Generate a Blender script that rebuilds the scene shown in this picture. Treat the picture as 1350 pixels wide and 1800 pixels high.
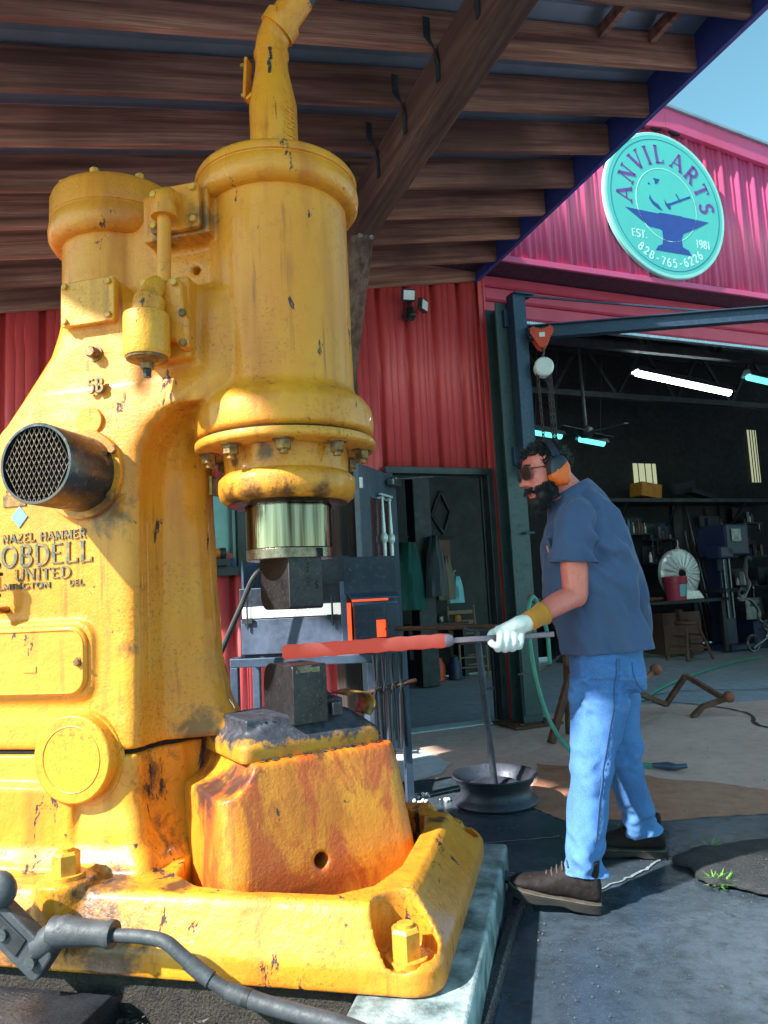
import bpy, bmesh, math, random
from mathutils import Vector, Matrix, noise
R = math.radians
PI = math.pi
scene = bpy.context.scene
for _o in list(bpy.data.objects):
    bpy.data.objects.remove(_o)
col = scene.collection

# ------------------------------------------------------------------ camera
cam_d = bpy.data.cameras.new('camera')
cam = bpy.data.objects.new('camera', cam_d)
col.objects.link(cam)
cam_d.sensor_fit = 'VERTICAL'
cam_d.sensor_height = 36.0
cam_d.lens = 26.0
cam_d.clip_start = 0.05
cam_d.clip_end = 2000
cam.matrix_world = (Matrix.Translation((0, 0, 1.15)) @ Matrix.Rotation(R(90 + 6.4), 4, 'X')
                    @ Matrix.Rotation(R(-2.9), 4, 'Z'))
scene.camera = cam

# ------------------------------------------------------------------ daylight
SUN_AZ, SUN_EL = 238.0, 40.0          # compass angle from +Y clockwise, elevation
world = bpy.data.worlds.new('World')
scene.world = world
world.use_nodes = True
wn = world.node_tree
bg = wn.nodes['Background']
sky = wn.nodes.new('ShaderNodeTexSky')
sky.sky_type = 'NISHITA'
sky.sun_disc = False
sky.sun_elevation = R(SUN_EL)
sky.sun_rotation = R(SUN_AZ)
sky.air_density = 1.0
sky.dust_density = 0.4
sky.ozone_density = 1.0
tint = wn.nodes.new('ShaderNodeMix')
tint.data_type = 'RGBA'
tint.blend_type = 'MULTIPLY'
tint.inputs[0].default_value = 1.0
tint.inputs[7].default_value = (0.74, 1.07, .87, 1)
wn.links.new(sky.outputs[0], tint.inputs[6])
wn.links.new(tint.outputs[2], bg.inputs[0])
bg.inputs[1].default_value = 0.092
sun_d = bpy.data.lights.new('sun', 'SUN')
sun_d.energy = 3.7
sun_d.angle = R(1.2)
sun_d.color = (1.0, 0.97, 0.90)
sun = bpy.data.objects.new('sun', sun_d)
col.objects.link(sun)
_d = Vector((math.sin(R(SUN_AZ)) * math.cos(R(SUN_EL)), math.cos(R(SUN_AZ)) * math.cos(R(SUN_EL)), math.sin(R(SUN_EL))))
sun.rotation_euler = _d.to_track_quat('Z', 'Y').to_euler()
sun.location = (-4, -3, 8)

vs = scene.view_settings
vs.view_transform = 'Standard'
vs.look = 'None'
vs.gamma = 1.0
vs.use_curve_mapping = False
vs.exposure = 1.75
scene.render.engine = 'CYCLES'
scene.cycles.max_bounces = 5
scene.cycles.diffuse_bounces = 3
scene.cycles.glossy_bounces = 3
scene.cycles.transmission_bounces = 4
scene.cycles.use_adaptive_sampling = True
scene.cycles.adaptive_threshold = .02
scene.cycles.use_denoising = True
scene.cycles.denoiser = 'OPENIMAGEDENOISE'

# ------------------------------------------------------------------ materials
MATS = {}


def _rgb(c):
    return (c[0], c[1], c[2], 1.0)


class Mat:
    """small node-graph helper around one Principled material"""
    def __init__(self, name, color=(.5, .5, .5), rough=.5, metal=0.0, **kw):
        self.m = bpy.data.materials.new(name)
        self.m.use_nodes = True
        self.nt = self.m.node_tree
        self.p = self.nt.nodes['Principled BSDF']
        self.p.inputs['Base Color'].default_value = _rgb(color)
        self.p.inputs['Roughness'].default_value = rough
        self.p.inputs['Metallic'].default_value = metal
        for k, v in kw.items():
            self.p.inputs[k.replace('_', ' ')].default_value = v
        MATS[name] = self.m
        self._tc = None

    def n(self, t):
        return self.nt.nodes.new(t)

    def link(self, a, b):
        self.nt.links.new(a, b)

    def coord(self, scale=(1, 1, 1), which='Object', rot=(0, 0, 0)):
        if self._tc is None:
            self._tc = self.n('ShaderNodeTexCoord')
        mp = self.n('ShaderNodeMapping')
        mp.inputs['Scale'].default_value = scale
        mp.inputs['Rotation'].default_value = rot
        self.link(self._tc.outputs[which], mp.inputs[0])
        return mp.outputs[0]

    def noise(self, scale=5, detail=4, rough=.55, stretch=(1, 1, 1), which='Object', dist=0.0):
        t = self.n('ShaderNodeTexNoise')
        t.inputs['Scale'].default_value = scale
        t.inputs['Detail'].default_value = detail
        t.inputs['Roughness'].default_value = rough
        t.inputs['Distortion'].default_value = dist
        self.link(self.coord(stretch, which), t.inputs['Vector'])
        return t.outputs['Fac']

    def ramp(self, fac, stops):
        r = self.n('ShaderNodeValToRGB')
        el = r.color_ramp.elements
        while len(el) < len(stops):
            el.new(.5)
        for e, (p, c) in zip(el, stops):
            e.position = p
            e.color = _rgb(c) if isinstance(c, (tuple, list)) else (c, c, c, 1)
        self.link(fac, r.inputs[0])
        return r.outputs[0]

    def mix(self, fac, a, b, mode='MIX'):
        x = self.n('ShaderNodeMix')
        x.data_type = 'RGBA'
        x.blend_type = mode
        for k_, v in ((0, fac), (6, a), (7, b)):
            sock = x.inputs[k_]
            if isinstance(v, (int, float)):
                sock.default_value = v if k_ == 0 else (v, v, v, 1)
            elif isinstance(v, (tuple, list)):
                sock.default_value = _rgb(v)
            else:
                self.link(v, sock)
        return x.outputs[2]

    def math(self, op, a, b=0.0):
        x = self.n('ShaderNodeMath')
        x.operation = op
        for sock, v in ((x.inputs[0], a), (x.inputs[1], b)):
            if isinstance(v, (int, float)):
                sock.default_value = v
            else:
                self.link(v, sock)
        return x.outputs[0]

    def sep(self, which='Object'):
        s = self.n('ShaderNodeSeparateXYZ')
        self.link(self.coord(which=which), s.inputs[0])
        return s.outputs

    def color(self, sock):
        self.link(sock, self.p.inputs['Base Color'])

    def rough(self, sock):
        self.link(sock, self.p.inputs['Roughness'])

    def bump(self, h, strength=.3, dist=.01):
        b = self.n('ShaderNodeBump')
        b.inputs['Strength'].default_value = strength
        b.inputs['Distance'].default_value = dist
        self.link(h, b.inputs['Height'])
        if self.p.inputs['Normal'].is_linked:
            self.link(self.p.inputs['Normal'].links[0].from_socket, b.inputs['Normal'])
        self.link(b.outputs[0], self.p.inputs['Normal'])


def mottled(name, a, b, scale=6, rough=.6, metal=0.0, bump=.15, stretch=(1, 1, 1), lo=.35, hi=.65, fine=None, rvar=.12, bdist=.006, **kw):
    """two-tone procedural surface with fine relief"""
    m = Mat(name, a, rough, metal, **kw)
    n1 = m.noise(scale, 5, .6, stretch)
    c = m.ramp(n1, [(lo, a), (hi, b)])
    if fine:
        n3 = m.noise(scale * 9, 4, .7, stretch)
        c = m.mix(m.ramp(n3, [(.55, 0.0), (.72, 1.0)]), c, fine)
    m.color(c)
    n2 = m.noise(scale * 6, 4, .65, stretch)
    m.rough(m.ramp(n2, [(.3, max(.03, rough - rvar)), (.7, min(1, rough + rvar))]))
    m.bump(n2, bump, bdist)
    return m


def flat(name, c, rough=.6, metal=0.0, var=.25, scale=14, bump=.06, **kw):
    d = tuple(x * (1 - var) for x in c)
    return mottled(name, c, d, scale, rough, metal, bump, **kw)


def stain_mask(m, spots, nz):
    """dark patches with ragged outlines: spots are (x, y, z, radius) in object space"""
    tot = None
    co = m.coord()
    for x, y, z, r in spots:
        v = m.n('ShaderNodeVectorMath')
        v.operation = 'DISTANCE'
        m.link(co, v.inputs[0])
        v.inputs[1].default_value = (x, y, z)
        d = m.math('SUBTRACT', 1.0, m.math('MULTIPLY', v.outputs['Value'], 1.0 / r))
        tot = d if tot is None else m.math('MAXIMUM', tot, d)
    k = m.math('ADD', tot, m.math('MULTIPLY', m.math('SUBTRACT', nz, .5), 2.2))
    return m.ramp(k, [(.05, 0.0), (.6, .85)])


def paint(name, base, alt, chip=(.055, .035, .04), chips=.62, rust=None, rust_lo=.5, rough=.36, grain=110, speck=.70, stain=.55, spots=(), soot=(.022, .022, .028), lumps=.45):
    """thick old machine enamel: tone drift, runs, oily stains, speckle, chips"""
    m = Mat(name, base, rough)
    m.p.inputs['Coat Weight'].default_value = .34
    m.p.inputs['Coat Roughness'].default_value = .06
    m.p.inputs['Specular IOR Level'].default_value = .3
    n1 = m.noise(2.3, 4, .6, dist=.4)
    c = m.ramp(n1, [(.32, base), (.52, tuple((x + y) / 2 for x, y in zip(base, alt))), (.72, alt)])
    run = m.noise(8, 3, .62, (1, 1, .11))
    c = m.mix(m.ramp(run, [(.50, 0.0), (.70, stain)]), c, (alt[0] * .55, alt[1] * .42, alt[2] * .6))
    blot = m.noise(17, 5, .7, dist=.5)
    c = m.mix(m.ramp(blot, [(.55, 0.0), (.66, .32)]), c, (alt[0] * .72, alt[1] * .6, alt[2]))
    if rust:
        r1 = m.noise(5.5, 6, .72, (1, 1, .38), dist=.6)
        c = m.mix(m.ramp(r1, [(rust_lo, 0.0), (rust_lo + .09, .94)]), c, rust)
    zone = m.ramp(m.noise(3.4, 3, .6), [(.47, 0.0), (.62, 1.0)])
    sp = m.math('MULTIPLY', m.ramp(m.noise(85, 5, .8), [(.55, 0.0), (.60, 1.0)]), zone)
    c = m.mix(m.math('MULTIPLY', sp, speck), c, (base[0] * .36, base[1] * .28, base[2]))
    drip = m.noise(30, 3, .6, (1, 1, .05))
    c = m.mix(m.math('MULTIPLY', m.ramp(drip, [(.60, 0.0), (.70, .6)]), m.ramp(m.noise(2.9, 2, .5), [(.45, 0.0), (.6, 1.0)])), c, (alt[0] * .3, alt[1] * .22, alt[2]))
    ck = m.noise(10, 7, .76, (1, 1, .42), dist=.4)
    allc = m.math('MULTIPLY', m.ramp(ck, [(chips, 0.0), (chips + .010, 1.0)]), 1.0)
    c = m.mix(allc, c, chip)
    if spots:
        c = m.mix(stain_mask(m, spots, blot), c, soot)
    m.color(c)
    m.rough(m.math('ADD', m.ramp(run, [(.3, rough - .1), (.7, rough + .18)]), m.math('MULTIPLY', allc, .4)))
    bsum = m.math('ADD', m.math('MULTIPLY', m.noise(grain, 4, .7), .22), m.math('MULTIPLY', m.noise(30, 4, .65), .16))
    bsum = m.math('ADD', bsum, m.math('MULTIPLY', m.noise(7.5, 2, .5), lumps))
    bsum = m.math('SUBTRACT', bsum, m.math('MULTIPLY', allc, .10))
    m.bump(bsum, .7, .016)
    return m


# ------------------------------------------------------------------ mesh helpers
class MB:
    """collects verts and faces of ONE mesh"""
    def __init__(self):
        self.v, self.f = [], []

    def add(self, vs_, fs_, M=None):
        k = len(self.v)
        self.v += [tuple(M @ Vector(p)) if M else tuple(p) for p in vs_]
        self.f += [tuple(i + k for i in q) for q in fs_]
        return self

    def box(self, c, s, rot=None, M=None):
        x, y, z = s[0] / 2, s[1] / 2, s[2] / 2
        vv = [Vector(p) for p in ((-x, -y, -z), (x, -y, -z), (x, y, -z), (-x, y, -z), (-x, -y, z), (x, -y, z), (x, y, z), (-x, y, z))]
        if rot is not None:
            q = Matrix.Rotation(rot[2], 3, 'Z') @ Matrix.Rotation(rot[1], 3, 'Y') @ Matrix.Rotation(rot[0], 3, 'X')
            vv = [q @ p for p in vv]
        vv = [p + Vector(c) for p in vv]
        return self.add(vv, [(0, 3, 2, 1), (4, 5, 6, 7), (0, 1, 5, 4), (1, 2, 6, 5), (2, 3, 7, 6), (3, 0, 4, 7)], M)

    def cyl(self, p0, p1, r0, r1=None, n=20, caps=True):
        r1 = r0 if r1 is None else r1
        p0, p1 = Vector(p0), Vector(p1)
        d = (p1 - p0).normalized()
        a = d.orthogonal().normalized()
        b = d.cross(a)
        vv = []
        for p, r in ((p0, r0), (p1, r1)):
            for i in range(n):
                t = 2 * PI * i / n
                vv.append(p + a * (r * math.cos(t)) + b * (r * math.sin(t)))
        ff = [(i, (i + 1) % n, n + (i + 1) % n, n + i) for i in range(n)]
        if caps:
            ff += [tuple(range(n - 1, -1, -1)), tuple(range(n, 2 * n))]
        return self.add(vv, ff)

    def lathe(self, prof, c=(0, 0, 0), axis='Z', n=48, M=None, closed=True):
        """prof: (r, h) list; r==0 ends are poles"""
        vv, ff, rows = [], [], []
        for r, h in prof:
            if r < 1e-6:
                rows.append([len(vv)])
                vv.append(Vector((0, 0, h)))
            else:
                rows.append(list(range(len(vv), len(vv) + n)))
                for i in range(n):
                    t = 2 * PI * i / n
                    vv.append(Vector((r * math.cos(t), r * math.sin(t), h)))
        for a, b in zip(rows[:-1], rows[1:]):
            for i in range(n):
                j = (i + 1) % n
                if len(a) == 1 and len(b) == 1:
                    continue
                if len(a) == 1:
                    ff.append((a[0], b[j], b[i]))
                elif len(b) == 1:
                    ff.append((a[i], a[j], b[0]))
                else:
                    ff.append((a[i], a[j], b[j], b[i]))
        if closed:
            if len(rows[0]) > 1:
                ff.append(tuple(reversed(rows[0])))
            if len(rows[-1]) > 1:
                ff.append(tuple(rows[-1]))
        if axis == 'Y':      # h runs along +Y
            vv = [Vector((p.x, p.z, -p.y)) for p in vv]
        elif axis == 'X':
            vv = [Vector((p.z, p.x, p.y)) for p in vv]
        vv = [p + Vector(c) for p in vv]
        return self.add(vv, ff, M)

    def tube(self, pts, r, n=10, caps=True, flat_=1.0):
        """swept round tube; r number or list"""
        P = [Vector(p) for p in pts]
        rs = r if isinstance(r, (list, tuple)) else [r] * len(P)
        prev = None
        rows, vv, ff = [], [], []
        for i, p in enumerate(P):
            d = (P[min(i + 1, len(P) - 1)] - P[max(i - 1, 0)]).normalized()
            if prev is None:
                a = d.orthogonal().normalized()
            else:
                a = (prev - d * prev.dot(d))
                a = a.normalized() if a.length > 1e-6 else d.orthogonal().normalized()
            prev = a
            b = d.cross(a)
            rows.append(list(range(len(vv), len(vv) + n)))
            for k in range(n):
                t = 2 * PI * k / n
                vv.append(p + a * (rs[i] * math.cos(t)) + b * (rs[i] * flat_ * math.sin(t)))
        for A, B in zip(rows[:-1], rows[1:]):
            for k in range(n):
                ff.append((A[k], A[(k + 1) % n], B[(k + 1) % n], B[k]))
        if caps:
            ff += [tuple(reversed(rows[0])), tuple(rows[-1])]
        return self.add(vv, ff)

    def prism(self, poly, a, b, axis='Z', M=None):
        """extrude a 2-D polygon between a and b along axis.  Z:(x,y)  Y:(x,z)  X:(y,z)"""
        n = len(poly)
        ar = sum(poly[i][0] * poly[(i + 1) % n][1] - poly[(i + 1) % n][0] * poly[i][1] for i in range(n))
        if ar < 0:
            poly = list(reversed(poly))
        def P(q, h):
            return {'Z': (q[0], q[1], h), 'Y': (q[0], h, q[1]), 'X': (h, q[0], q[1])}[axis]
        vv = [P(q, a) for q in poly] + [P(q, b) for q in poly]
        ff = [tuple(range(n - 1, -1, -1)), tuple(range(n, 2 * n))] + [(i, (i + 1) % n, n + (i + 1) % n, n + i) for i in range(n)]
        flip = (axis == 'Y') ^ (b < a)
        if flip:
            ff = [tuple(reversed(q)) for q in ff]
        return self.add(vv, ff, M)

    def loft(self, rings, caps=True):
        """rings: equal-length closed loops of 3-D points"""
        n = len(rings[0])
        vv = [p for rg in rings for p in rg]
        ff = []
        for k in range(len(rings) - 1):
            for i in range(n):
                j = (i + 1) % n
                ff.append((k * n + i, k * n + j, (k + 1) * n + j, (k + 1) * n + i))
        if caps:
            ff += [tuple(range(n - 1, -1, -1)), tuple(range((len(rings) - 1) * n, len(rings) * n))]
        return self.add(vv, ff)

    def ball(self, c, r, n=12, m=8, s=(1, 1, 1)):
        prof = [(math.sin(PI * i / m) * r, -math.cos(PI * i / m) * r) for i in range(m + 1)]
        k = len(self.v)
        self.lathe(prof, n=n, closed=False)
        for i in range(k, len(self.v)):
            p = self.v[i]
            self.v[i] = (p[0] * s[0] + c[0], p[1] * s[1] + c[1], p[2] * s[2] + c[2])
        return self

    def hexnut(self, p0, p1, r, hole=0):
        return self.cyl(p0, p1, r, n=6)

    def mesh(self, name):
        me = bpy.data.meshes.new(name)
        me.from_pydata(self.v, [], self.f)
        me.validate()
        bm = bmesh.new()
        bm.from_mesh(me)
        bmesh.ops.recalc_face_normals(bm, faces=bm.faces)
        bm.to_mesh(me)
        bm.free()
        return me

    def build(self, name, mat, parent=None, smooth=35, bevel=0.0, seg=2, subsurf=0):
        me = self.mesh(name)
        return obj(name, me, mat, parent, smooth, bevel, seg, subsurf)


def obj(name, me, mat, parent=None, smooth=35, bevel=0.0, seg=2, subsurf=0):
    o = bpy.data.objects.new(name, me)
    col.objects.link(o)
    if mat:
        me.materials.append(MATS[mat] if isinstance(mat, str) else mat)
    if smooth:
        me.polygons.foreach_set('use_smooth', [True] * len(me.polygons))
        if smooth < 180:
            me.set_sharp_from_angle(angle=R(smooth))
    if parent:
        o.parent = parent
    if subsurf:
        s = o.modifiers.new('subdivision', 'SUBSURF')
        s.levels = s.render_levels = subsurf
    if bevel:
        b = o.modifiers.new('bevel', 'BEVEL')
        b.width = bevel
        b.segments = seg
        b.limit_method = 'ANGLE'
        b.angle_limit = R(35)
        b.harden_normals = False
    return o


def thing(name, label, cat, loc=(0, 0, 0), rotz=0.0, group=None):
    o = bpy.data.objects.new(name, None)
    col.objects.link(o)
    o.empty_display_size = .2
    o.location = loc
    o.rotation_euler = (0, 0, rotz)
    return tag(o, label, cat, group)


def tag(o, label=None, cat=None, group=None, kind=None):
    if label:
        o['label'] = label
    if cat:
        o['category'] = cat
    if group:
        o['group'] = group
    if kind:
        o['kind'] = kind
    return o


def struct(o):
    o['kind'] = 'structure'
    return o


def copy_of(o, parent=None, M=None):
    c = o.copy()
    col.objects.link(c)
    if parent:
        c.parent = parent
    return c


def baked(o):
    """replace an object's mesh by its modifier result"""
    dg = bpy.context.evaluated_depsgraph_get()
    me = bpy.data.meshes.new_from_object(o.evaluated_get(dg))
    o.modifiers.clear()
    old = o.data
    o.data = me
    bpy.data.meshes.remove(old)
    return o


def cast(name, mb, mat, parent, voxel=.01, smooth=4, cutters=(), sharp_after=(), factor=.6):
    """weld closed solids into one cast-iron skin: voxel remesh, cut, smooth"""
    o = mb.build(name, mat, None, smooth=0)
    rm = o.modifiers.new('remesh', 'REMESH')
    rm.mode = 'VOXEL'
    rm.voxel_size = voxel
    tmp = []
    for i, c in enumerate(cutters):
        co = c.build('cutter', None, None, smooth=0)
        tmp.append(co)
        b = o.modifiers.new('cut', 'BOOLEAN')
        b.operation = 'DIFFERENCE'
        b.solver = 'EXACT'
        b.object = co
    if cutters:
        r2 = o.modifiers.new('remesh2', 'REMESH')
        r2.mode = 'VOXEL'
        r2.voxel_size = voxel
    s = o.modifiers.new('smooth', 'SMOOTH')
    s.factor = factor
    s.iterations = smooth
    baked(o)
    for t in tmp:
        me = t.data
        bpy.data.objects.remove(t)
        bpy.data.meshes.remove(me)
    me = o.data
    me.polygons.foreach_set('use_smooth', [True] * len(me.polygons))
    o.parent = parent
    return o


def rrect(x0, x1, y0, y1, r, n=5):
    """rounded rectangle polygon"""
    out = []
    for cx, cy, a in ((x1 - r, y0 + r, -90), (x1 - r, y1 - r, 0), (x0 + r, y1 - r, 90), (x0 + r, y0 + r, 180)):
        for i in range(n + 1):
            t = R(a + 90 * i / n)
            out.append((cx + r * math.cos(t), cy + r * math.sin(t)))
    return out


def bez(p, n=12):
    """smooth Catmull-Rom path through 3-D points"""
    P = [Vector(q) for q in p]
    P = [P[0] * 2 - P[1]] + P + [P[-1] * 2 - P[-2]]
    out = []
    for i in range(1, len(P) - 2):
        for k in range(n):
            t = k / n
            a, b, c, d = P[i - 1], P[i], P[i + 1], P[i + 2]
            out.append(.5 * ((2 * b) + (c - a) * t + (2 * a - 5 * b + 4 * c - d) * t * t + (3 * b - a - 3 * c + d) * t ** 3))
    out.append(P[-2])
    return out


# ------------------------------------------------------------------ stroke lettering
def _arc(cx, cy, rx, ry, a0, a1, n=10):
    return [(cx + rx * math.cos(R(a0 + (a1 - a0) * i / n)), cy + ry * math.sin(R(a0 + (a1 - a0) * i / n))) for i in range(n + 1)]


# each glyph: advance, list of (points, heavy?), list of serif positions (x, y)
GL = {
    'A': (.78, [([(.04, 0), (.39, 1)], 0), ([(.39, 1), (.74, 0)], 1), ([(.16, .34), (.62, .34)], 0)], [(.04, 0), (.74, 0)]),
    'B': (.66, [([(.14, 0), (.14, 1)], 1), ([(.14, 1)] + _arc(.34, .76, .2, .24, 90, -90) + [(.14, .52)], 1), ([(.14, .52)] + _arc(.36, .26, .24, .26, 90, -90) + [(.14, 0)], 1)], []),
    'D': (.74, [([(.14, 0), (.14, 1)], 1), ([(.14, 1)] + _arc(.3, .5, .38, .5, 90, -90, 14) + [(.14, 0)], 1)], []),
    'E': (.62, [([(.14, 0), (.14, 1)], 1), ([(.1, .96), (.56, .96)], 0), ([(.14, .52), (.46, .52)], 0), ([(.1, .04), (.58, .04)], 0)], []),
    'G': (.74, [(_arc(.4, .5, .34, .5, 50, 330, 18), 1), ([(.7, .1), (.7, .42)], 1), ([(.5, .42), (.72, .42)], 0)], []),
    'H': (.78, [([(.14, 0), (.14, 1)], 1), ([(.64, 0), (.64, 1)], 1), ([(.14, .52), (.64, .52)], 0)], [(.14, 0), (.14, 1), (.64, 0), (.64, 1)]),
    'I': (.3, [([(.15, 0), (.15, 1)], 1)], [(.15, 0), (.15, 1)]),
    'L': (.6, [([(.14, 0), (.14, 1)], 1), ([(.1, .04), (.56, .04)], 0), ([(.56, .0), (.57, .22)], 0)], [(.14, 1), (.14, 0)]),
    'M': (.92, [([(.12, 0), (.14, 1)], 0), ([(.14, 1), (.46, .12)], 1), ([(.46, .12), (.78, 1)], 0), ([(.78, 1), (.8, 0)], 1)], [(.12, 0), (.8, 0)]),
    'N': (.8, [([(.14, 0), (.14, 1)], 0), ([(.14, 1), (.66, 0)], 1), ([(.66, 0), (.66, 1)], 0)], [(.14, 0), (.12, 1), (.66, 1)]),
    'O': (.8, [(_arc(.4, .5, .33, .5, 0, 360, 24), 1)], []),
    'R': (.7, [([(.14, 0), (.14, 1)], 1), ([(.14, 1)] + _arc(.34, .74, .24, .26, 90, -90) + [(.14, .48)], 1), ([(.34, .48), (.64, 0)], 1)], [(.14, 0), (.66, 0), (.14, 1)]),
    'S': (.6, [(_arc(.3, .74, .21, .24, 35, 270, 12) + _arc(.3, .26, .23, .25, 90, -150, 12)[1:], 1)], []),
    'T': (.66, [([(.33, 0), (.33, 1)], 1), ([(.04, .96), (.62, .96)], 0), ([(.04, .8), (.04, 1)], 0), ([(.62, .8), (.62, 1)], 0)], [(.33, 0)]),
    'U': (.76, [([(.14, 1), (.14, .3)] + _arc(.38, .3, .24, .3, 180, 360, 10) + [(.62, 1)], 1)], [(.14, 1), (.62, 1)]),
    'V': (.76, [([(.06, 1), (.38, 0)], 1), ([(.38, 0), (.7, 1)], 0)], [(.06, 1), (.7, 1)]),
    'W': (1.0, [([(.04, 1), (.28, 0)], 1), ([(.28, 0), (.5, .9)], 0), ([(.5, .9), (.72, 0)], 1), ([(.72, 0), (.96, 1)], 0)], []),
    'Z': (.66, [([(.08, .96), (.58, .96)], 0), ([(.58, .96), (.08, .04)], 1), ([(.08, .04), (.6, .04)], 0)], []),
    'P': (.64, [([(.14, 0), (.14, 1)], 1), ([(.14, 1)] + _arc(.34, .72, .24, .28, 90, -90) + [(.14, .44)], 1)], []),
    '0': (.62, [(_arc(.31, .5, .23, .5, 0, 360, 20), 1)], []),
    '1': (.42, [([(.22, 0), (.22, 1)], 1), ([(.06, .82), (.22, 1)], 0)], [(.22, 0)]),
    '2': (.6, [(_arc(.3, .72, .22, .28, 170, -30, 12) + [(.08, .04)], 1), ([(.06, .04), (.54, .04)], 1)], []),
    '3': (.6, [(_arc(.28, .75, .2, .25, 150, -90, 10) + _arc(.28, .26, .24, .26, 90, -150, 12)[1:], 1)], []),
    '5': (.6, [([(.5, .97), (.14, .97), (.11, .56)] + _arc(.27, .31, .24, .31, 110, -150, 12), 1)], []),
    '6': (.6, [(_arc(.3, .28, .22, .28, 0, 360, 16), 1), (_arc(.42, .36, .35, .62, 90, 185, 8), 1)], []),
    '7': (.56, [([(.06, .96), (.52, .96), (.2, 0)], 1)], []),
    '8': (.6, [(_arc(.3, .75, .18, .24, 0, 360, 16), 1), (_arc(.3, .26, .23, .26, 0, 360, 16), 1)], []),
    '9': (.6, [(_arc(.3, .72, .22, .28, 0, 360, 16), 1), (_arc(.18, .64, .35, .62, -90, 5, 8), 1)], []),
    '-': (.44, [([(.08, .45), (.36, .45)], 1)], []),
    '.': (.26, [([(.1, 0), (.1, .13)], 1)], []),
    ' ': (.42, [], []),
}


def text_width(s, gap=.08):
    return sum(GL[c][0] + gap for c in s) - gap


def lettering(mb, s, size, place, depth, heavy=.16, thin=.08, serif=.2, gap=.08, sx=1.0):
    """adds raised letters; place(u, v, w) maps letter-plane metres to local 3-D (w = outwards)"""
    x0 = 0.0
    for c in s:
        adv, strokes, serifs = GL[c]
        bars = [(pts, heavy if h else thin) for pts, h in strokes]
        if serif:
            bars += [([(x - serif / 2, y), (x + serif / 2, y)], thin) for x, y in serifs]
        for pts, w in bars:
            n = len(pts)
            closed = n > 3 and abs(pts[0][0] - pts[-1][0]) < 1e-6 and abs(pts[0][1] - pts[-1][1]) < 1e-6
            L, Rr = [], []
            for i in range(n):
                a = pts[i - 1] if i > 0 else (pts[-2] if closed else pts[0])
                b = pts[i + 1] if i < n - 1 else (pts[1] if closed else pts[-1])
                dx, dy = b[0] - a[0], b[1] - a[1]
                q = math.hypot(dx, dy) or 1
                nx, ny = -dy / q * w / 2, dx / q * w / 2
                L.append((pts[i][0] + nx, pts[i][1] + ny))
                Rr.append((pts[i][0] - nx, pts[i][1] - ny))
            vv, ff = [], []
            for i in range(n):
                for q in (L[i], Rr[i]):
                    for wz in (0, depth):
                        vv.append(place((x0 + q[0]) * size * sx, q[1] * size, wz))
            for i in range(n - 1):
                k = 4 * i
                ff += [(k + 1, k + 3, k + 7, k + 5), (k, k + 1, k + 5, k + 4), (k + 2, k + 6, k + 7, k + 3)]
            if not closed:
                e = 4 * (n - 1)
                ff += [(0, 2, 3, 1), (e, e + 1, e + 3, e + 2)]
            mb.add(vv, ff)
        x0 += adv + gap
    return mb


def hexbolt(p, d, r, h, name, mat, parent, washer=0.0, stud=0.0):
    """hex head at p pointing along d, its washer and stud end in one small mesh"""
    p, d = Vector(p), Vector(d).normalized()
    m = MB()
    z = 0.0
    if washer:
        m.cyl(p, p + d * washer, r * 1.35, n=18)
        z = washer
    m.cyl(p + d * z, p + d * (z + h * .88), r, n=6)
    m.cyl(p + d * (z + h * .88), p + d * (z + h), r, r * .82, n=6)
    if stud:
        m.cyl(p + d * (z + h), p + d * (z + h + stud), r * .55, n=12)
    return m.build(name, mat, parent, smooth=25)
# ------------------------------------------------------------------ the surfaces of this place
YEL, ORG = (.80, .325, .020), (.74, .235, .017)
paint('hammer_paint', YEL, ORG, chips=.624, spots=((-.52, -.29, 1.47, .10), (-.33, -.24, 2.40, .08), (-.19, -.24, 2.45, .07), (-.45, -.30, 1.02, .045), (-.30, -.10, .72, .10)), soot=(.13, .06, .025))
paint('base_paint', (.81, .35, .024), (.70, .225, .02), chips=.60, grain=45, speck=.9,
      spots=((-.46, -.42, .33, .13), (-.42, -.50, .24, .12), (-.36, -.53, .18, .13), (-.85, -.56, .18, .30), (-.22, -.41, .355, .07), (-.34, -.22, .60, .13), (-.33, -.22, .45, .10), (.42, .25, .35, .05)))  # darker patches beside the bolt boss and below the clamp
paint('block_paint', (.74, .30, .022), (.60, .175, .018), rust=(.46, .085, .018), rust_lo=.46, chips=.63, lumps=.2, grain=90, spots=((.02, -.30, .58, .13), (.12, -.26, .59, .09), (.15, .0, .66, .04)))
paint('cover_paint', (.81, .37, .026), (.74, .27, .022), chips=.63, grain=90, speck=.85)
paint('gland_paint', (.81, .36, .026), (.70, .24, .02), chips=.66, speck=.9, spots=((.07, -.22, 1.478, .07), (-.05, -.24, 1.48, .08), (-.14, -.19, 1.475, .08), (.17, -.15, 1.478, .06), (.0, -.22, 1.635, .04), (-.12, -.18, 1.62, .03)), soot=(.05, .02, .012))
flat('hole_black', (.006, .006, .007), .9)
mottled('soot', (.018, .019, .025), (.05, .055, .075), 12, .5, 0, .5, fine=(.11, .12, .16), bdist=.01)


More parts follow.
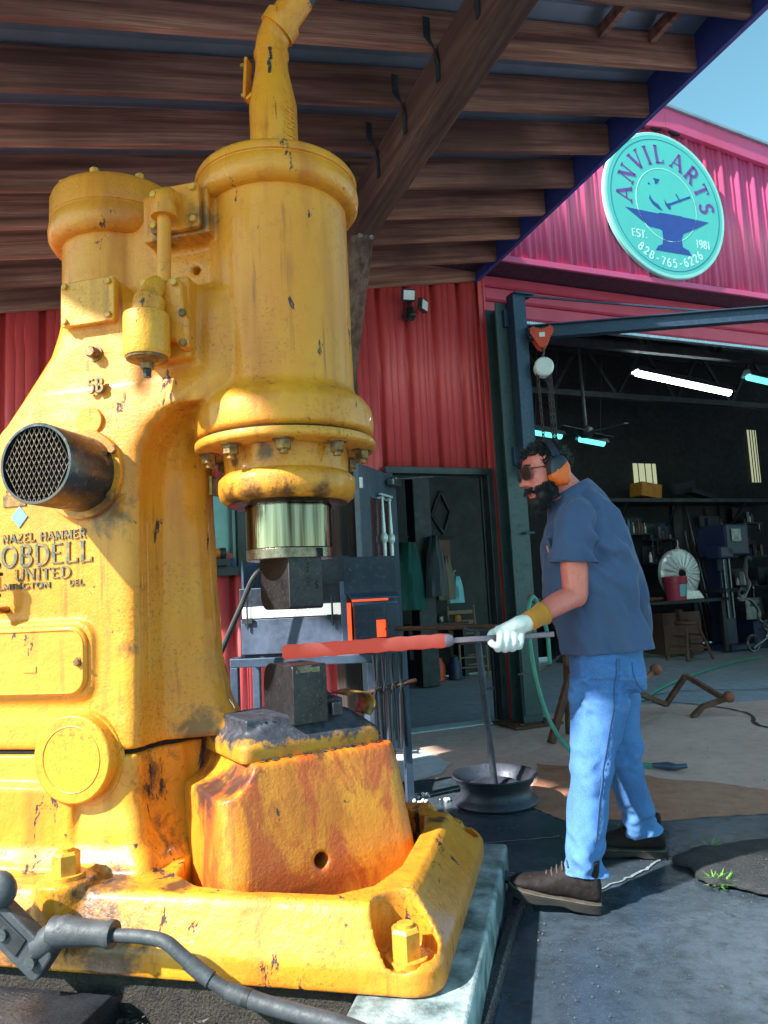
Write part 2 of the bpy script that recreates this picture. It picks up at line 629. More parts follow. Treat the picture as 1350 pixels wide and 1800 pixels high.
def _sooty():
    m = Mat('sooty_paint', (.5, .3, .05), .5)
    z = m.sep()[2]
    k = m.math('ADD', m.math('MULTIPLY', m.math('SUBTRACT', z, .684), 15.0), m.math('MULTIPLY', m.math('SUBTRACT', m.noise(11, 7, .7), .5), 2.6))
    soot = m.ramp(m.noise(26, 6, .7), [(.35, (.02, .021, .028)), (.62, (.05, .055, .075)), (.75, (.16, .16, .19))])
    yl = m.ramp(m.noise(14, 5), [(.3, (.6, .27, .02)), (.7, (.42, .17, .015))])
    f = m.ramp(k, [(.0, 0.0), (.35, 1.0)])
    m.color(m.mix(f, yl, soot))
    m.rough(m.ramp(m.noise(30, 4), [(.3, .3), (.7, .65)]))
    m.bump(m.noise(38, 6, .7), .5, .008)
_sooty()
mottled('die_steel', (.048, .044, .05), (.022, .021, .025), 9, .42, .6, .2, fine=(.09, .08, .078))
mottled('die_brown', (.045, .032, .02), (.09, .06, .03), 7, .32, .7, .15)
mottled('ram_chrome', (.46, .38, .29), (.035, .026, .02), 15, .15, 1.0, .3, stretch=(1, 1, .03), rvar=.05, lo=.38, hi=.64)  # bright and dark vertical streaks paint in reflections on the ram
mottled('ram_collar', (.30, .25, .19), (.14, .11, .08), 20, .28, .9, .25)
mottled('bolt_dirty', (.42, .2, .03), (.07, .05, .035), 40, .45, .2, .25)
mottled('bolt_yellow', (.74, .38, .035), (.5, .22, .03), 30, .42, 0, .2, fine=(.2, .1, .03))
mottled('letters_worn', (.10, .11, .09), (.45, .25, .03), 50, .5, .2, .1, lo=.42, hi=.72)
mottled('muffler_steel', (.06, .075, .1), (.12, .1, .09), 5, .34, .85, .12, fine=(.25, .22, .2))
mottled('mesh_wire', (.12, .085, .06), (.06, .045, .035), 40, .5, .6, .1)
mottled('dark_steel', (.035, .042, .06), (.075, .085, .115), 5, .5, .4, .2, fine=(.02, .02, .025))
mottled('blue_steel', (.08, .12, .19), (.045, .07, .12), 6, .42, .3, .15)
mottled('hot_steel', (.9, .1, .03), (.8, .07, .02), 20, .6)
mottled('black_rubber', (.012, .013, .016), (.03, .032, .036), 20, .55, 0, .1)
mottled('grey_rubber', (.028, .034, .042), (.055, .064, .076), 14, .6, 0, .25, fine=(.03, .03, .035))
mottled('brass', (.45, .26, .08), (.25, .13, .04), 30, .35, .9)
mottled('rust_iron', (.16, .06, .03), (.07, .03, .02), 18, .75, .2, .3)
flat('aluminium_tag', (.55, .62, .66), .3, .8)
mottled('badge_blue', (.22, .36, .42), (.14, .25, .3), 20, .5, .2)
m_ = Mat('oil_glass', (.6, .25, .1), .08, Transmission_Weight=.7)

# concrete, dry pinkish apron fading into wet dark slab
def _concrete(name, a, b, wet=None, rough=.75):
    m = Mat(name, a, rough)
    n1 = m.noise(1.3, 8, .65)
    n2 = m.noise(11, 6, .7)
    c = m.ramp(n1, [(.3, a), (.7, b)])
    c = m.mix(m.math('MULTIPLY', m.ramp(n2, [(.45, 0.0), (.75, 1.0)]), .55), c, tuple(x * .55 for x in a))
    fleck = m.ramp(m.noise(140, 2, .5), [(.66, 0.0), (.7, 1.0)])
    c = m.mix(m.math('MULTIPLY', fleck, .35), c, tuple(min(1, x * 2.2) for x in b))
    m.color(c)
    m.rough(m.ramp(n2, [(.3, rough - .1), (.7, rough + .15)]))
    m.bump(m.noise(60, 6, .7), .25, .006)
    m.bump(m.noise(9, 4, .6), .2, .01)
    return m
_concrete('concrete_grey', (.24, .28, .33), (.34, .38, .43), rough=.5)
_concrete('concrete_pink', (.62, .37, .30), (.80, .55, .47), rough=.38)
_concrete('concrete_brown', (.38, .145, .08), (.54, .26, .17), rough=.38)
_concrete('concrete_pale', (.42, .5, .56), (.58, .66, .7), rough=.7)
mottled('plinth_concrete', (.08, .115, .12), (.40, .49, .51), 7, .75, 0, .5, lo=.40, hi=.62, fine=(.20, .27, .29), bdist=.01)


def _wet():
    m = Mat('concrete_wet', (.05, .06, .065), .2)
    n1 = m.noise(.9, 7, .7, dist=.5)
    n2 = m.noise(15, 6, .75)
    c = m.ramp(n1, [(.28, (.024, .035, .048)), (.46, (.044, .062, .084)), (.58, (.078, .105, .14)), (.74, (.14, .175, .22))])
    c = m.mix(m.math('MULTIPLY', m.ramp(n2, [(.46, 0.0), (.7, 1.0)]), .65), c, (.014, .017, .018))
    sand = m.ramp(m.noise(170, 3, .65), [(.64, 0.0), (.68, 1.0)])
    c = m.mix(m.math('MULTIPLY', sand, .45), c, (.22, .25, .26))
    m.color(c)
    wet = m.noise(1.7, 6, .68, dist=.6)
    m.rough(m.ramp(wet, [(.46, .02), (.58, .06), (.66, .16), (.78, .3)]))
    b = m.math('ADD', m.math('MULTIPLY', m.noise(190, 3, .7), .35), m.noise(22, 5, .7))
    m.bump(b, .32, .008)
_wet()
mottled('asphalt', (.02, .022, .026), (.045, .047, .052), 16, .65, 0, .9, fine=(.1, .105, .11), bdist=.02)
mottled('debris', (.02, .018, .016), (.07, .055, .045), 18, .8, 0, 1.0, fine=(.13, .12, .12), bdist=.03)
# ------------------------------------------------------------------ ground
def sheet(name, poly, z, mat, parent=None, jitter=0.0, seed=0, n=1):
    """flat polygon; jitter roughens its outline"""
    rnd = random.Random(seed)
    pts = []
    k = len(poly)
    for i in range(k):
        a, b = Vector(poly[i] + (0,)), Vector(poly[(i + 1) % k] + (0,))
        m_n = max(1, min(400, int((b - a).length / .03))) if jitter else 1
        for j in range(m_n):
            q = a.lerp(b, j / m_n)
            if jitter:
                q = q + noise.noise_vector(q * 3.0) * jitter * 2.2 + noise.noise_vector(q * 14.0) * jitter * .8
            pts.append((q.x, q.y, z))
    me = bpy.data.meshes.new(name)
    me.from_pydata(pts, [], [tuple(range(len(pts)))])
    bm = bmesh.new()
    bm.from_mesh(me)
    bmesh.ops.recalc_face_normals(bm, faces=bm.faces)
    if bm.faces[0].normal.z < 0:
        bmesh.ops.reverse_faces(bm, faces=bm.faces)
    bmesh.ops.triangulate(bm, faces=bm.faces)
    bm.to_mesh(me)
    bm.free()
    return obj(name, me, mat, parent, smooth=0)


struct(sheet('ground', [(-60, -40), (60, -40), (60, 80), (-60, 80)], -.012, 'concrete_grey'))
struct(sheet('wet_slab', [(-5, -3), (7, -3), (6.5, 3.74), (1.785, 3.736), (1.317, 3.742), (.826, 3.769), (.708, 4.172), (.365, 4.832), (-.03, 4.73), (-5, 5.4)], -.004, 'concrete_wet', jitter=.035, seed=2, n=26))
struct(sheet('apron', [(-.03, 4.735), (.365, 4.837), (.712, 4.18), (.744, 4.285), (.93, 5.05), (1.3, 4.81), (1.65, 4.46), (2.3, 4.0), (6.5, 5.4), (6.5, 7.0), (2.7, 7.1), (2.2, 7.3), (.95, 6.68), (-.1, 6.3)], -.0045, 'concrete_pink', jitter=.03, seed=5, n=14))
struct(sheet('brown_slab', [(.708, 4.176), (.83, 3.775), (1.317, 3.747), (6.5, 3.745), (6.5, 5.39), (2.3, 3.995), (1.65, 4.455), (1.3, 4.805), (.93, 5.045), (.74, 4.28)], -.0035, 'concrete_brown', jitter=.03, seed=8, n=20))
struct(sheet('pale_slab', [(-.08, 6.2), (.03, 6.1), (.374, 5.15), (.29, 4.88), (.074, 4.73), (-.3, 4.8), (-.5, 6.1)], .0005, 'concrete_pale', jitter=.02, seed=3, n=14))
# asphalt dip at the right edge of the slab, with a broken lip
mb = MB()
_r = random.Random(4)
outl = [(1.08, 3.235), (1.10, 3.06), (1.113, 2.925), (1.2, 2.85), (1.3, 2.787), (1.75, 2.5), (2.6, 2.2), (2.9, 2.9), (2.4, 3.3), (1.75, 3.42), (1.6, 3.37), (1.333, 3.335), (1.2, 3.3)]
cx, cy = 1.75, 2.95
_o2 = []
for i in range(len(outl)):
    a, b = outl[i], outl[(i + 1) % len(outl)]
    for j in range(4):
        q_ = .022 if j else .008
        _o2.append((a[0] + (b[0] - a[0]) * j / 4 + _r.uniform(-q_, q_), a[1] + (b[1] - a[1]) * j / 4 + _r.uniform(-q_, q_)))
outl = _o2
rings = []
for k, (f, z) in enumerate(((1.0, .0), (.96, .022), (.8, .03), (.55, .012), (.25, .008))):
    rings.append([(cx + (x - cx) * f + _r.uniform(-.012, .012), cy + (y - cy) * f + _r.uniform(-.012, .012), z + _r.uniform(-.004, .006) * (k > 0)) for x, y in outl])
mb.loft(rings)
struct(mb.build('asphalt_patch', 'asphalt', smooth=60, subsurf=1))


def seam(name, pts, w, mat, z=.001, seed=1):
    rnd = random.Random(seed)
    P = bez([(x, y, z) for x, y in pts], 10)
    mb = MB()
    vv, ff = [], []
    for i, p in enumerate(P):
        d = (P[min(i + 1, len(P) - 1)] - P[max(i - 1, 0)]).normalized()
        nrm = Vector((-d.y, d.x, 0))
        k = w * rnd.uniform(.5, 1.3)
        off = nrm * rnd.uniform(-.006, .006)
        vv += [p + off + nrm * k / 2, p + off - nrm * k / 2]
    ff = [(2 * i, 2 * i + 1, 2 * i + 3, 2 * i + 2) for i in range(len(P) - 1)]
    mb.add(vv, ff)
    return struct(mb.build(name, mat, smooth=0))


mottled('crack_dark', (.012, .013, .014), (.03, .032, .034), 30, .8)
mottled('crack_lime', (.3, .36, .38), (.12, .15, .16), 40, .5)
mottled('moss', (.03, .09, .02), (.06, .14, .03), 30, .8)
seam('crack', [(-.013, 3.518), (.3, 3.53), (.74, 3.576)], .006, 'crack_lime', seed=1)
seam('crack', [(.60, 2.86), (.763, 2.97), (.95, 3.1), (1.092, 3.243)], .012, 'crack_lime', seed=2)
seam('crack', [(2.193, 7.30), (2.727, 7.12), (3.0, 6.5), (2.83, 5.9), (3.1, 5.4)], .03, 'crack_dark', seed=3)
seam('crack', [(2.9, 5.85), (3.2, 5.65), (3.8, 5.3)], .05, 'moss', z=.002, seed=4)
seam('crack', [(2.2, 7.32), (3.0, 7.9), (3.85, 7.77), (5, 8.3)], .025, 'crack_dark', seed=5)

# grit, pebbles and forge scale strewn over the slabs
mottled('grit_mix', (.014, .017, .02), (.075, .08, .085), 300, .6, 0, .2, lo=.4, hi=.6)
mb = MB()
_r = random.Random(77)
for i in range(1500):
    q_ = _r.random()
    if q_ < .45:
        x, y = _r.uniform(.2, 2.4), _r.uniform(1.6, 3.9)
    elif q_ < .7:
        x, y = 1.1 + abs(_r.gauss(0, .5)), 3.1 + _r.gauss(0, .28)
    elif q_ < .85:
        x, y = .42 + abs(_r.gauss(0, .12)), _r.uniform(1.8, 3.6)
    else:
        x, y = _r.uniform(0, 3.4), _r.uniform(3.7, 6.6)
    r = _r.choice((.0012, .0016, .002, .002, .003, .0045)) * _r.uniform(.7, 1.4)
    z = .001 if not (1.1 < x < 2.6 and 2.5 < y < 3.4) else .02
    a = _r.uniform(0, 6.28)
    c, s_ = math.cos(a) * r, math.sin(a) * r
    mb.add([(x + c, y + s_, z), (x - s_, y + c * .7, z), (x - c, y - s_, z), (x + s_, y - c * .7, z), (x + c * .2, y, z + r * .9)], [(0, 1, 4), (1, 2, 4), (2, 3, 4), (3, 0, 4)])
o = mb.build('grit', 'grit_mix', smooth=0)
o['kind'] = 'stuff'
o['label'] = 'loose grit and forge scale strewn over the concrete'
# ------------------------------------------------------------------ the red workshop: local x runs along the front, y into the building
BROT = R(22.5)
BLOC = (.04, 6.30, 0)


def B(s, t, z):
    c, n = math.cos(BROT), math.sin(BROT)
    return Vector((BLOC[0] + s * c - t * n, BLOC[1] + s * n + t * c, z))


mottled('red_metal', (.80, .095, .10), (.72, .072, .08), 2.2, .42, .1, .06, rvar=.06)
mottled('flare_pink_metal', (.60, .085, .22), (.56, .065, .14), 1.6, .38, .1, .06, stretch=(1, 1, .2), rvar=.06)  # red cladding tinted pink, flare haze over the gable painted in
mottled('ceiling_metal', (.30, .34, .40), (.22, .26, .31), 3, .5, .3)
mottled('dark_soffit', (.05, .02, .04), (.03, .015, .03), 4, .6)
mottled('door_panel_red', (.62, .075, .14), (.55, .055, .10), 2, .45, .1, .05)
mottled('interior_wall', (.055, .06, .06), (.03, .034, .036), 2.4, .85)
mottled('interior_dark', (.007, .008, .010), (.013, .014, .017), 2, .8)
mottled('frame_dark', (.02, .024, .028), (.04, .045, .05), 8, .4)
mottled('teal_glass', (.1, .3, .3), (.3, .55, .55), 1.6, .1, 0, .02)
mottled('door_grey', (.07, .10, .145), (.05, .07, .10), 4, .45, .1, .08)


def _wood(name, a, b, dark, sc=1.0, axis='X'):
    """weathered sawn timber; every board gets its own slice of grain and its own tone"""
    m = Mat(name, a, .8)
    st = {'X': (.35, 9, 9), 'Y': (9, .35, 9), 'Z': (9, 9, .35)}[axis]
    info = m.n('ShaderNodeObjectInfo')
    def grain(scale, detail, dist, stretch):
        t = m.n('ShaderNodeTexNoise')
        t.noise_dimensions = '4D'
        t.inputs['Scale'].default_value = scale
        t.inputs['Detail'].default_value = detail
        t.inputs['Distortion'].default_value = dist
        r_ = m.n('ShaderNodeMapping')
        r_.inputs['Rotation'].default_value = (0, math.atan(.18) if axis == 'X' else 0, 0)
        if m._tc is None:
            m.coord()
        m.link(m._tc.outputs['Object'], r_.inputs[0])
        s_ = m.n('ShaderNodeMapping')
        s_.inputs['Scale'].default_value = stretch
        m.link(r_.outputs[0], s_.inputs[0])
        m.link(s_.outputs[0], t.inputs['Vector'])
        m.link(m.math('MULTIPLY', info.outputs['Random'], 37.0), t.inputs['W'])
        return t.outputs['Fac']
    g = grain(2.6 * sc, 4, .25, st)
    c = m.ramp(g, [(.30, dark), (.46, a), (.6, b), (.70, a), (.85, dark)])
    fine = grain(26, 3, 0, tuple(q * (1 if q > 1 else .5) for q in st))
    c = m.mix(m.math('MULTIPLY', m.ramp(fine, [(.42, 0.0), (.66, 1.0)]), .6), c, dark)
    big = grain(1.1, 4, .3, (1, 1, 1))
    c = m.mix(m.math('MULTIPLY', m.ramp(big, [(.42, 0.0), (.66, 1.0)]), .75), c, tuple(q * .5 for q in dark))
    tone = m.ramp(info.outputs['Random'], [(.0, (.62, .60, .60)), (.5, (.95, .93, .93)), (1.0, (1.15, 1.1, 1.05))])
    m.color(m.mix(1.0, c, tone, 'MULTIPLY'))
    m.bump(m.math('ADD', m.math('MULTIPLY', fine, .5), g), .35, .006)
_wood('rafter_wood', (.34, .145, .10), (.50, .25, .175), (.12, .046, .038))
_wood('beam_wood', (.19, .09, .06), (.29, .165, .10), (.075, .034, .028), axis='Y')
_wood('post_wood', (.05, .035, .03), (.1, .07, .055), (.018, .014, .014), axis='Z')
mottled('fascia_flare_tint', (.03, .055, .26), (.022, .035, .15), 3, .5)  # blue of the lens-flare haze put into the board's colour
mottled('roof_sheet', (.30, .38, .5), (.22, .28, .38), 2, .4, .5)
mottled('strap_steel', (.05, .07, .08), (.09, .11, .12), 18, .45, .7)

bld = thing('workshop_building', 'red metal workshop building with a wide open bay under a gable', 'building', BLOC, BROT)


def ribbed(mb, x0, x1, z0, z1, t, pitch=.2285, rib=.019, groove=False, top=None):
    """ribbed metal sheet in the x-z plane facing -y: tall ribs with two small ones between"""
    xs = []
    k = math.floor(x0 / pitch)
    u = k * pitch
    while u < x1 + pitch:
        for dx, dy in (((-.030, 0), (-.022, .042), (.018, .042), (.034, 0), (.088, 0), (.092, .006), (.096, 0), (.150, 0), (.154, .006), (.158, 0)) if groove else ()) or ((-.036, 0), (-.017, -rib), (.017, -rib), (.036, 0), (.070, 0), (.078, -.006), (.088, -.006), (.096, 0), (.132, 0), (.140, -.006), (.150, -.006), (.158, 0)):
            xs.append((u + dx, dy))
        u += pitch
    xs = [(x0, 0)] + [q for q in xs if x0 + .002 < q[0] < x1 - .002] + [(x1, 0)]
    vv, ff = [], []
    for x, dy in xs:
        zt = top(x) if top else z1
        vv += [(x, t + dy, z0), (x, t + dy, zt)]
    ff = [(2 * i, 2 * i + 2, 2 * i + 3, 2 * i + 1) for i in range(len(xs) - 1)]
    mb.add(vv, ff)


def wall_sheet(x0, x1, z0, z1, mat='red_metal', t=0.0, top=None, name='wall_panel'):
    mb = MB()
    ribbed(mb, x0, x1, z0, z1, t, top=top, groove=(name == 'wall_panel'), pitch=.27 if name == 'wall_panel' else .2285)
    o = mb.build(name, mat, bld, smooth=20)
    s = o.modifiers.new('solid', 'SOLIDIFY')
    s.thickness = .004
    return o


# door wall, sheet by sheet around the door (0.03-0.94 x 2.17) and the window
DX0, DX1, DZ = .02, .95, 2.18
WX0, WX1, WZ0, WZ1 = -2.45, -1.24, 1.36, 2.10
for x0, x1, z0, z1 in ((-6.4, -5.484, 0, 4.2), (-5.484, -4.57, 0, 4.2), (-4.57, -3.656, 0, 4.2), (-3.656, -2.45, 0, 4.2), (-2.45, -1.83, 0, 1.36), (-1.83, -1.24, 0, 1.36),
                       (-2.45, -1.83, 2.10, 4.2), (-1.83, -1.24, 2.10, 4.2), (-1.24, -.914, 0, 4.2), (-.914, DX0 - .06, 0, 4.2), (DX0 - .06, .457, DZ + .06, 4.2), (.457, DX1 + .06, DZ + .06, 4.2), (DX1 + .06, 1.045, 0, 4.2)):
    wall_sheet(x0, x1, z0, z1)
mb = MB()
for z0, z1, a, b in ((0, 4.2, -6.4, -2.45), (0, 1.36, -2.45, -1.24), (2.10, 4.2, -2.45, -1.24), (0, 4.2, -1.24, DX0 - .05), (DZ + .05, 4.2, DX0 - .05, DX1 + .05)):
    mb.box(((a + b) / 2, .11, (z0 + z1) / 2), (b - a, .10, z1 - z0))
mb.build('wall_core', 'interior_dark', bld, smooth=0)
# corner trim beside the bay
mb = MB()
mb.prism([(1.0, -.035), (1.0, -.045), (1.075, -.045), (1.075, .12), (1.065, .12), (1.065, -.035)], 0, 4.1)
mb.box((1.055, -.05, 2.05), (.018, .012, 4.1))
mb.build('corner_trim', 'red_metal', bld, smooth=0, bevel=.003)
# door frame
mb = MB()
mb.box((DX0 - .03, .0, DZ / 2), (.06, .16, DZ)).box((DX1 + .03, .0, DZ / 2), (.06, .16, DZ)).box(((DX0 + DX1) / 2, 0, DZ + .03), (DX1 - DX0 + .12, .16, .06))
mb.box((DX0 + .008, .03, DZ / 2), (.016, .03, DZ)).box((DX1 - .008, .03, DZ / 2), (.016, .03, DZ)).box(((DX0 + DX1) / 2, .03, DZ - .008), (DX1 - DX0 - .034, .03, .016))
mb.build('door_frame', 'frame_dark', bld, smooth=0, bevel=.004)
mb = MB().box((.485, .02, .006), (.93, .2, .014))
mb.build('threshold', 'concrete_pale', bld, smooth=0, bevel=.004)
# window
wf = MB()
wf.box((WX0 + .035, -.02, 1.73), (.07, .09, .74)).box((WX1 - .035, -.02, 1.73), (.07, .09, .74)).box(((WX0 + WX1) / 2, -.02, WZ1 - .03), (WX1 - WX0 - .142, .09, .06)).box(((WX0 + WX1) / 2, -.03, WZ0 + .035), (WX1 - WX0 - .142, .11, .07))
wf.box((-1.36, -.045, 1.73), (.022, .03, .60))
w_ = wf.build('window', 'frame_dark', bld, smooth=0, bevel=.004)
MB().box(((WX0 + WX1) / 2, .0, 1.73), (WX1 - WX0 - .15, .008, .6)).build('pane', 'teal_glass', w_, smooth=0)

# bay: header panel, gable sheets, soffit, roof trim
GB = 4.13          # underside of the gable
RIDGE_S, RIDGE_Z = 3.12, 5.92
def roofline(x):
    return RIDGE_Z - .105 * abs(x - RIDGE_S)
for i in range(14):
    x0 = -3.6 + i * .914
    if x0 + .914 < -.5:
        continue
    wall_sheet(x0, x0 + .914, GB, 0, 'flare_pink_metal', t=-.36, top=lambda x: roofline(x) - .12, name='gable_panel')
mb = MB()
mb.box((3.12, -.175, GB - .012), (13.2, .35, .02))
mb.build('soffit', 'dark_soffit', bld, smooth=0)
mb = MB()
mb.box((3.12, -.365, GB - .02), (13.2, .03, .055))
mb.build('drip_trim', 'flare_pink_metal', bld, smooth=0, bevel=.003)
for sgn in (-1, 1):
    mb = MB()
    a, b = (RIDGE_S, RIDGE_S + sgn * 6.8)
    za, zb = roofline(a), roofline(b)
    mb.add([(a, -.42, za - .16), (b, -.42, zb - .16), (b, -.42, zb + .06), (a, -.42, za + .06), (a, -.36, za - .16), (b, -.36, zb - .16), (b, -.36, zb + .06), (a, -.36, za + .06)],
           [(0, 1, 2, 3), (4, 7, 6, 5), (0, 4, 5, 1), (3, 2, 6, 7), (0, 3, 7, 4), (1, 5, 6, 2)])
    mb.build('rake_trim', 'flare_pink_metal', bld, smooth=0, bevel=.006)
    mb = MB()
    mb.add([(a, -.45, za + .062), (b, -.45, zb + .062), (b, 9, zb + .062), (a, 9, za + .062), (a, -.45, za + .09), (b, -.45, zb + .09), (b, 9, zb + .09), (a, 9, za + .09)],
           [(0, 3, 2, 1), (4, 5, 6, 7), (0, 1, 5, 4), (1, 2, 6, 5), (2, 3, 7, 6), (3, 0, 4, 7)])
    mb.build('roof_deck', 'ceiling_metal', bld, smooth=0)
# thin black strips that paint in the shade under the rake trim
for i in range(9):
    x = 1.3 + i * .2285
    if x < 5.2:
        z = roofline(x + .11) - .175
        MB().box((x + .115, -.395, z), (.14, .02, .016), rot=(0, math.atan(.105) * (1 if x > RIDGE_S else -1), 0)).build('rake_shade_strip', 'hole_black', bld, smooth=0)
# horizontally ribbed door panel rolled up above the bay
for k, (z0, z1) in enumerate(((3.70, 3.86), (3.86, 4.0), (4.0, 4.115))):
    mb = MB()
    mb.prism([(-.0, z0 + .004), (-.025, z0 + .02), (-.025, z1 - .02), (0, z1 - .004), (.03, z1 - .004), (.03, z0 + .004)], 1.08, 9.0, 'X')
    mb.build('door_section', 'door_panel_red', bld, smooth=0)
mb = MB().box((5.05, .02, 3.685), (7.9, .06, .028))
mb.build('door_seal', 'aluminium_tag', bld, smooth=0)
mb = MB().box((6.9, .05, 2.0), (3.9, .1, 3.35))
mb.build('bay_wall', 'red_metal', bld, smooth=0)

# interior shell
mb = MB()
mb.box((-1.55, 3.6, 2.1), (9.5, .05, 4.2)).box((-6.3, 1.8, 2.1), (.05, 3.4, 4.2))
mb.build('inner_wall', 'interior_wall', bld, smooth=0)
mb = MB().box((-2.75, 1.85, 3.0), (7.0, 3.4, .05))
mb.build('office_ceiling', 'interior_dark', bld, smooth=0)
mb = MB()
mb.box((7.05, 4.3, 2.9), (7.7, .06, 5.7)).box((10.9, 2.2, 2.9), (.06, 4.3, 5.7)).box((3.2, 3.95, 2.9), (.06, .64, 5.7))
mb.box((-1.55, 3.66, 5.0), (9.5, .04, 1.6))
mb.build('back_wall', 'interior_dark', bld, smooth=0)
mb = MB()
for k in range(9):
    mb.box((3.12, .4 + k * .48, 5.15), (12.5, .05, .10))
pu = mb.build('purlins', 'frame_dark', bld, smooth=0)
pu['kind'] = 'stuff'
mottled('skylight_sheet', (.32, .34, .42), (.22, .23, .3), 3, .5)
for x in (6.3, 7.5):
    MB().box((x, 2.2, 5.05), (.75, 1.5, .02)).build('skylight', 'skylight_sheet', bld, smooth=0)
mottled('panel_grey', (.022, .027, .032), (.014, .018, .022), 4, .8)
for x0, x1, z0, z1 in ((5.2, 7.1, 1.3, 2.45), (7.2, 8.2, 1.25, 2.6), (8.3, 9.0, 1.3, 2.55)):
    MB().box(((x0 + x1) / 2, 4.24, (z0 + z1) / 2), (x1 - x0, .02, z1 - z0)).build('wall_board', 'panel_grey' if x0 < 7.15 or x0 > 8 else 'interior_wall', bld, smooth=0)
# ------------------------------------------------------------------ timber canopy over the hammer
can = thing('timber_canopy', 'rough timber canopy of closely spaced rafters carried by one heavy beam', 'canopy', BLOC, BROT)


def zr(s, t):
    return 3.85 + .18 * s - .058 * t


def sloped(mb, s0, s1, t0, t1, h0, h1):
    """bar whose underside follows the rafter plane: h above it"""
    vv = [(s, t, zr(s, t) + h) for h in (h0, h1) for s, t in ((s0, t0), (s1, t0), (s1, t1), (s0, t1))]
    mb.add(vv, [(0, 3, 2, 1), (4, 5, 6, 7), (0, 1, 5, 4), (1, 2, 6, 5), (2, 3, 7, 6), (3, 0, 4, 7)])


TS = [0.0, -.38, -.765, -1.135, -1.515, -1.915, -2.315, -2.72, -3.12, -3.52, -3.92, -4.32]
CL = -4.0  # unseen left end, placed so the canopy's shade stops partway down the hammer
rr = random.Random(11)
for t in TS:
    mb = MB()
    w = .042
    sloped(mb, CL, .985, t - w / 2 - .03, t + w / 2 - .03, rr.uniform(-.006, .006), .21)
    mb.build('rafter', 'rafter_wood', can, smooth=0, bevel=.004)
mb = MB()
sloped(mb, -.79, -.60, -4.5, -1.36, -.275, -.006)
mb.build('beam', 'beam_wood', can, smooth=0, bevel=.012)
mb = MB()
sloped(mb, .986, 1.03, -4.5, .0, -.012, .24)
mb.build('fascia_board', 'fascia_flare_tint', can, smooth=0, bevel=.003)
mb = MB()
# ribbed roofing on top of the rafters
N = 40
vv, ff = [], []
for i in range(N + 1):
    t = -4.55 + 4.5 * i / N
    for s in (CL - .05, 1.07):
        vv.append((s, t, zr(s, t) + .225 + (.02 if i % 2 else 0)))
for i in range(N):
    ff.append((2 * i, 2 * i + 1, 2 * i + 3, 2 * i + 2))
mb.add(vv, ff)
o = mb.build('roof_sheet', 'roof_sheet', can, smooth=0)
o.modifiers.new('solid', 'SOLIDIFY').thickness = .006
# blocking pieces between rafters
for i, (s, k) in enumerate(((.25, 8), (.62, 8))):
    mb = MB()
    sloped(mb, s, s + .04, TS[k] - .01, TS[k - 1] - .06, .13, .205)
    mb.build('blocking', 'rafter_wood', can, smooth=0, bevel=.003)
# twisted steel ties between beam and rafters
for t in TS[4:9]:
    mb = MB()
    z = zr(-.8, t)
    pts = [(-.83, t - .058, z + .16), (-.83, t - .058, z + .05), (-.80, t - .07, z - .01), (-.797, t - .085, z - .1), (-.797, t - .085, z - .2)]
    wv = [(.0, .02), (.0, .02), (.01, .012), (.0, .02), (0, .02)]
    vv = []
    for i, (p, _) in enumerate(zip(pts, wv)):
        if i < 2:
            vv += [(p[0] - .018, p[1], p[2]), (p[0] + .018, p[1], p[2])]
        elif i == 2:
            vv += [(p[0] - .01, p[1] - .012, p[2]), (p[0] + .01, p[1] + .012, p[2])]
        else:
            vv += [(p[0], p[1] - .018, p[2]), (p[0], p[1] + .018, p[2])]
    mb.add(vv, [(2 * i, 2 * i + 1, 2 * i + 3, 2 * i + 2) for i in range(4)])
    o = mb.build('tie_strap', 'strap_steel', can, smooth=0)
    o.modifiers.new('solid', 'SOLIDIFY').thickness = .004
_wood('post_brown', (.17, .09, .065), (.27, .17, .12), (.06, .03, .026), axis='Z')
# post and knee brace at the far end of the beam
mb = MB().box((-.53, -.42, 1.72), (.21, .20, 3.44))
mb.build('post', 'post_wood', can, smooth=0, bevel=.01)
mb = MB()
mb.add([(-.78, -1.50, 3.56), (-.62, -1.50, 3.59), (-.62, -1.30, 3.59), (-.78, -1.30, 3.56), (-.66, -.62, 2.55), (-.52, -.62, 2.55), (-.52, -.52, 2.75), (-.66, -.52, 2.75)],
       [(0, 1, 2, 3), (4, 7, 6, 5), (0, 4, 5, 1), (1, 5, 6, 2), (2, 6, 7, 3), (3, 7, 4, 0)])
br = mb.build('knee_brace', 'post_brown', can, smooth=0, bevel=.008)
for x in (-.74, -.66):
    MB().cyl((x, -1.506, 3.50), (x, -1.52, 3.50), .014, n=10).build('bolt', 'aluminium_tag', br)
# ------------------------------------------------------------------ the power hammer: local x to its front, y away from the camera
HROT = R(-13.3)
HLOC = (-.3355, 2.584, 0)
ham = thing('power_hammer', 'tall yellow cast iron power hammer with two cylinders and raised lettering', 'power hammer', HLOC, HROT)


def lerp_tab(tab, z):
    for (a, *va), (b, *vb) in zip(tab[:-1], tab[1:]):
        if z <= b:
            f = (z - a) / (b - a)
            f = f * f * (3 - 2 * f)
            return [p + (q - p) * f for p, q in zip(va, vb)]
    return tab[-1][1:]


def section(z, xe, f, xl, hw):
    """column cross-section: flat flanks, hollow throat faces meeting in a rounded nose"""
    m = (xe + f) / 2
    half = [(xl, -hw * .45), (xl + .06, -hw * .85), (xl + .16, -hw), (xe - .03, -hw), (xe - .006, -hw + .008), (xe + .008, -hw + .028), (xe + .010, -hw * .72), (xe + .028, -hw * .50), (m + .012, -hw * .33), (f - .030, -hw * .22), (f - .004, -hw * .1)]
    return [(x, y, z) for x, y in half] + [(x, -y, z) for x, y in reversed(half)]


# --- frame: column, head, both cylinder barrels
mb = MB()
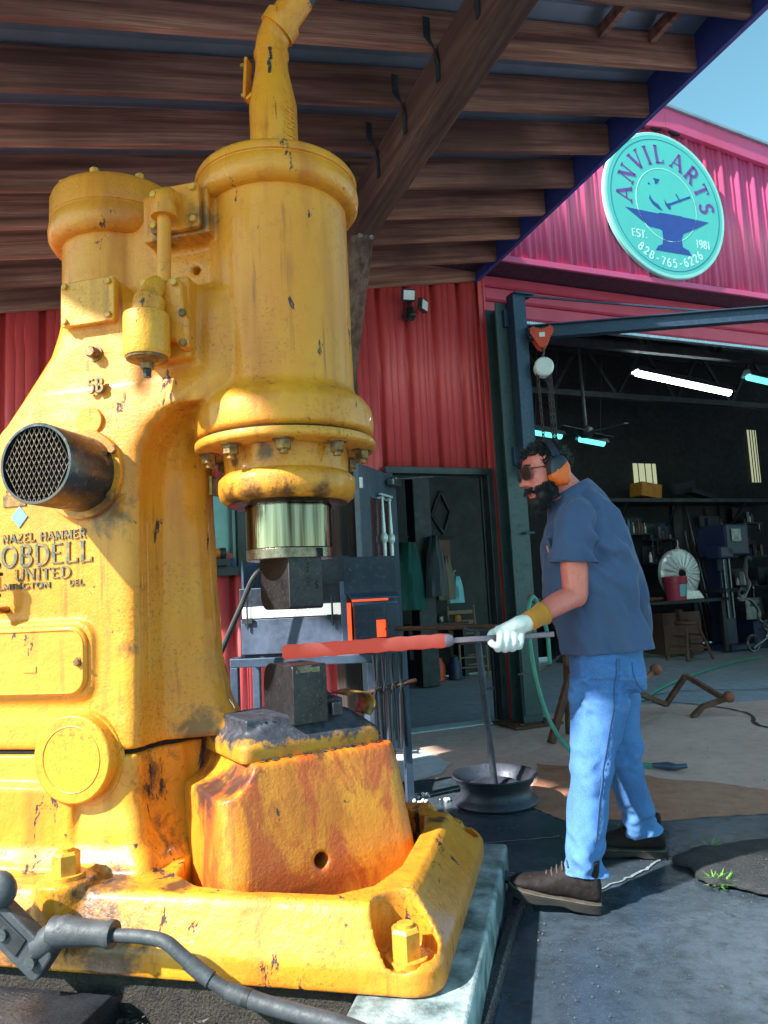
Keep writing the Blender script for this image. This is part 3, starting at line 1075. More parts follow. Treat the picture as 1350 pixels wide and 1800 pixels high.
#      z    xe     front  left   half width
TAB = [(.705, -.435, -.185, -1.62, .300), (.76, -.436, -.205, -1.62, .298), (.84, -.437, -.245, -1.6, .290), (1.0, -.437, -.275, -1.56, .285), (1.3, -.436, -.288, -1.50, .285),
       (1.55, -.432, -.296, -1.30, .285), (1.66, -.42, -.296, -1.175, .284), (1.74, -.385, -.290, -1.09, .282), (1.79, -.33, -.24, -1.045, .278), (1.84, -.22, -.12, -1.0, .272), (1.9, -.15, -.05, -.955, .266)]
zs = [.705 + (1.9 - .705) * i / 46 for i in range(47)]
mb.loft([section(z, *lerp_tab(TAB, z)) for z in zs])
# head: runs up from the column into the two barrels
def head(z, xl, xr, hw):
    p = rrect(xl, xr, -hw, hw, min(.12, hw * .6), 6)
    return [(x, y, z) for x, y in p]
mb.loft([head(1.82, -1.0, -.1, .262), head(1.9, -.935, -.05, .262), head(1.97, -.885, -.04, .258), head(2.05, -.825, -.03, .256), head(2.13, -.80, -.03, .25), head(2.20, -.795, -.03, .235), head(2.25, -.79, -.05, .19)])
mb.lathe([(0, 1.70), (.29, 1.70), (.312, 1.715), (.315, 1.76), (.310, 1.80), (.292, 1.83), (.262, 1.855), (.25, 1.88), (.25, 2.57), (0, 2.57)], n=72)
mb.lathe([(0, 1.95), (.25, 1.95), (.225, 2.06), (.208, 2.18), (.203, 2.30), (.203, 2.56), (0, 2.56)], (-.660, 0, 0), n=64)
mb.box((-.36, 0, 2.36), (.36, .30, .42))                       # web between the barrels
mb.box((-.285, -.165, 2.49), (.25, .15, .17))                  # boss behind the valve plate
mb.box((-.29, -.24, 2.09), (.17, .14, .28))                    # boss behind the valve body
mb.box((-.60, -.215, 2.205), (.20, .10, .155))                 # boss behind the side plate
mb.cyl((-.61, -.2, 1.60), (-.61, -.295, 1.60), .15, .142, 40)  # muffler seat
mb.prism(rrect(-1.05, -.575, .862, 1.115, .06), -.25, -.302, 'Y')
hole = MB().cyl((-.257, -.5, 2.323), (-.257, -.1, 2.323), .016, n=20)
frame = cast('frame', mb, 'hammer_paint', ham, .007, 4, (hole,))

# --- base casting with the anvil pocket
mb = MB()
def slab(z, x1, hy, r=.08, x0=-1.62):
    p = rrect(x0, x1, -hy, hy, r, 6)
    return [(x, y, z) for x, y in p]
mb.loft([slab(.15, .55, .53), slab(.158, .556, .536), slab(.215, .556, .536), slab(.235, .545, .527), slab(.29, .50, .50), slab(.335, .468, .478), slab(.350, .45, .462)])
LT = [(.30, -.33, -.30, -1.62, .40), (.36, -.36, -.31, -1.62, .365), (.44, -.41, -.325, -1.62, .325), (.55, -.435, -.33, -1.62, .303), (.69, -.437, -.335, -1.62, .298)]
mb.loft([section(.30 + .39 * i / 16, *lerp_tab(LT, .30 + .39 * i / 16)) for i in range(17)])
mb.cyl((-.567, -.445, .16), (-.567, -.445, .372), .085, n=28)
mb.box((-.567, -.37, .26), (.16, .16, .2))
mb.box((-.98, -.31, .45), (.7, .05, .30))
pocket = MB().prism([(-.31, -.2), (-.27, -.33), (-.17, -.405), (0, -.428), (.26, -.42), (.345, -.35), (.388, -.2), (.392, .15), (.36, .32), (.25, .42), (-.17, .41), (-.28, .3), (-.31, .2)], .12, .62)
seat1 = MB().cyl((.452, -.452, .205), (.452, -.452, .6), .082, .10, 32)
seat2 = MB().cyl((.452, .43, .205), (.452, .43, .6), .082, .10, 32)
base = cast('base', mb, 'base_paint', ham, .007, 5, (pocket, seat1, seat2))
# parting line between frame and base
MB().prism([(x * 1.0, y * .985) for x, y, z in section(0, -.45, -.34, -1.6, .292)], .692, .704).build('parting_gap', 'hole_black', ham, smooth=0)

# --- ram cylinder cap, flange, gland
mb = MB()
mb.lathe([(.20, 2.545), (.262, 2.545), (.282, 2.553), (.296, 2.572), (.299, 2.598), (.296, 2.622), (.291, 2.632), (.2885, 2.634), (.2885, 2.638), (.294, 2.641), (.295, 2.66), (.288, 2.673), (.27, 2.679), (.16, 2.70), (.13, 2.73), (0, 2.735)], n=80, closed=False)
cap = mb.build('cylinder_cap', 'hammer_paint', ham, smooth=50)
for i in range(8):
    a = R(22 + 45 * i)
    hexbolt((.24 * math.cos(a), .24 * math.sin(a), 2.682), (0, 0, 1), .02, .022, 'bolt', 'bolt_yellow', cap)
mb = MB()
mb.lathe([(.17, 2.505), (.222, 2.505), (.236, 2.513), (.250, 2.535), (.253, 2.565), (.247, 2.60), (.243, 2.606), (.243, 2.610), (.247, 2.613), (.246, 2.69), (.238, 2.712), (.22, 2.724), (0, 2.734)], (-.660, 0, 0), n=72, closed=False)
cap2 = mb.build('compressor_cap', 'hammer_paint', ham, smooth=50)
for i in range(8):
    a = R(10 + 45 * i)
    hexbolt((-.66 + .205 * math.cos(a), .205 * math.sin(a), 2.724), (0, 0, 1), .017, .02, 'bolt', 'bolt_yellow', cap2)
mb = MB().lathe([(.15, 1.695), (.304, 1.695), (.304, 1.702), (.15, 1.702)], n=64)
mb.build('gasket', 'hole_black', ham)
mb = MB().lathe([(.16, 1.662), (.306, 1.662), (.316, 1.668), (.318, 1.676), (.318, 1.688), (.314, 1.695), (.16, 1.695)], n=80)
fl = mb.build('flange', 'gland_paint', ham, smooth=50)
for i in range(9):
    a = R(-71 + 40 * i)
    x, y = .268 * math.cos(a), .268 * math.sin(a)
    hexbolt((x, y, 1.662), (0, 0, -1), .026, .032, 'bolt', 'bolt_dirty', fl, washer=.004, stud=.012)
mb = MB()
mb.lathe([(.16, 1.664), (.222, 1.664), (.220, 1.652), (.216, 1.60), (.217, 1.585), (.226, 1.578), (.238, 1.566), (.240, 1.548), (.240, 1.525), (.233, 1.500), (.213, 1.484), (.17, 1.478), (.155, 1.478), (.155, 1.60)], n=72, closed=False)
gl = mb.build('gland', 'gland_paint', ham, smooth=40)
MB().lathe([(.153, 1.482), (.21, 1.480), (.19, 1.474), (.153, 1.473)], n=64, closed=False).build('oily_ring', 'die_brown', gl)

# --- ram with its milled flat, collar and upper die (turned 45 degrees to the frame)
def clipped(r, flatx, n=72):
    out = []
    for i in range(n):
        a = 2 * PI * i / n
        x, y = r * math.cos(a), r * math.sin(a)
        out.append((min(x, flatx), y))
    q = R(-45)
    return [(x * math.cos(q) - y * math.sin(q), x * math.sin(q) + y * math.cos(q)) for x, y in out]
ram = MB().prism(clipped(.149, .132), 1.326, 1.56).build('ram', 'ram_chrome', ham, smooth=30)
MB().prism(clipped(.1505, .133), 1.288, 1.3245).build('ram_collar', 'ram_collar', ram, smooth=30, bevel=.003)
DM = Matrix.Rotation(R(-45), 4, 'Z')


def die_profile(z_tip, z_root, r, length=.25):
    """(x, z) outline: big radius on the far end of the working face, small on the near end"""
    s = 1 if z_tip > z_root else -1
    h = length / 2
    out = [(-h, z_root), (h, z_root)]
    for i in range(6):
        a = R(90 * i / 5)
        out.append((h - .012 + .012 * math.cos(a), z_tip - s * .012 + s * .012 * math.sin(a)))
    for i in range(9):
        a = R(90 + 90 * i / 8)
        out.append((-h + r + r * math.cos(a), z_tip - s * r + s * r * math.sin(a)))
    return out
mb = MB().prism(die_profile(1.118, 1.30, .055), -.064, .060, 'Y', M=DM)
ud = mb.build('upper_die', 'die_steel', ham, smooth=30, bevel=.003)
MB().box((.0, .0, 1.318), (.2, .10, .034), M=DM).build('dovetail', 'die_steel', ud, smooth=0)
MB().box((.128, .048, 1.305), (.02, .022, .03), M=DM).build('key_slot', 'hole_black', ud, smooth=0)
def pl_die(u, v, w):
    return tuple(DM @ Vector((.1248 + w, .030 + u, 1.185 + v)))
mb = MB()
lettering(mb, 'S', .022, pl_die, .0015, serif=0)
mb.build('stamped_letter', 'hole_black', ud, smooth=0)
for k in range(7):
    if k != 3:
        MB().box((.1255, .006, 1.195 + k * .012), (.002, .004, .006), M=DM).build('stamped_dot', 'hole_black', ud, smooth=0)
del mb

# --- vertical exhaust stack out of the cap
mb = MB()
mb.lathe([(.088, 2.70), (.089, 2.98), (.086, 3.0), (.062, 3.13), (.060, 3.18), (.066, 3.185), (.066, 3.20), (.06, 3.205), (.058, 3.215)], (-.003, 0, 0), n=44, closed=False)
mb.tube(bez([(-.003, 0, 3.17), (.0, 0, 3.235), (.022, 0, 3.29), (.06, .0, 3.335)], 6), .06, 28)
mb.cyl((.022, 0, 3.29), (.052, 0, 3.326), .071, n=32)
mb.tube([(.05, 0, 3.324), (.118, 0, 3.405)], .058, 28)
st = mb.build('exhaust_stack', 'hammer_paint', ham, smooth=40)
MB().tube([(.108, 0, 3.394), (.20, 0, 3.50)], .055, 28).build('stack_outlet', 'soot', st)
mb = MB()
_r = random.Random(3)
for k in range(9):
    a = R(-74 + _r.uniform(-4, 4))
    z0 = 3.08 + k * .0125
    rad = .0885 - max(0, z0 - 3.0) / .13 * .0255 + .0006
    rad = max(rad, .0618)
    x, y = rad * math.cos(a), rad * math.sin(a)
    w = _r.uniform(.006, .013)
    mb.box((x - .003, y, z0), (w, .004, .018), rot=(R(-11), 0, a + PI / 2))
mb.build('burnt_patch', 'soot', st, smooth=0)
mb = MB().box((-.095, -.02, 3.10), (.012, .05, .16), rot=(0, R(4), 0)).box((-.08, -.02, 3.02), (.03, .05, .012), rot=(0, R(-40), 0))
br_ = mb.build('stack_bracket', 'hammer_paint', st, smooth=0, bevel=.003)
for z in (3.045, 3.165):
    hexbolt((-.10, -.02, z), (-1, 0, 0), .009, .02, 'bolt', 'bolt_dirty', br_)
mb = MB()
def pl_st(u, v, w):
    a = R(-38) + v / .089 - .02
    return ((.0885 + w) * math.cos(a) - .003, (.0885 + w) * math.sin(a), 2.97 - u)
lettering(mb, '10083', .045, pl_st, .003, heavy=.2, thin=.16, serif=0)
mb.build('cast_number', 'hammer_paint', st, smooth=0)

# --- valve plate, pipe and lubricating valve between the cylinders
mb = MB().prism(rrect(-.365, -.178, 2.415, 2.575, .018), -.245, -.272, 'Y')
vp = mb.build('valve_plate', 'hammer_paint', ham, smooth=30, bevel=.005)
for x, z in ((-.345, 2.553), (-.198, 2.553), (-.198, 2.44), (-.345, 2.44)):
    hexbolt((x, -.272, z), (0, -1, 0), .012, .012, 'bolt', 'bolt_yellow', vp)
mb = MB()
mb.tube(bez([(-.273, -.262, 2.512), (-.273, -.30, 2.514), (-.274, -.325, 2.495), (-.275, -.33, 2.455)], 6), .034, 20)
mb.cyl((-.275, -.33, 2.462), (-.275, -.33, 2.43), .042, n=24)
mb.build('pipe_elbow', 'hammer_paint', vp, smooth=45)
MB().tube([(-.275, -.33, 2.44), (-.277, -.335, 2.20)], .0225, 20).build('pipe', 'hammer_paint', vp)
mb = MB().prism([(-.352, 2.222), (-.225, 2.21), (-.21, 2.19), (-.205, 2.10), (-.188, 2.06), (-.19, 1.975), (-.215, 1.965), (-.24, 2.0), (-.36, 2.0), (-.367, 2.05), (-.36, 2.2)], -.30, -.345, 'Y')
vb = mb.build('valve_body', 'hammer_paint', ham, smooth=30, bevel=.008)
mb = MB()
mb.tube(bez([(-.298, -.33, 2.195), (-.30, -.365, 2.17), (-.306, -.385, 2.10), (-.31, -.39, 2.04)], 5), [.035] * 8 + [.05] * 8, 22)
mb.lathe([(0, 2.082), (.06, 2.082), (.071, 2.075), (.073, 2.06), (.073, 1.95), (.068, 1.936), (0, 1.936)], (-.31, -.39, 0), n=40)
mb.build('oil_cup', 'cover_paint', vb, smooth=40)
mb = MB().lathe([(0, 1.938), (.066, 1.938), (.064, 1.928), (.036, 1.916), (0, 1.916)], (-.31, -.39, 0), n=32)
mb.cyl((-.31, -.39, 1.918), (-.31, -.39, 1.898), .024, .02, 8)
mb.build('cup_base', 'bolt_dirty', vb)
MB().cyl((-.31, -.39, 1.9), (-.31, -.39, 1.872), .013, n=6).build('drain_plug', 'die_steel', vb)
for x, z in ((-.34, 2.205), (-.232, 2.192), (-.205, 2.085), (-.205, 1.985)):
    hexbolt((x, -.345, z), (0, -1, 0), .013, .013, 'bolt', 'bolt_dirty' if z < 2.1 else 'bolt_yellow', vb)

# --- plates, plugs, lettering on the flank
FY = -.285
mb = MB().prism(rrect(-.705, -.495, 2.125, 2.285, .012), -.262, -.285, 'Y')
sp = mb.build('side_plate', 'cover_paint', ham, smooth=30, bevel=.004)
for x, z in ((-.685, 2.268), (-.515, 2.265), (-.515, 2.145), (-.685, 2.142)):
    hexbolt((x, -.285, z), (0, -1, 0), .011, .011, 'bolt', 'bolt_yellow', sp)
hexbolt((-.586, -.255, 2.025), (0, -1, 0), .02, .03, 'pipe_plug', 'bolt_dirty', ham, washer=.008)
MB().cyl((-.592, -.26, 1.782), (-.592, FY - .006, 1.782), .048, n=36).build('core_plug', 'cover_paint', ham, bevel=.002)


def flank_text(s, x0, x1, z0, h, name, mat='letters_worn', **kw):
    wid = text_width(s, kw.get('gap', .08)) * h
    mb = MB()
    sx = (x1 - x0) / wid
    lettering(mb, s, h, lambda u, v, w: (x0 + u, FY + .0015 - w, z0 + v), .0065, sx=sx, **kw)
    return mb.build(name, mat, ham, smooth=0)
flank_text('NAZEL HAMMER', -.933, -.607, 1.390, .029, 'cast_lettering', heavy=.2, thin=.14, serif=0)
flank_text('LOBDELL', -.99, -.584, 1.310, .068, 'cast_lettering', heavy=.15, thin=.08)
flank_text('UNITED', -.883, -.666, 1.262, .035, 'cast_lettering', heavy=.18, thin=.11)
flank_text('WILMINGTON', -1.0, -.742, 1.232, .019, 'cast_lettering', heavy=.2, thin=.15, serif=0)
flank_text('DEL', -.672, -.616, 1.234, .019, 'cast_lettering', heavy=.2, thin=.15, serif=0)
mb = MB()
lettering(mb, '5B', .045, lambda u, v, w: (-.60 + u, -.2765 - w, 1.882 + v), .012, heavy=.18, thin=.15, serif=0)
mb.build('cast_lettering', 'letters_worn', ham, smooth=0)
MB().prism([(-.832, 1.477), (-.865, 1.515), (-.898, 1.477), (-.865, 1.438)], FY + .002, FY - .004, 'Y').build('diamond_badge', 'badge_blue', ham, smooth=0, bevel=.001)
MB().box((-.885, FY - .002, 1.535), (.09, .006, .04)).build('name_plate', 'bolt_dirty', ham, smooth=0)
# inspection cover
mb = MB().prism(rrect(-1.04, -.592, .878, 1.10, .055), -.296, -.315, 'Y')
ic = mb.build('inspection_cover', 'cover_paint', ham, smooth=30, bevel=.006)
mb = MB()
mb.tube([(x, -.3155, z) for x, z in rrect(-1.03, -.602, .888, 1.09, .05)] + [(-.652 + .0, -.3155, .888)], .004, 6)
mb.build('cover_bead', 'cover_paint', ic)
hexbolt((-.617, -.313, .985), (0, -1, 0), .012, .014, 'bolt', 'bolt_dirty', ic, washer=.004)
MB().box((-.80, -.316, .965), (.05, .004, .02)).build('cast_tab', 'cover_paint', ic, smooth=0, bevel=.001)
# round boss cover over the parting line
mb = MB().cyl((-.622, -.24, .686), (-.622, -.348, .686), .140, .137, 56)
rc = mb.build('round_cover', 'cover_paint', ham, smooth=40, bevel=.006)
mb = MB()
pts = [(-.622 + .102 * math.cos(2 * PI * i / 40), -.3485, .686 + .102 * math.sin(2 * PI * i / 40)) for i in range(41)]
mb.tube(pts, .002, 5)
mb.build('scribed_ring', 'bolt_yellow', rc)
MB().lathe([(.125, 0), (.154, 0), (.158, .012), (.15, .02), (.125, .02)], (-.625, -.305, .676), 'Y', 48).build('cover_flange', 'base_paint', rc, smooth=40)
# muffler pipe with expanded-metal mouth
mb = MB()
mb.lathe([(.118, 0), (.126, .0), (.126, -.235), (.124, -.238), (.116, -.238), (.114, -.2), (.114, 0)], (-.61, -.29, 1.60), 'Y', 64, closed=False)
mf = mb.build('muffler', 'muffler_steel', ham, smooth=40)
MB().lathe([(0, 0), (.113, 0)], (-.61, -.40, 1.60), 'Y', 40, closed=False).build('muffler_dark', 'hole_black', mf, smooth=0)
MB().lathe([(.125, 0), (.15, 0), (.152, -.01), (.148, -.018), (.126, -.018)], (-.61, -.292, 1.60), 'Y', 48, closed=False).build('muffler_flange', 'hammer_paint', mf, smooth=40)
for a in (-35, 30, 120, 210):
    hexbolt((-.61 + .142 * math.cos(R(a)), -.308, 1.60 + .142 * math.sin(R(a))), (0, -1, 0), .016, .016, 'bolt', 'bolt_dirty', mf)
mb = MB()
cw, ch, rr_ = .0175, .034, .1145
for i in range(-8, 9):
    for j in range(-7, 8):
        cx_ = i * cw + (cw / 2 if j % 2 else 0)
        cz_ = j * ch * .5
        if math.hypot(cx_, cz_) < rr_ - .006:
            for sx_ in (-1, 1):
                mb.tube([(-.61 + cx_, -.522, 1.60 + cz_ + ch * .5), (-.61 + cx_ + sx_ * cw / 2, -.520, 1.60 + cz_), (-.61 + cx_, -.522, 1.60 + cz_ - ch * .5)], .0014, 4, caps=False)
mb.build('mesh_grille', 'mesh_wire', mf, smooth=0)
# glass oiler at the left edge
mb = MB()
mb.tube(bez([(-.915, FY, 1.165), (-.915, -.33, 1.165), (-.915, -.345, 1.185), (-.915, -.345, 1.205)], 4), .013, 12)
ol = mb.build('oiler', 'brass', ham)
MB().lathe([(.012, 1.205), (.022, 1.208), (.022, 1.218), (.009, 1.222), (.009, 1.232)], (-.915, -.345, 0), n=16).build('oiler_base', 'die_steel', ol)
MB().lathe([(.009, 1.232), (.024, 1.236), (.024, 1.272), (.009, 1.276)], (-.915, -.345, 0), n=20).build('oiler_glass', 'oil_glass', ol)
MB().lathe([(.009, 1.274), (.028, 1.278), (.028, 1.288), (.012, 1.292), (.008, 1.31), (.003, 1.335), (0, 1.34)], (-.915, -.345, 0), n=18).build('oiler_cap', 'die_steel', ol)
# hold-down bolts
hexbolt((.452, -.452, .205), (0, 0, 1), .041, .072, 'anchor_bolt', 'bolt_yellow', ham, washer=.012, stud=.008)
hexbolt((.452, .43, .205), (0, 0, 1), .041, .072, 'anchor_bolt', 'bolt_yellow', ham, washer=.012, stud=.008)
hexbolt((-.567, -.445, .372), (0, 0, 1), .040, .062, 'anchor_bolt', 'bolt_yellow', ham, washer=.012, stud=.01)
MB().box((-.292, .02, 1.575), (.012, .06, .07)).build('brass_tag', 'brass', ham, smooth=0)

# ------------------------------------------------------------------ anvil block under the dies, its own casting, turned 45 degrees
anv = thing('hammer_anvil', 'rust streaked yellow anvil block with a sooty cap, standing in the hammer base', 'anvil', HLOC, HROT + R(-45))
mb = MB()
def oct_(x0, x1, y0, y1, r, z):
    return [(x, y, z) for x, y in rrect(x0, x1, y0, y1, r, 4)]
mb.loft([oct_(-.29, .250, -.345, .345, .075, .12), oct_(-.29, .240, -.340, .335, .07, .3), oct_(-.265, .198, -.332, .312, .06, .55), oct_(-.25, .176, -.328, .295, .045, .64), oct_(-.245, .168, -.322, .29, .035, .655)])
mb.box((-.02, .315, .40), (.16, .06, .36))
sc1 = MB().cyl((-.5, -.345, .70), (.4, -.345, .70), .135, n=32)
sc2 = MB().cyl((.05, -.035, .352), (.4, -.035, .352), .023, n=20)
cast('block', mb, 'block_paint', anv, .0075, 4, (sc1, sc2))
MB().cyl((.14, -.035, .352), (.16, -.035, .352), .0235, n=20).build('hole_floor', 'hole_black', anv)
mb = MB()
mb.loft([oct_(-.245, .134, -.245, .258, .03, .650), oct_(-.245, .136, -.245, .258, .035, .700), oct_(-.22, .108, -.215, .225, .05, .732), oct_(-.18, .085, -.15, .17, .04, .770), oct_(-.16, .07, -.13, .15, .03, .776)])
mb.box((-.04, -.14, .73), (.24, .14, .09))
cp = cast('cap', mb, 'sooty_paint', anv, .0065, 4)
mb = MB().prism(die_profile(.935, .745, .065), -.063, .061, 'Y')
ld = mb.build('lower_die', 'die_steel', anv, smooth=30, bevel=.003)
mb = MB()
lettering(mb, 'S', .022, lambda u, v, w: (.1248 + w, .026 + u, .80 + v), .0015, serif=0)
mb.build('stamped_letter', 'hole_black', ld, smooth=0)
mb = MB()
mb.box((.1258, -.02, .922), (.002, .05, .022)).box((.1258, .02, .918), (.002, .03, .016)).box((.1258, -.045, .915), (.002, .014, .012))
mb.build('worn_edge', 'ram_collar', ld, smooth=0)
mb = MB().box((-.0, .10, .787), (.20, .062, .055)).box((.112, .096, .782), (.03, .04, .044))
wd = mb.build('wedge_key', 'soot', anv, smooth=0, bevel=.005)
# curled spring-steel guard on the far side
mb = MB()
pts = [(.02, .17, .815), (.03, .215, .822), (.03, .26, .805), (.03, .272, .77), (.03, .25, .735)]
P = bez(pts, 5)
vv = []
for p in P:
    vv += [(p.x - .07, p.y, p.z), (p.x + .05, p.y, p.z)]
mb.add(vv, [(2 * i, 2 * i + 1, 2 * i + 3, 2 * i + 2) for i in range(len(P) - 1)])
o = mb.build('scale_guard', 'bolt_dirty', anv, smooth=60)
o.modifiers.new('solid', 'SOLIDIFY').thickness = .006
# loose forge scale lying on the cap and block
mottled('scale_flakes', (.03, .04, .065), (.09, .12, .2), 60, .3, .5, .1, fine=(.25, .3, .4))
mb = MB()
_r = random.Random(7)
for i in range(420):
    if i < 200:
        x, y, z = _r.uniform(.108, .155), _r.uniform(-.2, .25), .6575
    elif i < 300:
        x, y, z = _r.uniform(-.14, .09), _r.uniform(-.21, -.09), .764
    else:
        x, y, z = _r.uniform(-.08, .06), _r.uniform(.09, .16), .818
    r = _r.uniform(.003, .011)
    a = _r.uniform(0, PI)
    tl = _r.uniform(-.3, .3)
    q = [Vector((math.cos(a + k * PI / 2 + _r.uniform(-.5, .5)) * r, math.sin(a + k * PI / 2 + _r.uniform(-.5, .5)) * r * _r.uniform(.5, 1), 0)) for k in range(4)]
    mb.add([(x + p.x, y + p.y, z + .001 + abs(tl) * .006 + p.x * tl) for p in q], [(0, 1, 2, 3)])
o = mb.build('forge_scale', 'scale_flakes', anv, smooth=0)
o['kind'] = 'stuff'

# plinth, pit and kerb steel around the base (hammer-aligned)
pl = thing('concrete_plinth', 'pale weathered concrete plinth under the front of the yellow hammer base', 'plinth', HLOC, HROT)
mb = MB()
mb.loft([[(x, y, z) for x, y in rrect(.33, .628, -.76, .64, .02, 3)] for z in (-.05, .07, .149)])
mb.build('block', 'plinth_concrete', pl, smooth=30, bevel=.012)
mb = MB()
mb.loft([[(x, y, z) for x, y in rrect(-1.9, .32, -.50, .7, .02, 3)] for z in (-.05, .148)])
mb.build('footing', 'debris', pl, smooth=0)
# ------------------------------------------------------------------ things fixed to the front of the workshop
mottled('column_green', (.035, .075, .075), (.06, .085, .10), 3, .5, .2, .12, fine=(.02, .03, .03))
mottled('crane_blue', (.022, .045, .085), (.035, .06, .10), 6, .4, .3, .1, fine=(.09, .12, .16))
mottled('sign_cyan', (.085, .50, .45), (.075, .46, .43), 2, .55, 0, .02)
mottled('sign_rim', (.32, .66, .60), (.22, .58, .53), 3, .5)
mottled('sign_purple', (.15, .06, .30), (.125, .05, .26), 6, .6)
mottled('sign_blue', (.022, .065, .30), (.018, .055, .26), 6, .6)
mottled('sign_pale', (.62, .86, .84), (.5, .78, .78), 6, .6)
mottled('hoist_red', (.62, .07, .03), (.5, .05, .02), 10, .4)
mottled('chain_rust', (.09, .06, .06), (.05, .04, .04), 20, .5, .5)
mottled('white_paint', (.75, .77, .76), (.62, .66, .66), 8, .45)
mottled('lamp_black', (.02, .02, .022), (.035, .035, .04), 12, .4)

# round sign on the gable
sg = thing('round_sign', 'round cyan sign with an anvil emblem and purple arched lettering on the gable', 'sign', B(3.03, -.40, 4.905), BROT)
SR = .765
MB().lathe([(0, .02), (SR, .02), (SR, -.012), (SR - .006, -.018), (0, -.018)], (0, 0, 0), 'Y', 72).build('disc', 'sign_cyan', sg, smooth=35)
MB().lathe([(SR - .03, -.019), (SR, -.019), (SR + .008, -.012), (SR + .008, .02), (SR, .024), (SR - .03, -.010)], (0, 0, 0), 'Y', 72, closed=False).build('rim', 'sign_rim', sg, smooth=35)
mb = MB()
mb.lathe([(SR * .905, -.0195), (SR * .912, -.0195), (SR * .912, -.018), (SR * .905, -.018)], (0, 0, 0), 'Y', 72, closed=False)
mb.build('border_line', 'sign_blue', sg, smooth=0)
mb = MB()
mb.lathe([(SR * .50, -.0195), (SR * .508, -.0195), (SR * .508, -.018), (SR * .50, -.018)], (0, 0, 0), 'Y', 60, closed=False)
mb.build('inner_line', 'sign_pale', sg, smooth=0)
for ch, (lx, lz) in zip('ANVILARTS', [(-.71, .05), (-.622, .334), (-.461, .574), (-.266, .67), (-.062, .7), (.264, .669), (.527, .55), (.691, .332), (.753, .064)]):
    a = math.atan2(lx, lz)                       # clockwise from up
    rad = .70 * SR
    sz = .185
    w = GL[ch][0] * sz
    cx_, cz_ = rad * math.sin(a), rad * math.cos(a)
    mb = MB()
    def pl_(u, v, wd, a=a, cx_=cx_, cz_=cz_, w=w, sz=sz):
        du, dv = u - w / 2, v - sz / 2
        return (cx_ + du * math.cos(a) + dv * math.sin(a), -.0185 - wd, cz_ - du * math.sin(a) + dv * math.cos(a))
    lettering(mb, ch, sz, pl_, .0016, heavy=.19, thin=.09, serif=.26)
    mb.build('letter', 'sign_purple', sg, smooth=0)
AN = [(-.70, -.135), (-.482, -.139), (-.161, -.142), (-.133, -.125), (.042, -.123), (.234, -.120), (.25, -.128), (.372, -.128), (.536, -.133), (.71, -.137), (.476, -.263), (.30, -.34), (.236, -.371), (.2, -.449), (.205, -.552), (.25, -.57), (.305, -.585), (.348, -.658), (-.261, -.656), (-.209, -.591), (-.135, -.56), (-.115, -.469), (-.12, -.373), (-.15, -.355), (-.334, -.345), (-.5, -.25)]
mb = MB().prism([(x * SR, z * SR) for x, z in AN], -.018, -.0195, 'Y')
mb.build('anvil_emblem', 'sign_blue', sg, smooth=0)
for nm, P in (('crescent_emblem', [(-.272, .106), (-.249, .049), (-.202, .01), (-.144, -.013), (-.076, -.094), (-.161, -.074), (-.241, -.024), (-.288, .045)]),
              ('spark_emblem', [(-.195, .344), (-.081, .345), (-.125, .278), (-.17, .266), (-.168, .31)]),
              ('spark_emblem', [(-.285, .27), (-.255, .265), (-.255, .24), (-.285, .245)]),
              ('hammer_emblem', [(-.037, .08), (0, .025), (.044, .03), (.421, .195), (.432, .169), (.058, .002), (.067, -.037), (.032, -.063), (-.021, .001)])):
    MB().prism([(x * SR, z * SR) for x, z in P], -.018, -.0195, 'Y').build(nm, 'sign_blue', sg, smooth=0)
MB().prism([(x * SR, z * SR) for x, z in [(.167, .177), (.185, .187), (.251, .09), (.232, .073)]], -.0198, -.0205, 'Y').build('hammer_emblem', 'sign_blue', sg, smooth=0)
def sign_text(s, x, z, h, mat='sign_pale', **kw):
    mb = MB()
    w = text_width(s) * h
    lettering(mb, s, h, lambda u, v, wd: (x * SR + u - w / 2, -.0185 - wd, z * SR + v - h / 2), .001, heavy=.15, thin=.08, serif=.16)
    mb.build('small_lettering', mat, sg, smooth=0)
sign_text('EST.', -.50, -.462, .082)
sign_text('1981', .57, -.468, .082)
tel = '828-765-6226'
for i, ch in enumerate(tel):
    a = PI + R(38) - R(76) * i / (len(tel) - 1)
    rad, h = .80 * SR, .085
    cx_, cz_ = rad * math.sin(a), rad * math.cos(a)
    w = GL[ch][0] * h
    b = a - PI
    mb = MB()
    lettering(mb, ch, h, lambda u, v, wd: (cx_ + (u - w / 2) * math.cos(b) + (v - h / 2) * math.sin(b), -.0185 - wd, cz_ - (u - w / 2) * math.sin(b) + (v - h / 2) * math.cos(b)), .001, heavy=.17, thin=.12, serif=0)
    mb.build('small_lettering', 'sign_pale', sg, smooth=0)

# twin floodlight under the canopy
fd = thing('floodlight', 'small black twin floodlight mounted on the red wall above the door', 'floodlight', B(.27, -.03, 3.66), BROT)
mb = MB().cyl((0, .0, -.04), (0, -.05, -.04), .05, n=20).box((0, -.05, .04), (.03, .03, .16))
mb.build('mount', 'lamp_black', fd, smooth=30)
mottled('lamp_lens', (.8, .84, .8), (.7, .76, .74), 5, .2)
for (x, z, yaw, pit) in ((-.035, .10, -8, 18), (.10, .02, 38, 8)):
    q = Matrix.Translation((x, -.11, z)) @ Matrix.Rotation(R(yaw), 4, 'Z') @ Matrix.Rotation(R(pit), 4, 'X')
    mb = MB().box((0, 0, 0), (.125, .045, .105), M=q)
    h = mb.build('lamp_head', 'lamp_black', fd, smooth=0, bevel=.008)
    MB().box((0, -.024, 0), (.10, .004, .08), M=q).build('lens', 'lamp_lens', h, smooth=0, bevel=.003)
mb = MB()
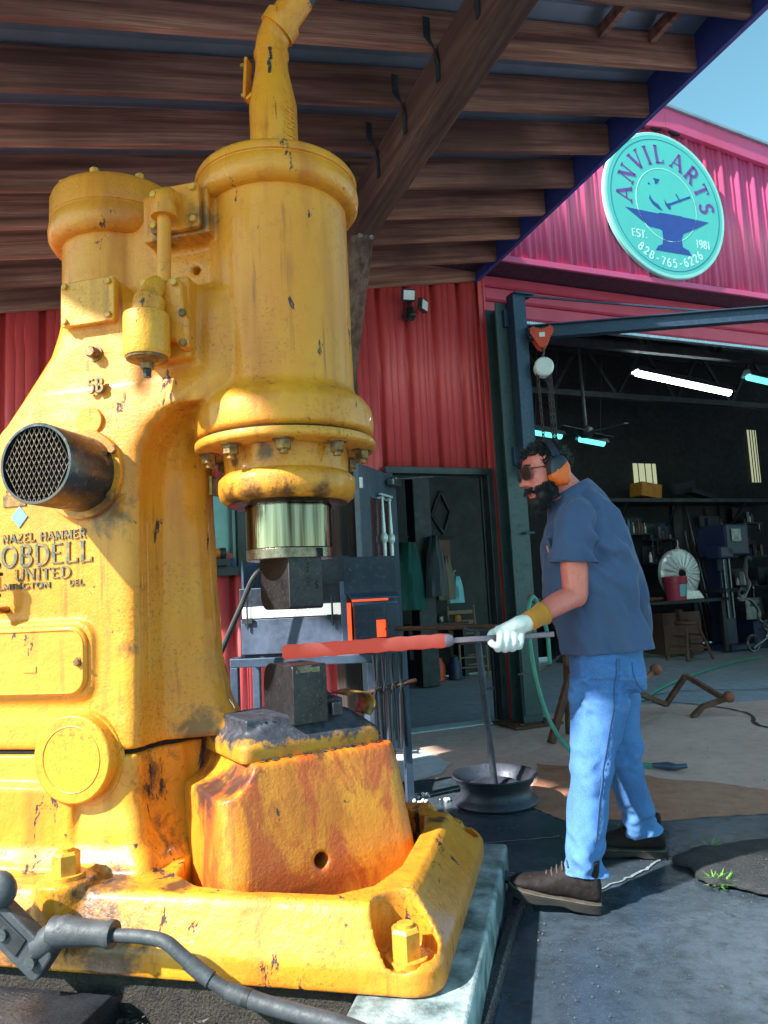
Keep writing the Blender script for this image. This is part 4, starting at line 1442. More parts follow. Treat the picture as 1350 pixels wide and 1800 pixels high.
mb.ball((.0, -.09, -.07), .04, 14, 8, (1, 1, .8)).cyl((0, -.07, .0), (0, -.085, -.06), .025, n=12)
mb.cyl((-.02, -.1, -.12), (-.02, -.12, -.10), .03, n=14)
mb.build('motion_sensor', 'lamp_black', fd)
mb = MB().tube([(.0, -.03, .12), (0, -.03, .2)], .006, 6)
mb.build('conduit', 'lamp_black', fd)

# steel column beside the bay
sc = thing('steel_column', 'weathered green steel column beside the red corner of the bay', 'column', B(1.09, -.24, 0), BROT)
mb = MB().box((0, -.085, 1.86), (.19, .014, 3.68)).box((0, .085, 1.86), (.19, .014, 3.68)).box((0, 0, 1.86), (.012, .156, 3.68))
mb.build('flange_section', 'column_green', sc, smooth=0, bevel=.003)
mb = MB().box((-.02, -.02, .012), (.46, .40, .02)).box((.06, -.17, .028), (.035, .035, .018)).box((-.17, -.17, .028), (.035, .035, .018))
mb.build('base_plate', 'rust_iron', sc, smooth=0, bevel=.002)
mb = MB().box((0, -.101, .36), (.17, .008, .56))
mb.build('doubler_plate', 'column_green', sc, smooth=0, bevel=.003)
MB().tube([(.02, -.09, 1.62), (.02, -.16, 1.62), (.09, -.17, 1.62)], .012, 8).build('hook', 'column_green', sc)
for z in (2.55, 2.5):
    MB().ball((.1, -.05, z), .014, 8, 6).build('rivet', 'white_paint', sc)

# jib crane
jc = thing('jib_crane', 'dark blue steel jib crane swung out across the open bay', 'crane', B(1.17, -.45, 0), BROT)
mb = MB().box((0, 0, 2.95), (.13, .010, 1.62)).box((-.06, .055, 2.95), (.010, .1, 1.62)).box((.06, .055, 2.95), (.010, .1, 1.62))
mb.build('mast', 'crane_blue', jc, smooth=0, bevel=.003)
mb = MB()
for z in (3.55, 2.3):
    mb.box((-.06, .13, z), (.10, .10, .16)).cyl((-.02, .10, z - .1), (-.02, .10, z + .1), .025, n=12)
mb.build('hinge_bracket', 'crane_blue', jc, smooth=20, bevel=.003)
ang = math.atan2(-1.409 + .442, 3.054 - 1.202)
q = Matrix.Rotation(ang, 4, 'Z')
BZ = 3.385
mb = MB()
L = 3.4
mb.box((L / 2 + .06, 0, BZ + .055), (L, .085, .011), M=q).box((L / 2 + .06, 0, BZ - .055), (L, .085, .011), M=q).box((L / 2 + .06, 0, BZ), (L, .009, .099), M=q)
bm_ = mb.build('boom', 'crane_blue', jc, smooth=0, bevel=.002)
mb = MB()
p1 = q @ Vector((1.62, 0, BZ + .06))
mb.tube([(.06, .0, 3.735), tuple(p1)], .011, 8)
mb.build('tie_rod', 'crane_blue', jc)
MB().box((.04, .02, 3.75), (.2, .12, .016)).build('top_plate', 'crane_blue', jc, smooth=0)

# chain hoist under the boom
hp = q @ Vector((.17, 0, 0))
ho = thing('chain_hoist', 'red trolley with a chain hoist hanging from the near end of the jib', 'hoist', B(1.17 + hp.x, -.45 + hp.y, 0), BROT + ang)
mb = MB()
P = []
for i in range(22):
    a = 2 * PI * i / 22
    P.append((.085 * math.cos(a) * (1 + .25 * math.cos(2 * a)) * .95, 3.325 + .085 * math.sin(a) * (1 - .0 * math.cos(3 * a))))
P = [(-.10, 3.40), (-.075, 3.425), (-.045, 3.405), (0, 3.392), (.045, 3.405), (.075, 3.425), (.10, 3.40), (.102, 3.36), (.085, 3.335), (.06, 3.29), (.03, 3.235), (0, 3.225), (-.03, 3.235), (-.06, 3.29), (-.085, 3.335), (-.102, 3.36)]
mb.prism(P, -.062, -.05, 'Y').prism(P, .05, .062, 'Y')
tr = mb.build('trolley', 'hoist_red', ho, smooth=0, bevel=.003)
MB().box((0, -.064, 3.34), (.05, .004, .04)).build('label_plate', 'white_paint', tr, smooth=0)
mb = MB()
for x in (-.065, .065):
    mb.cyl((x, -.05, 3.365), (x, .05, 3.365), .032, n=16)
mb.build('wheels', 'lamp_black', tr)
MB().tube(bez([(0, 0, 3.24), (.012, 0, 3.20), (0, 0, 3.17), (-.008, 0, 3.14)], 4), .010, 8).build('hook', 'chain_rust', ho)
mb = MB()
mb.lathe([(0, -.055), (.07, -.055), (.085, -.04), (.085, -.012), (.06, -.004), (.06, .004), (.085, .012), (.085, .04), (.07, .055), (0, .055)], (0, 0, 3.06), 'Y', 28)
mb.build('hoist_body', 'white_paint', ho, smooth=40)


def chain(mb, p0, p1, link=.045, r=.0055, w=.012):
    p0, p1 = Vector(p0), Vector(p1)
    n = max(2, int((p1 - p0).length / (link * .72)))
    d = (p1 - p0).normalized()
    a = d.orthogonal().normalized()
    b = d.cross(a)
    for i in range(n):
        c = p0.lerp(p1, (i + .5) / n)
        s = a if i % 2 else b
        pts = []
        for k in range(9):
            t = 2 * PI * k / 8
            pts.append(c + d * (link / 2 * math.cos(t)) + s * (w * math.sin(t)))
        mb.tube(pts, r, 5, caps=False)
for x, z in ((-.055, 2.40), (.03, 2.2), (.055, 2.2)):
    mb = MB()
    chain(mb, (x, 0, 3.02), (x + .01, 0, z))
    mb.build('load_chain', 'chain_rust', ho, smooth=60)
# ------------------------------------------------------------------ inside the bay
m_ = Mat('tube_light', (.8, 1, 1), .5)
m_.p.inputs['Emission Color'].default_value = (.80, 1.0, .97, 1)
m_.p.inputs['Emission Strength'].default_value = 10.0
m_ = Mat('tube_light_teal', (.2, .8, .75), .5)
m_.p.inputs['Emission Color'].default_value = (.10, .62, .57, 1)
m_.p.inputs['Emission Strength'].default_value = .8
mottled('wood_brown', (.16, .075, .045), (.09, .04, .028), 7, .6, stretch=(1, 1, .3))
mottled('bucket_red', (.50, .05, .10), (.42, .04, .07), 5, .4)
mottled('label_cyan', (.25, .62, .66), (.18, .52, .58), 8, .5)
mottled('bright_tin', (.78, .82, .82), (.6, .66, .68), 14, .28, .4, .3)
mottled('cream_window', (.55, .55, .35), (.4, .42, .28), 4, .6, stretch=(3, 1, .3))
mottled('crate_yellow', (.5, .22, .02), (.36, .14, .015), 8, .6)
mottled('machine_blue', (.02, .03, .085), (.03, .04, .10), 6, .4)
mottled('grey_iron', (.22, .24, .25), (.12, .13, .14), 14, .35, .8)
mottled('dark_iron', (.025, .028, .034), (.05, .055, .064), 9, .5, .4)


def bt(name, label, cat, s, t, z=0.0, rot=0.0, group=None):
    return thing(name, label, cat, B(s, t, z), BROT + rot, group)


def tube_lamp(label, a, b, mat, drop):
    c = (Vector(a) + Vector(b)) / 2
    d = Vector(b) - Vector(a)
    L = d.length
    t = bt('tube_lamp', label, 'lamp', c.x, c.y, c.z, math.atan2(d.y, d.x), 'fluorescent lamps in the bay')
    t.rotation_euler.y = -math.atan2(d.z, math.hypot(d.x, d.y))
    MB().tube([(-L / 2, 0, 0), (L / 2, 0, 0)], .045, 12).build('tube', mat, t)
    MB().prism([(-.07, .04), (-.09, .0), (-.075, .0), (-.055, .03), (.055, .03), (.075, .0), (.09, 0), (.07, .04), (.04, .09), (-.04, .09)], -L / 2 - .03, L / 2 + .03, 'X').build('reflector', 'grey_iron', t, smooth=0)
    mb = MB()
    for x in (-L * .35, L * .35):
        mb.tube([(x, 0, .08), (x, 0, drop)], .004, 5)
    mb.build('hangers', 'lamp_black', t)
tube_lamp('bright white fluorescent tube nearest the bay opening', (4.2, 1.5, 3.83), (5.77, 1.5, 3.66), 'tube_light', .9)
tube_lamp('teal fluorescent tube left of the ceiling fan, above the man', (3.2, 2.5, 3.25), (3.68, 2.5, 3.2), 'tube_light_teal', 1.5)
tube_lamp('teal fluorescent tube right of the ceiling fan', (4.0, 2.5, 3.17), (4.4, 2.5, 3.12), 'tube_light_teal', 1.5)
tube_lamp('short teal fluorescent tube at the right edge under the jib', (5.45, .9, 3.68), (6.0, .9, 3.62), 'tube_light_teal', 1.0)

fan = bt('ceiling_fan', 'dark ceiling fan between the teal fluorescent tubes', 'fan', 3.95, 2.3, 3.2)
MB().lathe([(0, -.06), (.07, -.05), (.11, 0), (.1, .07), (.03, .11), (.02, 1.2), (0, 1.2)], n=20).build('motor', 'dark_iron', fan)
for k in range(4):
    q = Matrix.Rotation(R(20 + 90 * k), 4, 'Z') @ Matrix.Rotation(R(10), 4, 'X')
    MB().box((.36, 0, .02), (.5, .13, .012), M=q).build('blade', 'dark_iron', fan, smooth=0, bevel=.003)

for i, t in enumerate((1.0, 2.9)):
    tr = bt('roof_truss', ('steel roof truss just inside the bay opening', 'steel roof truss at the back of the bay')[i], 'truss', 6.0, t, 0)
    def bar(n, p, q_, w=.05):
        mb = MB()
        p, q_ = Vector(p), Vector(q_)
        d = q_ - p
        mb.tube([p, q_], w / 2 * 1.3, 4)
        return mb.build(n, 'dark_iron', tr, smooth=0)
    zb, zt = 3.95, 4.75
    bar('bottom_chord', (-4.6, 0, zb), (4.6, 0, zb), .09)
    bar('top_chord', (-4.6, 0, zt), (4.6, 0, zt), .09)
    for k in range(8):
        x = -4.4 + k * 1.15
        bar('web', (x, 0, zb), (x + .57, 0, zt))
        bar('web', (x + .57, 0, zt), (x + 1.15, 0, zb))

# workbench with its clutter
wb = bt('workbench', 'long dark steel workbench along the back of the bay', 'workbench', 5.95, 3.3)
MB().box((0, 0, .82), (2.0, .7, .05)).build('top', 'dark_iron', wb, smooth=0, bevel=.004)
for x in (-.9, .9):
    for y in (-.28, .28):
        MB().box((x, y, .40), (.07, .07, .79)).build('leg', 'dark_iron', wb, smooth=0)
MB().box((.15, .05, .35), (.75, .5, .62)).build('cabinet', 'wood_brown', wb, smooth=0, bevel=.006)
MB().box((0, .3, .25), (1.8, .04, .3)).build('back_rail', 'dark_iron', wb, smooth=0)

bk = bt('paint_bucket', 'red plastic bucket with a pale blue label on the workbench', 'bucket', 5.98, 3.05, .845)
MB().lathe([(0, 0), (.145, 0), (.172, .27), (.182, .27), (.182, .30), (.176, .30), (.176, .335), (.186, .335), (.186, .365), (.16, .365), (.15, .1), (0, .08)], n=32).build('shell', 'bucket_red', bk)
mb = MB()
vv = []
for i in range(9):
    a = R(-112 + 60 * i / 8)
    for z in (.06, .24):
        r = .145 + .027 * z / .27 + .0025
        vv.append((r * math.cos(a), r * math.sin(a), z))
mb.add(vv, [(2 * i, 2 * i + 2, 2 * i + 3, 2 * i + 1) for i in range(8)])
mb.build('label', 'label_cyan', bk, smooth=60)

wl = bt('tin_wheel', 'large bright fluted metal wheel standing behind the bucket on the workbench', 'wheel', 6.27, 3.22, .845)
mb = MB()
vv, ff = [], []
NF = 72
for i in range(NF):
    a = 2 * PI * i / NF
    for r, y in ((.06, -.03), (.10, -.05 - (.018 if i % 4 < 2 else 0)), (.36, -.02 - (.018 if i % 4 < 2 else 0)), (.395, 0), (.395, .06)):
        vv.append((r * math.cos(a), y, .40 + r * math.sin(a)))
for i in range(NF):
    j = (i + 1) % NF
    for k in range(4):
        ff.append((i * 5 + k, j * 5 + k, j * 5 + k + 1, i * 5 + k + 1))
mb.add(vv, ff)
mb.build('disc', 'bright_tin', wl, smooth=0)
MB().lathe([(0, -.06), (.065, -.05), (.065, .05), (0, .05)], (0, 0, .40), 'Y', 20).build('hub', 'hole_black', wl)
mb = MB().prism([(-.24, 0), (.30, 0), (.20, .13), (-.05, .15), (-.2, .13)], -.16, .1, 'Y')
mb.build('stand', 'bright_tin', wl, smooth=0, bevel=.01)

mb = MB()
cp_ = bt('steel_coil', 'loop of bent steel rod lying on the left of the workbench', 'coil', 5.35, 3.05, .848)
P = [(x, y, .03 + .02 * math.sin(3 * x)) for x, y in rrect(-.3, .3, -.12, .12, .11, 6)]
mb.tube(P + [P[0]], .02, 8)
mb.build('rod', 'rust_iron', cp_)

st_ = bt('bar_stool', 'wooden stool with splayed legs in front of the workbench', 'stool', 5.72, 2.62)
MB().lathe([(0, .50), (.16, .50), (.175, .52), (.17, .545), (0, .55)], n=24).build('seat', 'wood_brown', st_)
for sx in (-1, 1):
    for sy in (-1, 1):
        MB().tube([(sx * .10, sy * .10, .51), (sx * .24, sy * .2, .0)], [.018, .022], 10).build('leg', 'wood_brown', st_)
for z, w in ((.17, .19), (.31, .155)):
    mb = MB().tube([(-w, -w * .88, z), (w, -w * .88, z)], .012, 8)
    mb.build('rung', 'wood_brown', st_)
    MB().tube([(-w, w * .88, z), (w, w * .88, z)], .012, 8).build('rung', 'wood_brown', st_)
    for s in (-1, 1):
        MB().tube([(s * w, -w * .88, z + .04), (s * w, w * .88, z + .04)], .012, 8).build('rung', 'wood_brown', st_)
vs_ = bt('leg_vise', 'small rusty vise bolted at the bench edge over the stool', 'vise', 5.92, 2.96, .50)
MB().box((0, 0, .10), (.07, .08, .22)).box((0, -.09, .06), (.2, .05, .05)).cyl((0, -.18, .05), (0, .0, .05), .018, n=10).build('jaw', 'rust_iron', vs_, smooth=0, bevel=.006)

# blue column machine and the twisted silver sculpture
dp = bt('drill_press', 'tall dark blue drill press in the shadows right of the workbench', 'machine', 7.25, 3.3)
MB().box((0, 0, .05), (.6, .6, .1)).box((0, .1, .95), (.26, .3, 1.75)).build('column', 'machine_blue', dp, smooth=0, bevel=.02)
MB().box((0, -.05, 1.75), (.5, .6, .5)).box((-.25, -.2, 1.55), (.3, .3, .2)).cyl((-.28, -.2, 1.5), (-.28, -.2, 1.25), .05, n=14).build('head', 'machine_blue', dp, smooth=0, bevel=.03)
MB().box((-.25, -.25, .95), (.5, .45, .06)).build('table', 'dark_iron', dp, smooth=0, bevel=.01)
for x in (-.05, .07):
    MB().box((x, -.07, 1.1), (.025, .012, 1.2)).build('rail', 'grey_iron', dp, smooth=0)
MB().box((-.04, -.36, 1.82), (.2, .02, .2)).build('gauge_panel', 'grey_iron', dp, smooth=0)
rnd = random.Random(21)
RACKS = [(6.55, 1.45, 3.9, 'right behind the tin wheel'), (6.75, 1.85, 4.0, 'above the tin wheel'), (7.75, 1.5, 3.7, 'just right of the drill press'), (8.0, 1.0, 3.5, 'low and right of the drill press'), (8.35, .55, 3.4, 'lowest at the right edge'), (7.9, 1.95, 3.9, 'highest right of the drill press'), (8.6, 1.5, 3.8, 'farthest right at eye height'), (6.2, 1.95, 4.0, 'left of the tin wheel, high up'), (5.3, 1.35, 4.0, 'behind the man, low'), (5.6, 1.8, 4.0, 'behind the man, high'), (8.7, 2.1, 3.9, 'top right below the high shelf'), (8.9, 1.0, 3.6, 'at the far right behind the sculpture')]
for i, (s, z, t, where) in enumerate(RACKS):
    cl = bt('tool_rack', 'dim rack crowded with tools and parts, ' + where, 'tool rack', s, t, z)
    wd_ = rnd.uniform(.4, .62)
    MB().box((0, .1, 0), (wd_, .25, .03)).box((0, .21, .15), (wd_, .02, .3)).build('shelf', 'dark_iron', cl, smooth=0)
    n = int(wd_ / .062)
    for k in range(n):
        c = rnd.choice(('dark_iron', 'grey_iron', 'machine_blue', 'dark_iron', 'grey_iron', 'wood_brown', 'white_paint', 'blue_steel', 'dark_iron'))
        h = rnd.uniform(.05, .24)
        x = -wd_ / 2 + .035 + k * .062
        kind = rnd.random()
        if kind < .35:
            mb = MB().box((x, .05, .016 + h / 2), (.05, .08, h), rot=(0, 0, rnd.uniform(-.3, .3)))
        elif kind < .7:
            mb = MB().lathe([(0, 0), (.026, 0), (.026, h * .7), (.011, h * .8), (.011, h), (0, h)], (x, .05, .016), n=10)
        else:
            mb = MB().tube([(x, -.03, -.015), (x + .01, -.035, -.06), (x - .005, -.035, -.06 - h)], .011, 6).cyl((x - .005, -.06, -.07 - h), (x - .005, -.01, -.07 - h), .02, n=8)
        mb.build('tool', c, cl, smooth=30)
BOXES = [(5.0, 3.75, .5, 'grey_iron', 'grey steel box behind the man under the wall board'), (7.75, 3.3, .42, 'machine_blue', 'dark blue steel box right of the drill press'), (8.15, 3.1, .55, 'wood_brown', 'brown wooden crate at the right edge behind the sculpture'), (8.6, 3.2, .7, 'dark_iron', 'tall dark locker at the far right of the bay'), (4.5, 3.9, .8, 'dark_iron', 'tall dark cabinet behind the man'), (7.7, 3.35, .95, 'grey_iron', 'grey box on top of the dark blue one'), (8.15, 3.15, 1.0, 'panel_grey', 'pale grey bin above the wooden crate')]
for s, t, z, mat, lab in BOXES:
    lift = 0 if z < .9 else .45 if mat == 'grey_iron' else .58
    h = z if z < .9 else .34
    sb_ = bt('storage_box', lab, 'box', s, t, lift, R(rnd.uniform(-12, 12)))
    MB().box((0, 0, h / 2), (.42, .4, h)).build('shell', mat, sb_, smooth=0, bevel=.012)
    MB().box((0, -.205, h * .7), (.2, .012, .04)).build('handle', 'dark_iron', sb_, smooth=0, bevel=.003)
    MB().box((0, 0, h + .008), (.44, .42, .016)).build('lid', mat, sb_, smooth=0, bevel=.004)
for k in range(6):
    x = 7.35 + .11 * k + rnd.uniform(-.03, .03)
    sb_ = bt('steel_stock', ('first', 'second', 'third', 'fourth', 'fifth', 'last')[k] + ' steel bar from the left leaning on the back wall right of the drill press', 'steel bar', x, 4.1, 0)
    MB().tube([(0, -.25, 0), (rnd.uniform(-.1, .1), .1, rnd.uniform(1.9, 2.6))], rnd.uniform(.015, .028), 6).build('bar', rnd.choice(('rust_iron', 'grey_iron', 'dark_iron')), sb_)
ts = bt('twisted_sculpture', 'slender curling silver metal sculpture standing before the drill press', 'sculpture', 6.95, 2.75)
path = bez([(.32, 0, 1.42), (.22, 0, 1.43), (.2, .02, 1.2), (.22, 0, 1.02), (.12, 0, .90), (-.02, 0, .83), (.0, 0, .80), (.2, 0, .80), (.36, 0, .62), (.36, 0, .48), (.48, 0, .40), (.52, 0, .30), (.48, 0, .2), (.3, 0, .12), (.16, 0, .05)], 8)
MB().tube(path, [.022 + .012 * math.sin(i * .35) ** 2 for i in range(len(path))], 8).build('stem', 'grey_iron', ts)
for (x, z, r) in ((.06, .90, .07), (.18, .13, .12), (.50, .38, .07)):
    MB().tube([(x + r * math.cos(2 * PI * k / 20), .0, z + r * math.sin(2 * PI * k / 20)) for k in range(21)], .022, 8, caps=False).build('ring', 'grey_iron', ts)

# high shelf, crate, window on the back wall
sh = bt('high_shelf', 'long dark shelf high on the back wall of the bay', 'shelf', 7.2, 3.95, 2.48)
MB().box((0, 0, 0), (4.2, .55, .06)).build('board', 'dark_iron', sh, smooth=0)
for x in (-1.4, -.3, 1.2):
    MB().tube([(x, -.2, -.03), (x, .25, -.5)], .025, 6).build('bracket', 'dark_iron', sh)
cr = bt('yellow_crate', 'orange crate tilted on the high shelf below the bright window', 'crate', 6.3, 3.85, 2.52)
MB().box((0, 0, .13), (.42, .3, .24), rot=(0, R(8), 0)).build('box', 'crate_yellow', cr, smooth=0, bevel=.01)
du = bt('duct_offcut', 'pale sheet metal offcut lying on the high shelf', 'offcut', 7.5, 3.85, 2.53)
MB().box((0, 0, .07), (.6, .2, .08), rot=(0, R(14), 0)).box((-.3, .05, .2), (.5, .02, .2), rot=(0, R(-10), 0)).build('sheet', 'panel_grey', du, smooth=0, bevel=.01)
m_ = Mat('window_glow', (.5, .5, .3), .5)
m_.p.inputs['Emission Color'].default_value = (.55, .58, .36, 1)
m_.p.inputs['Emission Strength'].default_value = .2
for nm, s0, s1, z0, z1 in (('sunlit window high on the dark back wall behind the crate', 6.42, 6.92, 2.78, 3.2), ('narrow sunlit window at the far right of the back wall', 9.2, 9.42, 2.9, 3.9)):
    w_ = bt('back_window', nm, 'window', (s0 + s1) / 2, 4.24, (z0 + z1) / 2)
    MB().box((0, 0, 0), (s1 - s0, .01, z1 - z0)).build('pane', 'window_glow', w_, smooth=0)
    for k in (-1, 0, 1):
        MB().box((k * (s1 - s0) * .3, -.012, 0), (.007, .02, z1 - z0)).build('mullion', 'dark_iron', w_, smooth=0)

# ------------------------------------------------------------------ inside the small door
mottled('coat_green', (.01, .12, .10), (.008, .07, .06), 5, .8, stretch=(3, 3, .4))
mottled('coat_tan', (.22, .17, .11), (.14, .11, .07), 5, .8, stretch=(3, 3, .4))
mottled('coat_grey', (.10, .115, .13), (.05, .06, .07), 5, .8, stretch=(3, 3, .4))
mottled('chair_wood', (.3, .2, .11), (.2, .13, .07), 10, .5)
mottled('maroon', (.10, .03, .04), (.07, .02, .03), 6, .6)
dm = bt('diamond_ornament', 'dark diamond shaped iron ornament on the pale wall inside the doorway', 'ornament', 2.25, 3.54, 0)
P = [(.06, 2.58), (.20, 2.28), (.08, 1.97), (-.10, 2.24)]
for k in range(4):
    a, b = P[k], P[(k + 1) % 4]
    MB().tube([(a[0], 0, a[1]), (b[0], 0, b[1])], .026, 6).build('bar', 'dark_iron', dm)
op = bt('inner_post', 'thick dark post inside the doorway left of the diamond ornament', 'post', 1.55, 2.7)
MB().box((0, 0, 1.5), (.24, .24, 3.0)).build('shaft', 'dark_iron', op, smooth=0, bevel=.01)
wp = bt('wall_plaque', 'small ornate plaque with two pegs below the diamond ornament', 'plaque', 2.28, 3.54, 1.72)
MB().prism([(-.12, -.2), (-.06, -.24), (.06, -.24), (.12, -.2), (.13, .16), (-.13, .16)], -.02, .02, 'Y').build('board', 'wood_brown', wp, smooth=0, bevel=.006)
MB().tube([(-.2, 0, .2), (.2, 0, .2)], .014, 6).build('rail', 'dark_iron', wp)


def coat(name, label, s, t, z0, z1, w, mat, seed):
    c = bt(name, label, 'coat', s, t, 0)
    rn = random.Random(seed)
    rings = []
    for i in range(9):
        f = i / 8
        z = z0 + (z1 - z0) * f
        k = w * (1 - .55 * f ** 2)
        rings.append([(k * math.cos(2 * PI * j / 20) * (1 + .16 * math.sin(j * 2.1 + seed)), .09 * math.sin(2 * PI * j / 20) * (1 + .3 * math.sin(j * 1.7 + f * 3)), z) for j in range(20)])
    mb = MB()
    mb.loft(rings)
    mb.tube([(0, 0, z1 - .02), (0, 0, z1 + .06), (.03, 0, z1 + .08)], .008, 6)
    mb.build('cloth', mat, c, smooth=60)
coat('hanging_coat', 'dark green coat hanging at the left inside the doorway', 1.30, 2.55, .95, 1.78, .2, 'coat_green', 2)
coat('hanging_coat', 'grey coat hanging on the thick inner post', 1.62, 2.45, 1.1, 1.85, .13, 'coat_grey', 5)
coat('hanging_coat', 'tan apron hanging right of the thick inner post', 1.86, 2.7, 1.05, 1.6, .13, 'coat_tan', 8)
coat('hanging_coat', 'pale teal cloth hanging low behind the tan apron', 2.16, 3.0, 1.0, 1.35, .13, 'label_cyan', 9)
ch_ = bt('ladder_chair', 'light wooden ladder back chair just inside the doorway', 'chair', 2.42, 3.2, 0, R(-10))
for x in (-.19, .19):
    MB().tube([(x, .17, 0), (x, .19, .45), (x, .25, .95)], .017, 8).build('leg', 'chair_wood', ch_)
    MB().tube([(x, -.19, 0), (x, -.19, .45)], .017, 8).build('leg', 'chair_wood', ch_)
MB().box((0, 0, .45), (.42, .42, .03)).build('seat', 'maroon', ch_, smooth=0, bevel=.01)
for z in (.58, .72, .86):
    MB().box((0, .21 + (z - .5) * .1, z), (.37, .014, .055)).build('slat', 'chair_wood', ch_, smooth=0, bevel=.004)
for z in (.14, .27):
    MB().tube([(-.19, -.19, z), (.19, -.19, z)], .011, 8).build('rung', 'chair_wood', ch_)
    MB().tube([(-.19, .175, z), (.19, .175, z)], .011, 8).build('rung', 'chair_wood', ch_)
tb = bt('small_table', 'cluttered dark table in the shade behind the chair', 'table', 1.95, 3.3)
MB().box((0, 0, .72), (.9, .4, .05)).build('top', 'maroon', tb, smooth=0, bevel=.01)
for x in (-.4, .4):
    MB().box((x, 0, .35), (.05, .3, .68)).build('leg', 'dark_iron', tb, smooth=0)
rnd = random.Random(5)
for i, (x, mat, h) in enumerate(((-.3, 'bright_tin', .17), (-.22, 'hoist_red', .12), (.05, 'grey_iron', .08), (.3, 'crate_yellow', .07))):
    jr = bt('jar', ('bright tin jar', 'red tin', 'squat grey tin', 'small yellow tin')[i] + ' standing on the cluttered table', 'jar', 1.95 + x, 3.15, .746)
    MB().lathe([(0, 0), (.05, 0), (.055, .02), (.05, h), (.03, h + .02), (0, h + .02)], n=14).build('body', mat, jr)
for i, (x, mat) in enumerate(((-.35, 'machine_blue'), (-.05, 'hoist_red'), (.2, 'machine_blue'))):
    bx_ = bt('floor_can', ('blue can at the left', 'orange red can in the middle', 'blue can at the right')[i] + ' under the cluttered table', 'can', 1.95 + x, 3.1, .0)
    MB().lathe([(0, 0), (.09, 0), (.09, .2), (.06, .26), (.06, .29), (0, .29)], n=16).build('body', mat, bx_)
# ------------------------------------------------------------------ gas forge behind the dies
m_ = Mat('forge_glow', (.9, .15, .05), .6)
m_.p.inputs['Emission Color'].default_value = (1.0, .085, .022, 1)
m_.p.inputs['Emission Strength'].default_value = .42
m_ = mottled('fire_brick', (.82, .84, .82), (.7, .74, .72), 9, .8, fine=(.5, .52, .5))
m_.p.inputs['Emission Color'].default_value = (1, .98, .9, 1)
m_.p.inputs['Emission Strength'].default_value = .2
mottled('forge_steel', (.05, .065, .10), (.022, .028, .042), 4, .42, .5, .15, fine=(.09, .10, .13))
mottled('forge_panel', (.13, .17, .26), (.06, .08, .13), 5, .45, .3, .12)
fg = thing('gas_forge', 'dark steel gas forge on a stand with a glowing door and white firebrick band', 'forge', (-.88, 4.36, 0), R(-7))
# stand
for nm, c, s in (('rail', (.37, 0, .80), (.84, .05, .05)), ('rail', (.37, .42, .80), (.84, .05, .05)), ('rail', (-.045, .21, .80), (.05, .37, .05)), ('rail', (.785, .21, .80), (.05, .37, .05))):
    MB().box(c, s).build(nm, 'blue_steel', fg, smooth=0, bevel=.004)
for x in (-.03, .77):
    for y in (.0, .42):
        MB().box((x, y, .39), (.045, .045, .77)).build('leg', 'blue_steel', fg, smooth=0, bevel=.004)
MB().box((.37, .2, .30), (.78, .40, .03)).build('lower_shelf', 'dark_steel', fg, smooth=0)
MB().box((.18, .42, .55), (.06, .06, .5)).build('pipe_riser', 'grey_iron', fg, smooth=0, bevel=.01)
# body: lower side plate, firebricks, upper box
MB().box((.32, .012, .945), (.62, .012, .20)).build('side_plate', 'forge_panel', fg, smooth=0, bevel=.003)
MB().box((.33, .22, .94), (.66, .39, .22)).build('firebox', 'forge_steel', fg, smooth=0)
for k in range(3):
    MB().box((.115 + k * .197, .05, 1.0855), (.192, .09, .066)).build('fire_brick', 'fire_brick', fg, smooth=0, bevel=.004)
MB().box((.33, .22, 1.085), (.64, .24, .066)).build('brick_core', 'forge_steel', fg, smooth=0)
MB().box((.33, .16, 1.175), (.66, .28, .108)).build('lid', 'forge_steel', fg, smooth=0, bevel=.006)
MB().box((.02, .24, 1.24), (.012, .42, .30)).build('end_plate', 'blue_steel', fg, smooth=0)
MB().box((.30, .42, 1.31), (.6, .012, .2)).build('back_plate', 'dark_steel', fg, smooth=0)
for x in (.055, .56):
    MB().tube([(x, -.01, 1.16), (x, -.01, .99)], .006, 8).build('clamp_rod', 'dark_iron', fg)
    MB().box((x, -.008, 1.04), (.06, .012, .03)).build('clamp_bar', 'dark_iron', fg, smooth=0)
# end housing with the furnace door, turned towards the anvil
EM = Matrix.Translation((.64, .0, 0)) @ Matrix.Rotation(R(26), 4, 'Z')
def eb(name, c, s, mat, bevel=.003, par=None):
    return MB().box(c, s, M=EM).build(name, mat, par or fg, smooth=0, bevel=bevel)
eb('end_housing', (.15, .20, 1.0), (.31, .36, .36), 'forge_steel')
eb('heat_shield', (.145, -.022, 1.27), (.32, .012, .215), 'forge_steel')
eb('heat_shield', (-.02, -.02, 1.07), (.035, .012, .34), 'forge_panel')
mb = MB().prism([(-.01, 1.162), (-.01, 1.178), (-.075, 1.142), (-.075, 1.132)], .01, .30, 'X', M=EM)
mb.build('door_lip', 'blue_steel', fg, smooth=0)
eb('glow_slot', (.15, .012, 1.128), (.22, .01, .035), 'forge_glow', 0)
eb('glow_slot', (.016, .012, .985), (.028, .01, .26), 'forge_glow', 0)
dr = eb('furnace_door', (.10, -.03, 1.0), (.13, .03, .20), 'forge_steel', .004)
eb('door_frame', (.165, -.026, 1.105), (.27, .03, .03), 'forge_panel', .004)
eb('door_frame', (.265, -.03, 1.0), (.075, .03, .20), 'forge_steel', .004)
eb('door_frame', (.195, -.03, 1.055), (.065, .03, .09), 'forge_steel', .004)
eb('glow_mouth', (.195, .0, .965), (.08, .02, .11), 'forge_glow', 0)
for k in range(4):
    MB().ball(tuple(EM @ Vector((.09 + .035 * k, -.047, 1.07))), .004, 8, 6).build('rivet', 'dark_iron', dr)
